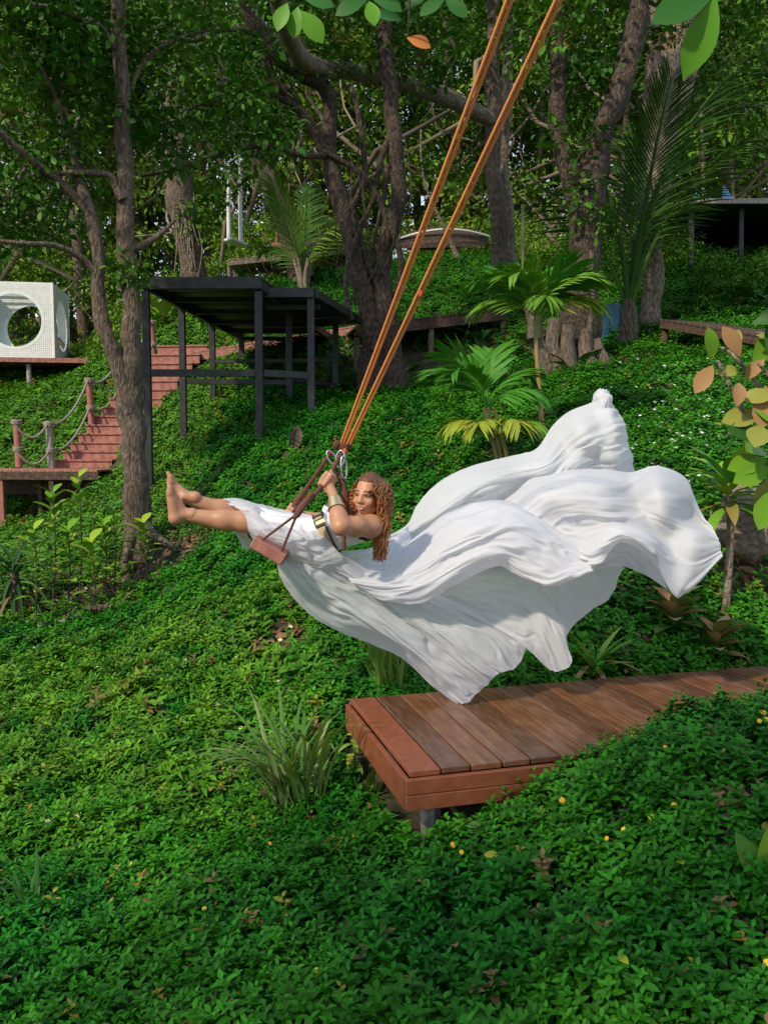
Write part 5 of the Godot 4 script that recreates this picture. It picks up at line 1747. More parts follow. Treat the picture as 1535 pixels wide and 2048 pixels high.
	for s in bp:
		base = G(s[0], s[1], s[2])
		base.y = H(base.x, base.z)
		t = thing("broad_leaf_plant", s[7], "plant", base)
		for k in int(s[5]):
			var f = float(k) / s[5]
			var a = k * 2.4 + s[0]
			var dir := Vector3(cos(a), lerpf(0.25, 1.7, f), sin(a))
			var c: Color = s[4]
			var bs := leaf_basis(dir, Vector3.UP).scaled(Vector3.ONE * s[6] * rnd(0.7, 1.15))
			# the stalk reaches from the ground to the blade
			var foot = dir.normalized() * 0.16 * s[6]
			tinted("leaf", broad[s[3]], M.leaf_glossy, c * [0.8, 1.0, 1.25][k % 3], t, Transform3D(bs, foot))
			g = Geo.new()
			g.tube([Vector3(0, -0.05, 0), foot * 1.1], [0.012, 0.008], 5)
			put("stalk", g, M.green_stem, t)
	# --- dead leaf and logs
	base = G(600, 905, 11.0)
	base.y = H(base.x, base.z)
	t = thing("dry_palm_sheath", "dry brown palm sheath standing in the grass under the pavilion", "dead leaf", base)
	put("sheath", one_leaf(0.42, 0.085, 0.15, 0.6, 0.6), M.bark, t, Transform3D(leaf_basis(Vector3(0.25, 0.95, 0.1), Vector3(0.3, 0, 1)), Vector3(-0.12, -0.04, 0)))
	for s in [[120, 1215, 8.9, 0.45, 0.05, 0.3, "short pale log on the bank below the saplings"], [235, 1200, 9.0, 0.7, 0.045, 0.1, "dark fallen branch lying on the bank below the saplings"]]:
		base = G(s[0], s[1], s[2])
		base.y = H(base.x, base.z)
		t = thing("fallen_log", s[6], "log", base)
		g = Geo.new()
		g.tube(smooth_path([Vector3(-s[3] * 0.5, 0.02, 0), Vector3(0, 0.06, 0.03), Vector3(s[3] * 0.5, 0.05 + s[5] * 0.3, -0.02)], 5), [s[4], s[4] * 0.9, s[4] * 0.8], 9, true, 0.4, noise)
		put("wood", g, M.bark_pale if s[0] == 120 else M.bark_dark, t)
		g = Geo.new()
		g.tube([Vector3(0.05, 0.05, 0.02), Vector3(0.12, 0.18, 0.05), Vector3(0.2, 0.24, 0.05)], [0.015, 0.01, 0.006], 6)
		put("twig", g, M.bark_pale, t)
	# --- the bough overhead that carries the swing, its trunk outside the picture
	t = thing("almond_tree", "near almond tree whose broad leaves hang into the top of the picture", "tree", on(5.0, 1.6))
	base = t.position
	g = Geo.new()
	var tp2 := smooth_path([Vector3(0, -0.3, 0), Vector3(0.1, 2.0, -0.1), Vector3(-0.2, 3.6, -0.6), Vector3(4.0, 4.6, 0.8) - base], 5)
	var tr2 := []
	for k in tp2.size(): tr2.append(lerpf(0.26, 0.13, float(k) / tp2.size()))
	g.tube(tp2, tr2, 14, true, 0.2, noise)
	put("trunk", g, M.bark, t)
	g = Geo.new()
	tp2 = smooth_path([Vector3(4.1, 4.55, 0.9) - base, Vector3(2.6, 5.0, -0.7) - base, Vector3(1.7, 5.09, -1.55) - base, Vector3(1.31, 5.1, -1.88) - base, Vector3(0.2, 5.25, -2.9) - base, Vector3(-1.4, 5.5, -4.2) - base], 4)
	tr2 = []
	for k in tp2.size(): tr2.append(lerpf(0.13, 0.05, float(k) / tp2.size()))
	g.tube(tp2, tr2, 12, true, 0.2, noise)
	put("bough", g, M.bark, t)
	# a second bough added unseen over the viewer, its leaf masses shading the foreground
	for q in [[Vector3(2.6, 5.0, -0.7), Vector3(0.5, 5.3, 0.9), Vector3(-2.0, 5.2, 1.3), Vector3(-4.6, 4.9, 1.6)], [Vector3(0.5, 5.3, 0.9), Vector3(-0.6, 5.6, 2.2), Vector3(-2.2, 5.7, 3.6)]]:
		g = Geo.new()
		var bp2 := []
		for p in q: bp2.append(p - base)
		bp2 = smooth_path(bp2, 5)
		var br := []
		for k in bp2.size(): br.append(lerpf(0.1, 0.03, float(k) / bp2.size()))
		g.tube(bp2, br, 9, true, 0.2, noise)
		put("bough", g, M.bark, t)
	var cw := []
	var ct := []
	for q in [[Vector3(-4.2, 4.9, 1.2), Vector3(1.5, 0.6, 1.0), 40], [Vector3(-2.2, 5.3, 1.3), Vector3(1.5, 0.6, 0.9), 36], [Vector3(0.4, 5.6, 1.2), Vector3(1.5, 0.6, 1.0), 28], [Vector3(-2.0, 5.8, 3.4), Vector3(1.6, 0.6, 1.2), 45], [Vector3(3.0, 6.0, 0.4), Vector3(1.8, 0.8, 1.6), 60]]:
		for k in int(q[2]):
			var dd := rdir() * pow(rng.randf(), 0.4)
			cw.append(Transform3D(basis_to(Vector3(rnd(-0.4, 0.4), 1, rnd(-0.4, 0.4)), rnd(0, TAU)).scaled(Vector3.ONE * rnd(0.9, 1.5)), q[0] + dd * q[1] - base))
			ct.append(Color(0.05, 0.17, 0.015) * rnd(0.7, 1.3))
	mark(scatter("crown", clump_big[0], M.leaf_glossy, cw, ct, t), "", "", "", "stuff")
	# hanging twigs with leaves: [twig start, twig end pixel, depth, leaves]
	var big := [one_leaf(0.2, 0.055, 0.25, 0.15, 0.6), one_leaf(0.24, 0.05, 0.3, 0.2, 0.58), one_leaf(0.16, 0.045, 0.2, 0.2, 0.58)]
	var tw := [[Vector3(1.1, 5.1, -2.1), 1440, -20, 2.7, [[1432, -8, -0.35, -1.0, 0.1, 1, 0], [1425, -5, -0.8, -0.25, 0.2, 0, 1], [1470, -20, 0.7, -0.05, 0.6, 0, 0], [1500, -15, 0.7, -0.2, 0.3, 0, 1]]],
		[Vector3(-0.2, 5.25, -3.2), 600, -10, 4.6, [[596, 12, -0.2, -1.0, 0.1, 2, 0], [600, 20, 0.6, -0.8, 0.2, 0, 0], [575, 5, -0.4, -1.0, 0.3, 2, 0], [610, 0, 0.9, -0.2, 0.3, 2, 1]]],
		[Vector3(0.1, 5.2, -3.0), 815, 72, 5.2, [[812, 75, 0.85, -0.35, 0.3, 2, 2], [805, 40, -0.7, 0.1, 0.3, 2, 1], [808, 20, 0.6, 0.4, 0.3, 2, 1]]],
		[Vector3(-0.6, 5.3, -3.6), 735, 0, 5.0, [[735, 0, -0.8, -0.3, 0.2, 0, 1], [740, -5, 0.8, -0.3, 0.3, 0, 1], [738, 2, 0.2, -0.9, 0.4, 2, 0]]],
		[Vector3(0.3, 5.2, -2.8), 890, -5, 4.8, [[888, 0, -0.7, -0.4, 0.2, 2, 1], [890, 0, 0.6, -0.5, 0.3, 2, 1]]]]
	var bc := [Color(0.1, 0.27, 0.02), Color(0.03, 0.12, 0.02), Color(0.5, 0.17, 0.04)]
	for s in tw:
		var e := G(s[1], s[2], s[3]) - base
		var a: Vector3 = s[0] - base
		g = Geo.new()
		g.tube(smooth_path([a, a.lerp(e, 0.5) + Vector3(0.05, 0.06, 0), e], 5), [0.02, 0.017, 0.014, 0.012, 0.01, 0.009, 0.008, 0.007, 0.006, 0.005, 0.004], 7)
		put("twig", g, M.bark_pale, t)
		for l in s[4]:
			tinted("leaf", big[l[5]], M.leaf_glossy, bc[l[6]], t, Transform3D(leaf_basis(Vector3(l[2], l[3], l[4]), Vector3(rnd(-0.2, 0.2), 0.4, 1.0)), G(l[0], l[1], s[3]) - base))

# ------------------------------------------------------------------ swing
func rope_between(path: Array, r: float, sides := 8) -> Geo:
	# a round rope whose texture winds along it
	var g := Geo.new()
	g.tube(path, [r], sides, false)
	var total := 0.0
	for k in path.size():
		if k > 0: total += path[k].distance_to(path[k - 1])
		for s in sides: g.uv.append(Vector2(float(s) / sides, total / (r * 6.5)))
	return g

func ring(c: Vector3, n: Vector3, long: Vector3, ra: float, rb: float, r: float, from := 0.0, to := TAU) -> Geo:
	var x := long.normalized()
	var y := n.cross(x).normalized()
	var p := []
	for k in 29:
		var a := lerpf(from, to, k / 28.0)
		p.append(c + x * cos(a) * ra + y * sin(a) * rb)
	var g := Geo.new()
	g.tube(p, [r], 8)
	return g

func knot(c: Vector3, size: float, r: float, turns: int, seed_k: float) -> Geo:
	# a rope wound over itself
	var p := []
	for k in turns * 12 + 1:
		var a := TAU * k / 12.0
		var b := a * 0.37 + seed_k
		p.append(c + Vector3(cos(a) * cos(b), sin(a), cos(a) * sin(b)) * size * (0.8 + 0.2 * sin(a * 0.7 + seed_k)))
	var g := Geo.new()
	g.tube(p, [r], 7)
	return g

func build_swing() -> void:
	var o := G(535, 1103, 4.4)
	var t := thing("rope_swing", "wooden plank swing hung on orange and brown ropes carrying the woman", "swing", o)
	# seat plank: its near end shows below the skirt
	var nc := G(535, 1103, 4.26)
	var along := (G(565, 1120, 4.26) - G(505, 1085, 4.26)).normalized()
	var axis := Vector3(0.12, 0.0, -1.0)
	axis = (axis - along * axis.dot(along)).normalized()
	var upv := axis.cross(along).normalized()
	if upv.y < 0: upv = -upv
	var g := Geo.new()
	g.cbox(Vector3(0.185, 0.062, 0.56), 0.006)
	put("seat", g, M.stair_paint, t, Transform3D(Basis(along, upv, along.cross(upv)), nc + axis * 0.28 - o))
	# hangers: from the ring knot down to the splice, then a V to the seat
	var ringc := G(681, 903, 4.56)
	var near_s := G(594, 1028, 4.27)
	var far_s := G(588, 1012, 4.74)
	var near_top := G(683, 905, 4.54)
	var far_top := G(664, 902, 4.6)
	for h in [[near_top, near_s, 0.0], [far_top, far_s, 0.5]]:
		var a: Vector3 = h[0] - o
		var b: Vector3 = h[1] - o
		put("rope", rope_between(smooth_path([a, (G(651, 962, 4.44) - o) if h[2] == 0.0 else a.lerp(b, 0.5), b], 6), 0.0108), M.rope_brown, t)
		# the splice thickens above the V
		var sp := Geo.new()
		sp.tube([b.lerp(a, 0.32), b.lerp(a, 0.2), b.lerp(a, 0.1), b, b + (b - a).normalized() * 0.03], [0.0115, 0.017, 0.0205, 0.018, 0.009], 9, true, 0.5, noise)
		put("splice", sp, M.rope_brown, t)
		for e in [-0.06, 0.055]:
			var f: Vector3 = nc + axis * (0.03 + h[2]) + along * (e + 0.005) + upv * 0.028 - o
			put("seat_cord", rope_between([b, b.lerp(f, 0.5), f], 0.0068, 7), M.rope_brown, t)
	# orange double ropes up to the bough
	var tops := [[Vector3(1.31, 5.02, -1.88), G(683, 890, 4.56), G(1018, 0, 3.3)], [Vector3(1.7, 5.02, -1.55), G(697, 888, 4.54), G(1116, 0, 3.2)]]
	for r in tops:
		for s in [-1.0, 1.0]:
			var a: Vector3 = r[1] + Vector3(0.0075 * s, 0, 0.002 * s) - o
			var m: Vector3 = r[2] + Vector3(0.0098 * s, 0, -0.003 * s) - o
			var e: Vector3 = r[0] + Vector3(0.01 * s, 0.16, 0) - o
			put("rope", rope_between([a, a.lerp(m, 0.33), a.lerp(m, 0.66), m, m.lerp(e, 0.5), e], 0.0072, 8), M.rope_orange, t)
		var kn := knot(r[0] + Vector3(0, 0.07, 0) - o, 0.15, 0.012, 5, 1.0)
		put("knot", kn, M.rope_orange, t)
	# small knot partway up the nearer pair
	var kp := (G(697, 888, 4.54)).lerp(G(1116, 0, 3.2), 0.431) - o
	put("knot", knot(kp, 0.013, 0.008, 4, 0.4), M.rope_orange, t)
	for k in [[672, 890, 0.022, 0.3], [697, 891, 0.02, 1.7], [684, 896, 0.024, 2.6], [688, 903, 0.02, 0.9]]:
		put("knot", knot(G(k[0], k[1], 4.55) - o, k[2] * 0.92, 0.0068, 8, k[3]), M.rope_brown if k[0] != 688 else M.rope_orange, t)
	# carabiners
	put("carabiner", ring(G(663, 915, 4.55) - o, Vector3(0.3, 0, 1), Vector3(0.5, -0.85, 0), 0.04, 0.02, 0.0045), M.steel, t)
	put("carabiner", ring(G(680, 918, 4.53) - o, Vector3(-0.2, 0.1, 1), Vector3(-0.15, -1, 0), 0.045, 0.022, 0.005), M.steel, t)
	put("carabiner", ring(G(687, 935, 4.5) - o, Vector3(0.7, 0, 0.7), Vector3(0.05, -1, 0), 0.06, 0.02, 0.005), M.steel, t)
	# wrapped safety line to the harness
	var sl := [G(675, 943, 4.52), G(682, 965, 4.5), G(688, 990, 4.48), G(690, 1010, 4.47), G(689, 1040, 4.42), G(687, 1075, 4.38), G(688, 1100, 4.37)]
	for k in sl.size(): sl[k] -= o
	var pth := smooth_path(sl, 5)
	var rr := []
	for k in pth.size(): rr.append([0.012, 0.02, 0.024, 0.022, 0.012, 0.011, 0.011][mini(k / 5, 6)] * (1.0 + 0.18 * sin(k * 2.1)))
	g = Geo.new()
	g.tube(pth, rr, 9)
	put("safety_line", g, M.rope_brown, t)

# ------------------------------------------------------------------ person
func sdf_mesh(g: Geo, prims: Array, cell: float, k: float, color: Callable, keep = null) -> void:
	# prims: [0, a, b, ra, rb] tapered capsule; [1, centre, radii, basis] ellipsoid. Smooth union, meshed as surface nets.
	var lo := Vector3.INF
	var hi := -Vector3.INF
	for p in prims:
		if p[0] == 0:
			var r: float = maxf(p[3], p[4])
			lo = lo.min(p[1] - Vector3.ONE * r).min(p[2] - Vector3.ONE * r)
			hi = hi.max(p[1] + Vector3.ONE * r).max(p[2] + Vector3.ONE * r)
		else:
			var r: float = maxf(p[2].x, maxf(p[2].y, p[2].z))
			lo = lo.min(p[1] - Vector3.ONE * r)
			hi = hi.max(p[1] + Vector3.ONE * r)
	var pad := cell * 3.0 + k
	lo -= Vector3.ONE * pad
	hi += Vector3.ONE * pad
	var nx := int((hi.x - lo.x) / cell) + 2
	var ny := int((hi.y - lo.y) / cell) + 2
	var nz := int((hi.z - lo.z) / cell) + 2
	var f := PackedFloat32Array()
	f.resize(nx * ny * nz)
	f.fill(1.0)
	for p in prims:
		var pl: Vector3
		var ph: Vector3
		var cap: bool = p[0] == 0
		var a := Vector3.ZERO
		var ba := Vector3.ZERO
		var inv := 0.0
		var ra := 0.0
		var rb := 0.0
		var inb := Basis()
		var rad := Vector3.ONE
		if cap:
			a = p[1]
			ba = p[2] - p[1]
			inv = 1.0 / maxf(ba.length_squared(), 1e-9)
			ra = p[3]
			rb = p[4]
			var m := maxf(ra, rb) + pad
			pl = p[1].min(p[2]) - Vector3.ONE * m
			ph = p[1].max(p[2]) + Vector3.ONE * m
		else:
			a = p[1]
			rad = p[2]
			inb = p[3].transposed()
			var m := maxf(rad.x, maxf(rad.y, rad.z)) + pad
			pl = a - Vector3.ONE * m
			ph = a + Vector3.ONE * m
		var i0 := maxi(int((pl.x - lo.x) / cell), 0)
		var i1 := mini(int((ph.x - lo.x) / cell) + 1, nx - 1)
		var j0 := maxi(int((pl.y - lo.y) / cell), 0)
		var j1 := mini(int((ph.y - lo.y) / cell) + 1, ny - 1)
		var k0 := maxi(int((pl.z - lo.z) / cell), 0)
		var k1 := mini(int((ph.z - lo.z) / cell) + 1, nz - 1)
		for zz in range(k0, k1 + 1):
			for yy in range(j0, j1 + 1):
				var row := (zz * ny + yy) * nx
				for xx in range(i0, i1 + 1):
					var q := lo + Vector3(xx, yy, zz) * cell - a
					var d: float
					if cap:
						var t := clampf(q.dot(ba) * inv, 0.0, 1.0)
						d = (q - ba * t).length() - lerpf(ra, rb, t)
					else:
						q = inb * q
						var kk := (q / rad).length()
						d = kk * (kk - 1.0) / maxf((q / (rad * rad)).length(), 1e-6)
					var o := f[row + xx]
					var h := maxf(k - absf(d - o), 0.0) / k
					f[row + xx] = minf(d, o) - h * h * k * 0.25
	var ids := {}
	var base := g.v.size()
	var off := [0, 1, nx, nx + 1, nx * ny, nx * ny + 1, nx * ny + nx, nx * ny + nx + 1]
	var edges := [[0, 1], [2, 3], [4, 5], [6, 7], [0, 2], [1, 3], [4, 6], [5, 7], [0, 4], [1, 5], [2, 6], [3, 7]]
	var near := cell * 2.0
	for zz in nz - 1:
		for yy in ny - 1:
			var row := (zz * ny + yy) * nx
			for xx in nx - 1:
				var c0 := row + xx
				if absf(f[c0]) > near: continue
				var inside := 0
				for e in 8:
					if f[c0 + off[e]] < 0.0: inside += 1
				if inside == 0 or inside == 8: continue
				var sum := Vector3.ZERO
				var cnt := 0
				for e in edges:
					var fa := f[c0 + off[e[0]]]
					var fb := f[c0 + off[e[1]]]
					if (fa < 0.0) != (fb < 0.0):
						var t := fa / (fa - fb)
						var pa := Vector3(e[0] & 1, (e[0] >> 1) & 1, e[0] >> 2)
						var pb := Vector3(e[1] & 1, (e[1] >> 1) & 1, e[1] >> 2)
						sum += pa.lerp(pb, t)
						cnt += 1
				ids[c0] = g.v.size()
				g.v.append(lo + (Vector3(xx, yy, zz) + sum / cnt) * cell)
				g.n.append(Vector3.ZERO)
	for c0 in ids:
		var fa := f[c0]
		for ax in 3:
			var step: int = [1, nx, nx * ny][ax]
			var s1: int = [nx, nx * ny, 1][ax]
			var s2: int = [nx * ny, 1, nx][ax]
			var fb := f[c0 + step]
			if (fa < 0.0) == (fb < 0.0): continue
			if not (ids.has(c0 - s1) and ids.has(c0 - s2) and ids.has(c0 - s1 - s2)): continue
			var q := [ids[c0], ids[c0 - s1], ids[c0 - s1 - s2], ids[c0 - s2]]
			if keep != null:
				var mid: Vector3 = (g.v[q[0]] + g.v[q[2]]) * 0.5
				if not keep.call(mid): continue
			var dir := Vector3.ZERO
			dir[ax] = 1.0 if fa < 0.0 else -1.0
			var m: Vector3 = (g.v[q[2]] - g.v[q[0]]).cross(g.v[q[1]] - g.v[q[0]]) + (g.v[q[3]] - g.v[q[0]]).cross(g.v[q[2]] - g.v[q[0]])
			if m.dot(dir) < 0.0:
				q = [q[0], q[3], q[2], q[1]]
				m = -m
			g.i.append_array([q[0], q[1], q[2], q[0], q[2], q[3]])
			for e in q: g.n[e] += m
	for e in range(base, g.v.size()):
		g.n[e] = g.n[e].normalized() if g.n[e].length() > 1e-12 else Vector3.UP
		g.c.append(color.call(g.v[e]))

func ellipsoid_geo(c: Vector3, r: Vector3, bs := Basis(), nu := 16, nv := 10) -> Geo:
	var g := Geo.new()
	var pts := []
	for v in nv + 1:
		for u in nu:
			var th := PI * v / nv
			var a := TAU * u / nu
			pts.append(c + bs * (Vector3(sin(th) * cos(a), cos(th), sin(th) * sin(a)) * r))
	g.grid(pts, nu, nv + 1, true)
	return g

func build_person() -> void:
	var o := G(640, 1070, 4.5)
	var t := thing("person", "smiling person with long curly copper hair in a white dress on the swing", "person", o)
	var P := func(px: float, py: float, d: float) -> Vector3: return G(px, py, d) - o
	var skin := Color(0.44, 0.22, 0.122)
	var tone := func(p: Vector3) -> Color:
		var n := noise.get_noise_3dv(p * 14.0) * 0.08
		return Color(skin.r * (1 + n), skin.g * (1 + n), skin.b * (1 + n))
	var g := Geo.new()
	# --- trunk and limbs
	var waist: Vector3 = P.call(657, 1066, 4.55)
	var chest: Vector3 = P.call(702, 1046, 4.55)
	var pelvis: Vector3 = P.call(622, 1078, 4.55)
	var neck0: Vector3 = P.call(730, 1040, 4.53)
	var sh_n: Vector3 = P.call(742, 1053, 4.40)
	var sh_f: Vector3 = P.call(718, 1034, 4.68)
	var el_n: Vector3 = P.call(681, 1054, 4.24)
	var wr_n: Vector3 = P.call(668, 995, 4.37)
	var kn_n: Vector3 = P.call(490, 1044, 4.46)
	var an_n: Vector3 = P.call(366, 1029, 4.42)
	var kn_f: Vector3 = P.call(480, 1030, 4.61)
	var an_f: Vector3 = P.call(371, 995, 4.52)
	var body := [
		[0, pelvis, waist, 0.095, 0.078], [0, waist, chest, 0.078, 0.09], [0, chest, neck0, 0.088, 0.05], [0, neck0, P.call(732, 1020, 4.5), 0.046, 0.043],
		[0, sh_n, sh_f, 0.056, 0.056], [0, chest, sh_n, 0.07, 0.05], [0, sh_n, sh_n.lerp(el_n, 0.5), 0.054, 0.05], [0, sh_n.lerp(el_n, 0.5), el_n, 0.05, 0.04],
		[0, el_n, el_n.lerp(wr_n, 0.35), 0.04, 0.041], [0, el_n.lerp(wr_n, 0.35), wr_n, 0.041, 0.027],
		[0, sh_f, P.call(645, 1040, 4.86), 0.05, 0.038], [0, P.call(645, 1040, 4.86), P.call(575, 1026, 4.82), 0.036, 0.026],
		[0, P.call(622, 1084, 4.54), kn_n, 0.082, 0.056], [0, kn_n, kn_n.lerp(an_n, 0.35), 0.055, 0.052], [0, kn_n.lerp(an_n, 0.35) + Vector3(0, -0.008, 0), an_n, 0.052, 0.033],
		[0, P.call(622, 1076, 4.66), kn_f, 0.078, 0.052], [0, kn_f, kn_f.lerp(an_f, 0.35), 0.054, 0.05], [0, kn_f.lerp(an_f, 0.35) + Vector3(0, -0.008, 0), an_f, 0.05, 0.032],
		[1, P.call(677, 1034, 4.45), Vector3(0.055, 0.055, 0.055), Basis()], [1, P.call(671, 1026, 4.6), Vector3(0.053, 0.053, 0.053), Basis()]]
	sdf_mesh(g, body, 0.0105, 0.03, tone)
	# --- feet: soles to the left, toes up
	for ft in [[an_n, P.call(350, 1037, 4.39), P.call(342, 984, 4.40), Vector3(-0.12, 0.99, 0.02)], [an_f, P.call(354, 1004, 4.53), P.call(343, 962, 4.53), Vector3(0.18, 0.98, 0.0)]]:
		var ank: Vector3 = ft[0]
		var heel: Vector3 = ft[1]
		var ball: Vector3 = ft[2]
		var dir: Vector3 = (ball - heel).normalized()
		var side := Vector3(0.1, 0, 1).normalized()
		var up := dir.cross(side).normalized()      # away from the sole
		if up.x < 0: up = -up
		var pr := [[0, ank + Vector3(0.05, 0, 0), ank, 0.034, 0.033], [0, ank, heel, 0.033, 0.031], [0, heel, ball + side * 0.016, 0.029, 0.024], [0, heel, ball - side * 0.016, 0.028, 0.023], [0, ank + up * 0.002, ball.lerp(heel, 0.25) + up * 0.012, 0.031, 0.024]]
		for k in 5:
			var s: float = [0.033, 0.015, 0.0, -0.014, -0.027][k]
			var l: float = [0.05, 0.046, 0.041, 0.035, 0.028][k]
			var b0 := ball + side * s * 0.9 - dir * absf(s) * 0.15
			pr.append([0, b0, b0 + dir * l * 0.55 + up * 0.004, [0.0125, 0.0095, 0.009, 0.0085, 0.008][k], [0.0115, 0.009, 0.0085, 0.008, 0.0075][k]])
			pr.append([0, b0 + dir * l * 0.55 + up * 0.004, b0 + dir * l - up * 0.002, [0.0115, 0.009, 0.0085, 0.008, 0.0075][k], [0.0105, 0.008, 0.0078, 0.0075, 0.007][k]])
		sdf_mesh(g, pr, 0.005, 0.012, tone)
	# --- hand closed on the near rope
	var grip: Vector3 = P.call(651, 962, 4.44)
	var ax: Vector3 = (P.call(672, 925, 4.5) - P.call(625, 993, 4.4)).normalized()
	var e2 := (Vector3(0.2, 0.1, 1.0) - ax * Vector3(0.2, 0.1, 1.0).dot(ax)).normalized()
	var e1 := ax.cross(e2).normalized()
	if e1.x < 0: e1 = -e1
	var hand := [[0, wr_n, grip + e1 * 0.03 - ax * 0.012, 0.026, 0.026], [0, grip + e1 * 0.03 + ax * 0.03, grip + e1 * 0.03 - ax * 0.034, 0.02, 0.021], [0, grip + e1 * 0.018 + ax * 0.028 + e2 * 0.008, grip + e1 * 0.018 - ax * 0.03 + e2 * 0.008, 0.015, 0.015]]
	for k in 4:
		var s = ax * [0.034, 0.012, -0.01, -0.031][k]
		var m: float = [0.96, 1.04, 1.0, 0.86][k]
		var q := [grip + s + (e1 * 0.026 + e2 * 0.016) * m, grip + s + (e1 * 0.004 + e2 * 0.029) * m, grip + s + (-e1 * 0.022 + e2 * 0.017) * m, grip + s + (-e1 * 0.022 - e2 * 0.008) * m, grip + s + (-e1 * 0.006 - e2 * 0.02) * m]
		for j in 4: hand.append([0, q[j], q[j + 1], [0.0108, 0.0103, 0.0097, 0.009][j], [0.0103, 0.0097, 0.009, 0.0082][j]])
	hand.append([0, grip + e1 * 0.034 + ax * 0.01, grip + e1 * 0.02 + ax * 0.045 + e2 * 0.005, 0.016, 0.0125])
	hand.append([0, grip + e1 * 0.02 + ax * 0.045 + e2 * 0.005, grip - e1 * 0.008 + ax * 0.058 + e2 * 0.014, 0.0115, 0.0095])
	sdf_mesh(g, hand, 0.0042, 0.008, tone)
	# --- far hand on the other rope
	var fg: Vector3 = P.call(583, 1020, 4.755)
	var fh := [[0, P.call(598, 1028, 4.82), fg + Vector3(0.012, -0.004, -0.03), 0.025, 0.026]]
	for k in 4:
		var s := Vector3(0.012, 0.018, 0) * (1.5 - k)
		var q := [fg + s + Vector3(0.012, -0.01, -0.034), fg + s + Vector3(-0.022, 0.0, -0.018), fg + s + Vector3(-0.018, 0.004, 0.016), fg + s + Vector3(0.006, -0.002, 0.024)]
		for j in 3: fh.append([0, q[j], q[j + 1], 0.0105, 0.0095])
	fh.append([0, fg + Vector3(0.014, 0.01, -0.03), fg + Vector3(0.012, 0.034, 0.0), 0.014, 0.0095])
	sdf_mesh(g, fh, 0.005, 0.008, tone)
	# --- head
	var hc: Vector3 = P.call(736, 992, 4.46)
	var fw := Vector3(-0.44, -0.04, 0.9).normalized()
	var up := (Vector3(0.06, 1, 0.06) - fw * Vector3(0.06, 1, 0.06).dot(fw)).normalized()
	var sd := up.cross(fw).normalized()
	var hb := Basis(sd, up, fw)
	var S := 0.93
	var L := func(x: float, y: float, z: float) -> Vector3: return hc + hb * (Vector3(x, y, z) * S)
	var head := [
		[1, L.call(0, 0.036, -0.018), Vector3(0.073, 0.088, 0.092) * S, hb], [1, L.call(0, -0.026, 0.026), Vector3(0.058, 0.084, 0.066) * S, hb],
		[0, L.call(0, -0.098, 0.06), L.call(0, -0.09, 0.05), 0.018, 0.024], [0, L.call(-0.045, -0.07, 0.01), L.call(0, -0.095, 0.05), 0.018, 0.02], [0, L.call(0.045, -0.07, 0.01), L.call(0, -0.095, 0.05), 0.018, 0.02],
		[1, L.call(-0.037, -0.026, 0.06), Vector3(0.024, 0.022, 0.022), hb], [1, L.call(0.037, -0.026, 0.06), Vector3(0.024, 0.022, 0.022), hb],
		[0, L.call(-0.036, 0.034, 0.074), L.call(0.036, 0.034, 0.074), 0.011, 0.011],
		[0, L.call(0, -0.07, 0.0), L.call(0, -0.14, -0.02), 0.042, 0.044]]
	var fine := [
		[0, L.call(0, 0.02, 0.084), L.call(0, -0.02, 0.102), 0.0075, 0.0105], [0, L.call(-0.011, -0.025, 0.093), L.call(0.011, -0.025, 0.093), 0.008, 0.008],
		[0, L.call(-0.024, -0.05, 0.082), L.call(0, -0.052, 0.092), 0.004, 0.005], [0, L.call(0.024, -0.05, 0.082), L.call(0, -0.052, 0.092), 0.004, 0.005],
		[0, L.call(-0.023, -0.056, 0.08), L.call(0, -0.073, 0.091), 0.0045, 0.0075], [0, L.call(0.023, -0.056, 0.08), L.call(0, -0.073, 0.091), 0.0045, 0.0075],
		[0, L.call(-0.044, 0.017, 0.069), L.call(-0.018, 0.02, 0.08), 0.0055, 0.0055], [0, L.call(0.044, 0.017, 0.069), L.call(0.018, 0.02, 0.08), 0.0055, 0.0055],
		[1, L.call(0.074, -0.008, -0.008), Vector3(0.009, 0.03, 0.018), hb], [1, L.call(-0.074, -0.008, -0.008), Vector3(0.009, 0.03, 0.018), hb]]
	var face := func(p: Vector3) -> Color:
		var q: Vector3 = hb.transposed() * (p - hc) / S
		var c := Color(skin.r * 1.12, skin.g * 1.1, skin.b * 1.08)
		# lips, brows, cheeks
		var mouth: float = Vector2(q.x / 0.027, (q.y + 0.0615 - 5.0 * q.x * q.x) / 0.0135).length()
		if q.z > 0.05 and mouth < 1.0: c = Color(0.36, 0.105, 0.085)
		for s in [-1.0, 1.0]:
			var b: float = Vector2((q.x - s * 0.033) / 0.022, (q.y - 0.037 + absf(q.x - s * 0.026) * 0.18) / 0.006).length()
			if q.z > 0.04 and b < 1.0: c = Color(0.075, 0.035, 0.02)
			var l: float = Vector2((q.x - s * 0.031) / 0.019, (q.y - 0.012) / 0.0085).length()
			if q.z > 0.04 and l < 1.0: c = c.lerp(Color(0.12, 0.055, 0.035), 0.75)
			var k: float = Vector2((q.x - s * 0.042) / 0.025, (q.y + 0.028) / 0.02).length()
			c = c.lerp(Color(0.5, 0.2, 0.13), clampf(1.0 - k, 0, 1) * 0.5)
		return c
	sdf_mesh(g, head + fine, 0.0046, 0.011, face)
	put("body", g, M.skin, t)
	# eyes and teeth
	for s in [-1.0, 1.0]:
		var ey := put("eye", ellipsoid_geo(L.call(s * 0.031, 0.009, 0.071), Vector3(0.0108, 0.0046, 0.0102), hb), M.eye, t)
		put("iris", ellipsoid_geo(L.call(s * 0.031, 0.0088, 0.0788), Vector3(0.0062, 0.005, 0.0042), hb), M.eye_dark, ey)
	put("teeth", ellipsoid_geo(L.call(0, -0.0605, 0.0905), Vector3(0.017, 0.0052, 0.0075), hb), M.teeth, t)
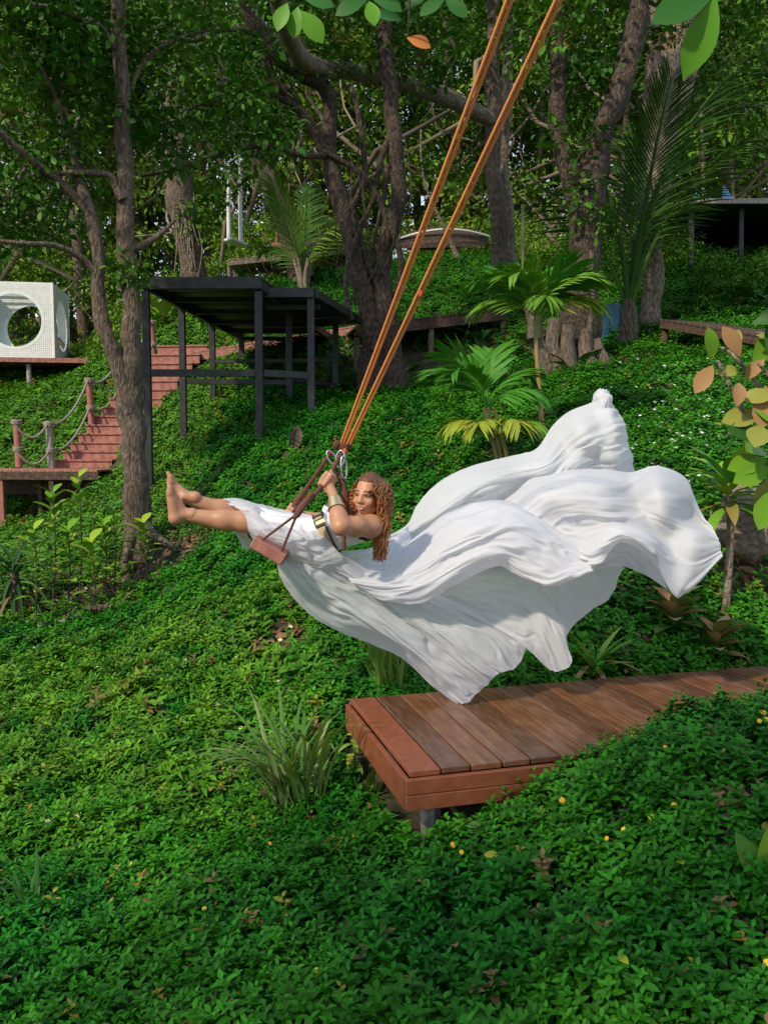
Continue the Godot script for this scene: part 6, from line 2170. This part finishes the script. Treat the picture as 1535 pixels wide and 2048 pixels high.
	# --- hair: a cap and many curled locks
	var hg := Geo.new()
	var root := Color(0.045, 0.018, 0.009)
	var copper := Color(0.36, 0.14, 0.04)
	var hair_c := func(p: Vector3) -> Color: return root.lerp(copper, 0.22 + 0.25 * noise.get_noise_3dv(p * 30.0))
	var cap_keep := func(p: Vector3) -> bool:
		var q: Vector3 = hb.transposed() * (p - hc) / S
		return q.z < 0.05 - q.y * 0.15 + absf(q.x) * 0.1 - (0.06 if q.y < 0.0 else 0.0) or q.y > 0.092 - 0.0 * absf(q.x)
	sdf_mesh(hg, [[1, L.call(0, 0.04, -0.022), Vector3(0.083, 0.096, 0.1) * S, hb], [1, L.call(0.01, -0.03, -0.045), Vector3(0.08, 0.1, 0.07) * S, hb]], 0.008, 0.02, hair_c, cap_keep)
	for k in 680:
		var u := rnd(0.0, 1.0)
		var az := rnd(-0.25, PI + 0.25)      # over the side and the back of the head
		var el := rnd(-0.15, 1.35)
		# local direction: x side, y up, z front; az 0 = her side towards image right
		var dl := Vector3(cos(az) * cos(el), sin(el), -sin(az) * cos(el) * 0.9 + 0.12)
		if rng.randf() < 0.35: dl = Vector3(rnd(0.5, 1.0), rnd(0.0, 1.1), rnd(-0.2, 0.62)).normalized()
		if rng.randf() < 0.07: dl = Vector3(-0.95, rnd(0.05, 0.9), rnd(-0.25, 0.2)).normalized()
		var s0: Vector3 = L.call(dl.x * 0.08, 0.038 + dl.y * 0.094, -0.02 + dl.z * 0.098)
		var out: Vector3 = hb * dl
		out.y = 0
		var low := hc.y - rnd(0.2, 0.345)
		if dl.x < -0.4: low = hc.y - rnd(0.03, 0.1)
		var mid: Vector3 = s0 + out * rnd(0.02, 0.05) + Vector3(0.006, -0.045, 0)
		var endx: float = hc.x + lerpf(0.015, 0.115, rng.randf()) if dl.x > -0.4 else s0.x - 0.004
		var endz: float = lerpf(s0.z, hc.z + 0.0, 0.4) + rnd(-0.03, 0.05)
		var m2 := Vector3(lerpf(mid.x, hc.x + rnd(0.05, 0.115), 0.7) if dl.x > -0.4 else mid.x, lerpf(mid.y, low, 0.45), lerpf(mid.z, endz, 0.6))
		var en := Vector3(lerpf(m2.x, endx, 0.55) - 0.012, low, endz)
		var base_path := smooth_path([s0, mid, m2, en], 11)
		var path := []
		var ph := rnd(0, TAU)
		var rr := []
		var cr := rnd(0.004, 0.0095)
		for j in base_path.size():
			var f := float(j) / (base_path.size() - 1)
			var a := ph + f * rnd(30.0, 31.0)
			path.append(base_path[j] + Vector3(cos(a), 0.25 * sin(a * 0.7), sin(a)) * cr * smoothstep(0.08, 0.3, f))
			rr.append(lerpf(0.0042, 0.0018, f) * rnd(0.85, 1.15))
		var v0 := hg.v.size()
		hg.tube(path, rr, 5, false)
		var tint := rnd(0.55, 1.35)
		for j in range(v0, hg.v.size()):
			var f := float((j - v0) / 5) / base_path.size()
			var c := root.lerp(copper, clampf(f * 1.9 - 0.05, 0, 1)) * tint
			hg.c.append(Color(c.r, c.g, c.b))
	put("hair", hg, M.hair, t)
	# --- bodice over the trunk, cut below the neck
	var ud := (chest - waist).normalized()
	var bg := Geo.new()
	var infl := 0.02
	var tp := []
	for k in [0, 1, 2, 4, 5, 18, 19]:
		var q: Array = body[k].duplicate()
		if q[0] == 0:
			q[3] += infl
			q[4] += infl
		else: q[2] = q[2] + Vector3.ONE * infl
		tp.append(q)
	var arm_mid := sh_n.lerp(el_n, 0.28)
	var keep := func(p: Vector3) -> bool:
		if (p - waist).dot(ud) < -0.005: return false
		if (p - neck0).dot((up + ud * 0.2).normalized()) > 0.022: return false
		if p.distance_to(sh_n) < 0.09 or p.distance_to(arm_mid) < 0.09 or p.distance_to(sh_f) < 0.07: return false
		return true
	var plain := func(_p: Vector3) -> Color: return Color.WHITE
	sdf_mesh(bg, tp, 0.009, 0.03, plain, keep)
	for j in bg.v.size():      # vertical gathers
		var p := bg.v[j]
		var a := atan2((p - waist).dot(Vector3(0, 0, 1)), (p - waist).dot(ud.cross(Vector3(0, 0, 1))))
		bg.v[j] = p + bg.n[j] * 0.003 * sin(a * 26.0)
	put("bodice", bg, M.bodice_cloth, t)
	# lining of the skirt round hips and thighs, so that the cloth has a body under it
	var lg := Geo.new()
	var thighs := []
	for k in [0, 12, 15]:
		var q: Array = body[k].duplicate()
		q[3] += 0.016
		q[4] += 0.018
		thighs.append(q)
	var hem := (kn_n - pelvis).normalized()
	var keep2 := func(p: Vector3) -> bool:
		return (p - waist).dot(ud) < 0.01 and (p - kn_n).dot(hem) < (-0.06 if p.z > kn_f.z + 0.07 else -0.04)
	sdf_mesh(lg, thighs, 0.0105, 0.05, plain, keep2)
	put("skirt_lining", lg, M.bodice_cloth, t)
	# neckline trim
	var nt := []
	for k in 17:
		var a := lerpf(-2.3, 0.9, k / 16.0)
		nt.append(neck0 + Vector3(cos(a) * 0.072, 0.012 + 0.008 * sin(a), -sin(a) * 0.11) + ud * 0.004)
	var ng := Geo.new()
	ng.tube(nt, [0.0065], 7)
	put("neckline", ng, M.bodice_cloth, t)
	# --- wrist cuff, belt and harness
	var cg := Geo.new()
	var c0 := wr_n.lerp(el_n, 0.06)
	var c1 := wr_n.lerp(el_n, 0.42)
	cg.tube([c0, c0.lerp(c1, 0.05), c0.lerp(c1, 0.5), c1.lerp(c0, 0.05), c1], [0.033, 0.036, 0.0405, 0.047, 0.0445], 20, false)
	put("wrist_cuff", cg, M.gold, t)
	var bd := [ud.cross(Vector3(0, 0, 1)).normalized(), Vector3(0, 0, 1)]
	var belt := func(off: float, width: float, ra: float, m: Material, called: String) -> void:
		var pts := []
		for r in 4:
			for k in 32:
				var a := TAU * k / 32
				var w: float = [-0.5, -0.42, 0.42, 0.5][r] * width
				var rr: float = ra + (0.0 if r == 0 or r == 3 else 0.005)
				pts.append(waist + ud * (off + w) + bd[0] * cos(a) * rr * 1.02 + bd[1] * sin(a) * rr)
		var q := Geo.new()
		q.grid(pts, 32, 4, true)
		put(called, q, m, t)
	belt.call(-0.01, 0.05, 0.112, M.belt_tan, "belt")
	belt.call(0.012, 0.01, 0.117, M.strap_black, "strap")
	var bz: float = 0.119
	for k in [[2.25, M.strap_black, 0.05, 0.066, "buckle"], [2.25, M.gold, 0.026, 0.05, "buckle_plate"], [2.75, M.strap_black, 0.022, 0.07, "strap_keeper"]]:
		var a: float = TAU / 2.0 - k[0] + 0.0
		var n: Vector3 = bd[0] * cos(k[0]) + bd[1] * sin(k[0])
		var tn: Vector3 = ud.cross(n).normalized()
		var q := Geo.new()
		q.cbox(Vector3(k[2], k[3], 0.008 if k[1] == M.strap_black else 0.013), 0.002, Transform3D(Basis(tn, ud, tn.cross(ud)), waist + ud * -0.008 + n * bz))
		put(k[4], q, k[1], t)

# ------------------------------------------------------------------ dress
func sheet(rows: Array, nu: int, nv: int, folds: float, amp: float, seed_k: float, o: Vector3, edge_roll := 0.0) -> Geo:
	# rows[k][r] = [px, py, depth]; a smooth cloth through all of them, with folds that run along k and fan across r
	var nk := rows.size()
	var nr: int = rows[0].size()
	var ctl := []
	for k in nk:
		var row := []
		for r in nr: row.append(G3(rows[k][r]) - o)
		ctl.append(row)
	var pts := []
	for v in nv:
		var fk := float(v) / (nv - 1) * (nk - 1)
		var k := mini(int(fk), nk - 2)
		var tk := fk - k
		var line := []
		for r in nr:
			line.append(catmull(ctl[maxi(k - 1, 0)][r], ctl[k][r], ctl[k + 1][r], ctl[mini(k + 2, nk - 1)][r], tk))
		for u in nu:
			var fr := float(u) / (nu - 1) * (nr - 1)
			var r := mini(int(fr), nr - 2)
			pts.append(catmull(line[maxi(r - 1, 0)], line[r], line[r + 1], line[mini(r + 2, nr - 1)], fr - r))
	# folds along the normal
	var out := []
	for v in nv:
		for u in nu:
			var i := v * nu + u
			var du: Vector3 = pts[v * nu + mini(u + 1, nu - 1)] - pts[v * nu + maxi(u - 1, 0)]
			var dv: Vector3 = pts[mini(v + 1, nv - 1) * nu + u] - pts[maxi(v - 1, 0) * nu + u]
			var n := du.cross(dv)
			n = n.normalized() if n.length() > 1e-9 else Vector3.FORWARD
			var fu := float(u) / (nu - 1)
			var fv := float(v) / (nv - 1)
			var w := noise.get_noise_2d(fu * 2.2 + seed_k * 5.0, fv * 1.6 + seed_k) * 2.2
			var w2 := noise.get_noise_2d(fu * 5.0 + seed_k * 3.0, fv * 2.4 + 20.0 + seed_k)
			var d := sin(TAU * (fu * folds * 0.8 + w * 0.7 + fv * 0.4)) * 0.38 + sin(TAU * (fu * folds * 1.9 + w * 1.2 - fv * 0.6)) * 0.1 + w2 * 1.1
			var ridge := 1.0 - absf(noise.get_noise_2d(fu * folds * 1.4 + seed_k * 11.0 + w * 0.4, fv * 1.3 + 50.0)) * 2.0
			d += 0.3 * ridge
			var cr := 1.0 - absf(noise.get_noise_2d(fu * folds * 0.9 + seed_k * 7.0 + w * 0.25, fv * 0.9 + 80.0)) * 3.2
			d += 1.1 * pow(maxf(cr, 0.0), 3.0)
			var side := du.length()
			var size := minf(1.0, side * nu * 0.5 / 0.22)
			var fade := smoothstep(0.0, 0.06, fu) * smoothstep(0.0, 0.06, 1.0 - fu)
			var far := 0.55 + 0.45 * sin(PI * clampf(fv, 0, 1))
			var p: Vector3 = pts[i] + n * d * amp * size * (0.35 + 0.65 * fade) * far
			out.append(p)
	var g := Geo.new()
	g.grid(out, nu, nv)
	# a hem: slightly thicker rolled line along the far end and the last row
	return g

func build_dress() -> void:
	var o := G(700, 1130, 4.5)
	var t := thing("flowing_dress", "long white dress whose huge train streams out behind the swing", "dress", o)
	var cloth: Material = M.white_cloth
	# skirt over the thighs: from the hem at the knees (first) to the waist
	put("skirt", sheet([
		[[434, 1000, 4.74], [450, 1008, 4.56], [476, 1018, 4.46], [490, 1032, 4.36], [497, 1060, 4.35], [508, 1086, 4.46], [500, 1098, 4.6]],
		[[476, 997, 4.76], [494, 1010, 4.54], [512, 1030, 4.42], [520, 1052, 4.34], [526, 1075, 4.36], [534, 1094, 4.42], [530, 1110, 4.56]],
		[[520, 1009, 4.77], [536, 1026, 4.58], [548, 1046, 4.42], [556, 1068, 4.345], [562, 1090, 4.37], [568, 1112, 4.42], [560, 1126, 4.52]],
		[[570, 1021, 4.78], [582, 1038, 4.58], [594, 1060, 4.42], [604, 1084, 4.36], [612, 1108, 4.38], [620, 1134, 4.44], [610, 1152, 4.54]],
		[[598, 1026, 4.76], [610, 1044, 4.58], [622, 1065, 4.43], [636, 1089, 4.38], [652, 1115, 4.39], [666, 1144, 4.44], [664, 1160, 4.52]],
		[[622, 1030, 4.7], [632, 1046, 4.57], [645, 1064, 4.46], [660, 1086, 4.43], [679, 1108, 4.43], [702, 1140, 4.46], [708, 1156, 4.5]]], 90, 80, 5.0, 0.009, 1.0, o), cloth, t)
	# loose flap under the knees
	put("skirt_flap", sheet([
		[[462, 1054, 4.5], [474, 1064, 4.44], [490, 1062, 4.42]],
		[[476, 1074, 4.56], [486, 1082, 4.5], [500, 1080, 4.46]],
		[[486, 1098, 4.62], [496, 1100, 4.56], [508, 1096, 4.5]]], 20, 20, 2.0, 0.006, 2.0, o), cloth, t)
	# lower front drape falling from the seat to the lowest tip
	put("train_drape", sheet([
		[[550, 1116, 4.500], [578, 1104, 4.430], [612, 1098, 4.400], [645, 1096, 4.410], [672, 1102, 4.440], [690, 1110, 4.500]],
		[[566, 1164, 4.537], [612, 1152, 4.430], [656, 1142, 4.428], [696, 1138, 4.438], [726, 1142, 4.510], [748, 1146, 4.590]],
		[[604, 1215, 4.573], [660, 1194, 4.440], [706, 1180, 4.477], [744, 1172, 4.477], [778, 1172, 4.580], [804, 1170, 4.660]],
		[[668, 1258, 4.620], [716, 1236, 4.450], [760, 1220, 4.515], [802, 1206, 4.515], [844, 1200, 4.630], [874, 1190, 4.710]],
		[[742, 1287, 4.660], [782, 1276, 4.490], [824, 1262, 4.525], [864, 1246, 4.525], [910, 1228, 4.650], [940, 1212, 4.730]],
		[[812, 1325, 4.680], [846, 1322, 4.520], [882, 1308, 4.545], [922, 1286, 4.525], [964, 1260, 4.650], [994, 1236, 4.730]],
		[[866, 1376, 4.690], [898, 1374, 4.550], [930, 1354, 4.565], [968, 1326, 4.535], [1012, 1298, 4.650], [1038, 1268, 4.710]],
		[[902, 1402, 4.680], [930, 1409, 4.570], [962, 1380, 4.595], [1000, 1347, 4.565], [1034, 1334, 4.660], [1056, 1292, 4.710]]], 140, 140, 6.0, 0.018, 3.0, o), M.sheer_cloth, t)
	# under sheet with the hanging lobe
	put("train_lobe", sheet([
		[[758, 1188, 4.72], [776, 1178, 4.74], [796, 1168, 4.78], [818, 1154, 4.82], [838, 1142, 4.86], [858, 1132, 4.9], [876, 1124, 4.94]],
		[[850, 1202, 4.7], [878, 1188, 4.74], [900, 1168, 4.8], [920, 1144, 4.84], [940, 1122, 4.88], [960, 1106, 4.92], [980, 1092, 4.96]],
		[[930, 1228, 4.69], [960, 1204, 4.73], [986, 1178, 4.8], [1010, 1148, 4.84], [1036, 1122, 4.88], [1060, 1102, 4.92], [1080, 1086, 4.96]],
		[[1002, 1262, 4.68], [1032, 1236, 4.7], [1058, 1204, 4.76], [1086, 1168, 4.82], [1112, 1136, 4.87], [1140, 1110, 4.92], [1170, 1092, 4.96]],
		[[1058, 1302, 4.68], [1088, 1286, 4.66], [1106, 1252, 4.68], [1122, 1214, 4.76], [1158, 1174, 4.84], [1198, 1140, 4.9], [1234, 1112, 4.95]],
		[[1090, 1334, 4.7], [1112, 1344, 4.66], [1142, 1326, 4.66], [1134, 1270, 4.72], [1180, 1222, 4.82], [1218, 1196, 4.88], [1246, 1136, 4.95]]], 100, 100, 4.5, 0.015, 4.0, o), M.sheer_cloth, t)
	# front billow: its ridge overlaps the upper one, its hem waves below
	put("train_billow", sheet([
		[[688, 1136, 4.6], [690, 1146, 4.52], [694, 1154, 4.46], [700, 1162, 4.44], [708, 1168, 4.45], [716, 1174, 4.5], [722, 1178, 4.56]],
		[[768, 1128, 4.78], [770, 1140, 4.62], [770, 1154, 4.5], [772, 1168, 4.44], [772, 1182, 4.43], [770, 1197, 4.46], [772, 1200, 4.56]],
		[[830, 1076, 4.88], [835, 1098, 4.66], [838, 1124, 4.52], [840, 1150, 4.47], [842, 1174, 4.42], [838, 1202, 4.46], [842, 1196, 4.58]],
		[[888, 1030, 4.92], [894, 1058, 4.64], [898, 1088, 4.5], [904, 1114, 4.48], [908, 1138, 4.42], [908, 1158, 4.46], [914, 1160, 4.6]],
		[[952, 1005, 4.9], [956, 1032, 4.6], [964, 1058, 4.47], [976, 1084, 4.47], [984, 1106, 4.43], [988, 1118, 4.48], [994, 1126, 4.62]],
		[[1004, 1001, 4.88], [1014, 1020, 4.62], [1026, 1046, 4.5], [1040, 1082, 4.46], [1048, 1122, 4.47], [1052, 1152, 4.45], [1052, 1148, 4.6]],
		[[1052, 1018, 4.84], [1062, 1036, 4.62], [1072, 1058, 4.53], [1088, 1094, 4.49], [1098, 1132, 4.44], [1102, 1168, 4.43], [1104, 1160, 4.56]],
		[[1096, 1046, 4.78], [1106, 1062, 4.62], [1116, 1080, 4.56], [1130, 1106, 4.52], [1142, 1134, 4.46], [1148, 1156, 4.43], [1152, 1148, 4.56]],
		[[1140, 1078, 4.7], [1150, 1088, 4.6], [1158, 1098, 4.56], [1168, 1114, 4.52], [1178, 1128, 4.46], [1184, 1140, 4.43], [1188, 1134, 4.54]]], 120, 150, 3.2, 0.014, 5.0, o), cloth, t)
	# upper billow, from behind that ridge out to the far flaring tip
	put("train_wing", sheet([
		[[900, 1052, 5.0], [910, 1070, 4.95], [920, 1090, 4.92], [930, 1105, 4.9], [940, 1120, 4.88], [950, 1130, 4.86], [955, 1135, 4.86]],
		[[965, 1022, 5.04], [978, 1045, 4.9], [990, 1068, 4.84], [1002, 1088, 4.8], [1014, 1108, 4.78], [1024, 1124, 4.76], [1028, 1130, 4.76]],
		[[1020, 992, 5.06], [1036, 1020, 4.84], [1050, 1046, 4.76], [1064, 1070, 4.72], [1078, 1092, 4.7], [1090, 1112, 4.68], [1094, 1120, 4.68]],
		[[1066, 957, 5.04], [1082, 992, 4.72], [1096, 1026, 4.7], [1112, 1056, 4.7], [1128, 1082, 4.66], [1142, 1108, 4.6], [1146, 1120, 4.62]],
		[[1140, 941, 5.0], [1146, 980, 4.64], [1152, 1020, 4.6], [1162, 1054, 4.64], [1172, 1084, 4.54], [1182, 1112, 4.45], [1190, 1132, 4.44]],
		[[1206, 940, 4.98], [1212, 984, 4.66], [1216, 1024, 4.58], [1224, 1046, 4.58], [1232, 1062, 4.44], [1238, 1074, 4.41], [1240, 1084, 4.54]],
		[[1258, 945, 5.04], [1266, 984, 4.78], [1276, 1024, 4.74], [1286, 1056, 4.62], [1296, 1084, 4.46], [1302, 1104, 4.45], [1298, 1112, 4.58]],
		[[1314, 931, 4.96], [1322, 976, 4.68], [1328, 1026, 4.64], [1334, 1078, 4.68], [1344, 1130, 4.56], [1344, 1182, 4.51], [1342, 1176, 4.64]],
		[[1374, 960, 5.0], [1382, 1000, 4.84], [1384, 1036, 4.86], [1386, 1080, 4.62], [1386, 1136, 4.56], [1370, 1187, 4.55], [1370, 1180, 4.66]],
		[[1390, 1026, 4.96], [1414, 1046, 4.84], [1430, 1068, 4.74], [1437, 1088, 4.7], [1442, 1104, 4.67], [1443, 1113, 4.65], [1434, 1116, 4.72]]], 120, 160, 3.4, 0.016, 5.6, o), cloth, t)
	# inner side of the hem seen below the right-hand arch
	put("train_lining", sheet([
		[[1160, 1104, 4.7], [1150, 1128, 4.74], [1158, 1142, 4.78]],
		[[1210, 1082, 4.72], [1206, 1110, 4.78], [1222, 1134, 4.84]],
		[[1252, 1070, 4.74], [1250, 1104, 4.82], [1258, 1136, 4.88]],
		[[1300, 1092, 4.74], [1292, 1128, 4.82], [1300, 1156, 4.86]],
		[[1342, 1140, 4.7], [1330, 1164, 4.74], [1334, 1180, 4.78]]], 30, 50, 2.0, 0.012, 6.0, o), M.sheer_cloth, t)
	# rear billow that rises to the knotted peak
	put("train_crest", sheet([
		[[762, 1078, 5.0], [760, 1092, 4.92], [764, 1106, 4.88], [770, 1122, 4.86]],
		[[812, 1050, 5.08], [816, 1074, 4.98], [822, 1096, 4.94], [828, 1118, 4.94]],
		[[836, 1008, 5.14], [850, 1044, 4.98], [862, 1072, 4.96], [872, 1094, 5.0]],
		[[882, 961, 5.18], [898, 1000, 4.96], [912, 1032, 4.98], [926, 1060, 5.06]],
		[[946, 930, 5.2], [962, 966, 4.98], [978, 1002, 5.04], [992, 1036, 5.12]],
		[[1016, 915, 5.24], [1032, 946, 5.06], [1048, 982, 5.16], [1064, 1014, 5.2]],
		[[1072, 899, 5.26], [1092, 930, 5.0], [1108, 966, 5.06], [1124, 1002, 5.2]],
		[[1104, 852, 5.3], [1132, 896, 5.14], [1152, 936, 5.0], [1168, 984, 5.16]],
		[[1138, 823, 5.3], [1166, 870, 5.04], [1188, 920, 5.1], [1204, 974, 5.2]],
		[[1176, 808, 5.28], [1202, 858, 5.1], [1222, 910, 5.04], [1238, 964, 5.14]],
		[[1204, 798, 5.26], [1230, 848, 5.08], [1247, 900, 5.12], [1260, 954, 5.2]],
		[[1220, 802, 5.3], [1248, 845, 5.24], [1257, 892, 5.24], [1270, 948, 5.3]]], 80, 140, 3.0, 0.014, 7.0, o), cloth, t)
	# the crumpled peak
	var kg := Geo.new()
	var pc := G(1203, 800, 5.27) - o
	var pts := []
	for v in 26:
		for u in 40:
			var th := PI * v / 25.0
			var a := TAU * u / 40.0
			var d := Vector3(sin(th) * cos(a), cos(th), sin(th) * sin(a))
			var cr := 0.35 * (1.0 - 2.0 * absf(noise.get_noise_3dv(d * 1.5 + Vector3(3, 0, 0)))) + 0.2 * noise.get_noise_3dv(d * 3.5)
			pts.append(pc + d * Vector3(0.052, 0.062, 0.05) * (0.85 + cr))
	kg.grid(pts, 40, 26, true)
	put("train_knot", kg, cloth, t)
	put("train_knot_tail", sheet([
		[[1190, 790, 5.24], [1200, 782, 5.22], [1210, 786, 5.24]],
		[[1196, 800, 5.2], [1212, 792, 5.19], [1224, 794, 5.22]],
		[[1188, 828, 5.2], [1206, 826, 5.16], [1218, 822, 5.2]],
		[[1180, 856, 5.2], [1196, 848, 5.17], [1214, 850, 5.2]]], 24, 24, 2.0, 0.012, 8.0, o), cloth, t)
	# cloth behind the waist, below the hair
	put("train_back", sheet([
		[[682, 1102, 4.66], [690, 1120, 4.6], [702, 1146, 4.56]],
		[[730, 1098, 4.74], [738, 1120, 4.66], [748, 1150, 4.6]],
		[[775, 1084, 4.86], [784, 1110, 4.76], [792, 1144, 4.68]],
		[[815, 1052, 4.98], [824, 1086, 4.88], [832, 1120, 4.78]]], 36, 44, 3.0, 0.009, 9.0, o), cloth, t)

# ------------------------------------------------------------------ small things
func build_small() -> void:
	# yellow daisies in the ground cover
	var head := Geo.new()
	for k in 9:
		var a := TAU * k / 9.0
		add_leaf(head, Vector3.ZERO, Vector3(cos(a), 0.25, sin(a)), Vector3.UP, 0.0125, 0.004, 0.1, 0.25, Color.WHITE, 1, 0.6)
	var disc := ellipsoid_geo(Vector3(0, 0.002, 0), Vector3(0.004, 0.0025, 0.004), Basis(), 10, 6)
	var stem := Geo.new()
	stem.tube([Vector3(0, -0.09, 0), Vector3(0, 0, 0)], [0.0012, 0.001], 5)
	var hm := head.mesh()
	var dm := disc.mesh()
	var st := stem.mesh()
	for s in [[1524, 1462], [1516, 1478], [1530, 1490], [1328, 1534], [1266, 1500], [1258, 1508], [1430, 1526], [1145, 1605], [1122, 1657], [1300, 1680], [1246, 1732], [1345, 1686], [1464, 1842], [905, 1730], [922, 1748], [946, 1916], [1210, 1738], [634, 2000], [500, 1708], [322, 1694], [312, 1758], [262, 1766], [144, 1790], [708, 1706], [540, 1720], [1530, 2010], [410, 1868]]:
		var p := ground_at(s[0], s[1] + 12.0)
		var t := thing("yellow_daisy", "small yellow daisy poking out of the green ground cover", "flower", p + Vector3(0, 0.1, 0), rnd(0, TAU), "yellow daisies in the ground cover")
		t.rotation = Vector3(rnd(0.1, 0.7), rnd(0, TAU), rnd(-0.4, 0.4))
		t.rotation = Vector3(0.6 + rnd(-0.3, 0.3), rnd(-0.5, 0.5), rnd(-0.4, 0.4))
		var k := rnd(0.8, 1.25)
		t.scale = Vector3.ONE * k
		put("petals", hm, M.yellow_petal, t)
		put("disc", dm, M.yellow_petal, t)
		put("stem", st, M.green_stem, t)
	# larger loose leaves lying in or standing out of the ground cover
	var lm := one_leaf(0.065, 0.016, 0.35, 0.3, 0.52)
	var spots := [[348, 1836, Color(0.32, 0.26, 0.06), "yellowed leaf lying near a second one on the dark ground cover"], [318, 1842, Color(0.3, 0.2, 0.09), "browned leaf lying beside the yellowed one"], [302, 1792, Color(0.33, 0.17, 0.09), "curled pinkish brown dead leaf in the ground cover"], [382, 1788, Color(0.28, 0.17, 0.08), "dull brown dead leaf in the middle of the ground cover"], [1240, 1985, Color(0.3, 0.4, 0.02), "bright lime leaf near the bottom of the picture"], [1355, 1790, Color(0.22, 0.33, 0.02), "lime green leaf pair under the platform's far side"], [1005, 1748, Color(0.3, 0.33, 0.03), "yellow green leaf below the platform's legs"], [970, 1700, Color(0.09, 0.2, 0.04), "pale green upright leaf below the platform's front board"], [530, 1716, Color(0.3, 0.25, 0.1), "tan leaf lying beneath the arching grass"], [370, 1615, Color(0.3, 0.38, 0.03), "yellow lime leaf on the slope left of the grass clump"], [545, 1640, Color(0.28, 0.17, 0.1), "brown leaf caught at the grass clump's foot"], [915, 1945, Color(0.33, 0.15, 0.09), "reddish brown dead leaf low in the ground cover"], [1165, 1940, Color(0.3, 0.18, 0.08), "brown withered leaf right of the low daisy"], [1010, 1630, Color(0.3, 0.3, 0.06), "pale yellow leaf just under the platform's front board"]]
	for s in spots:
		var p := ground_at(s[0], s[1])
		var t := thing("loose_leaf", s[3], "leaf", p + Vector3(0, 0.09, 0.02))
		tinted("blade", lm, M.leaf, s[2], t, Transform3D(leaf_basis(Vector3(rnd(-1, 1), rnd(0.1, 0.7), rnd(0.1, 0.8)), Vector3(0, 1, 0.8)), Vector3(-0.02, 0, 0)))
	# tall yellow-green leaf at the right frame edge
	var b := ground_at(1522, 1800)
	var t2 := thing("broad_leaf_plant", "broad upright yellow green leaf at the frame's edge below the daisies", "plant", b)
	for k in 3:
		tinted("leaf", one_leaf(0.2, 0.04, 0.25, 0.25, 0.5), M.leaf_glossy, [Color(0.2, 0.33, 0.03), Color(0.12, 0.26, 0.03), Color(0.08, 0.2, 0.03)][k], t2, Transform3D(leaf_basis(Vector3([0.1, 0.6, -0.5][k], 1.0, [0.2, 0.3, 0.2][k]), Vector3(0, 0.2, 1)), Vector3(0, 0.03, 0)))
	# a leafy shoot standing on the rim by the platform
	b = ground_at(1480, 1425)
	var t3 := thing("young_shoot", "thin young shoot with yellow leaves on the rim by the platform", "shoot", b)
	var g := Geo.new()
	g.tube([Vector3(0, -0.03, 0), Vector3(-0.02, 0.1, 0), Vector3(-0.05, 0.19, 0)], [0.004, 0.003, 0.002], 5)
	put("stem", g, M.bark_pale, t3)
	var yl := one_leaf(0.045, 0.011, 0.3, 0.3, 0.5)
	for k in 8:
		var a := k * 2.4
		tinted("leaf", yl, M.leaf, Color(0.28, 0.32, 0.03), t3, Transform3D(leaf_basis(Vector3(cos(a), 0.5, sin(a)), Vector3.UP), Vector3(-0.02 - 0.004 * k, 0.1 + 0.012 * k, 0)))
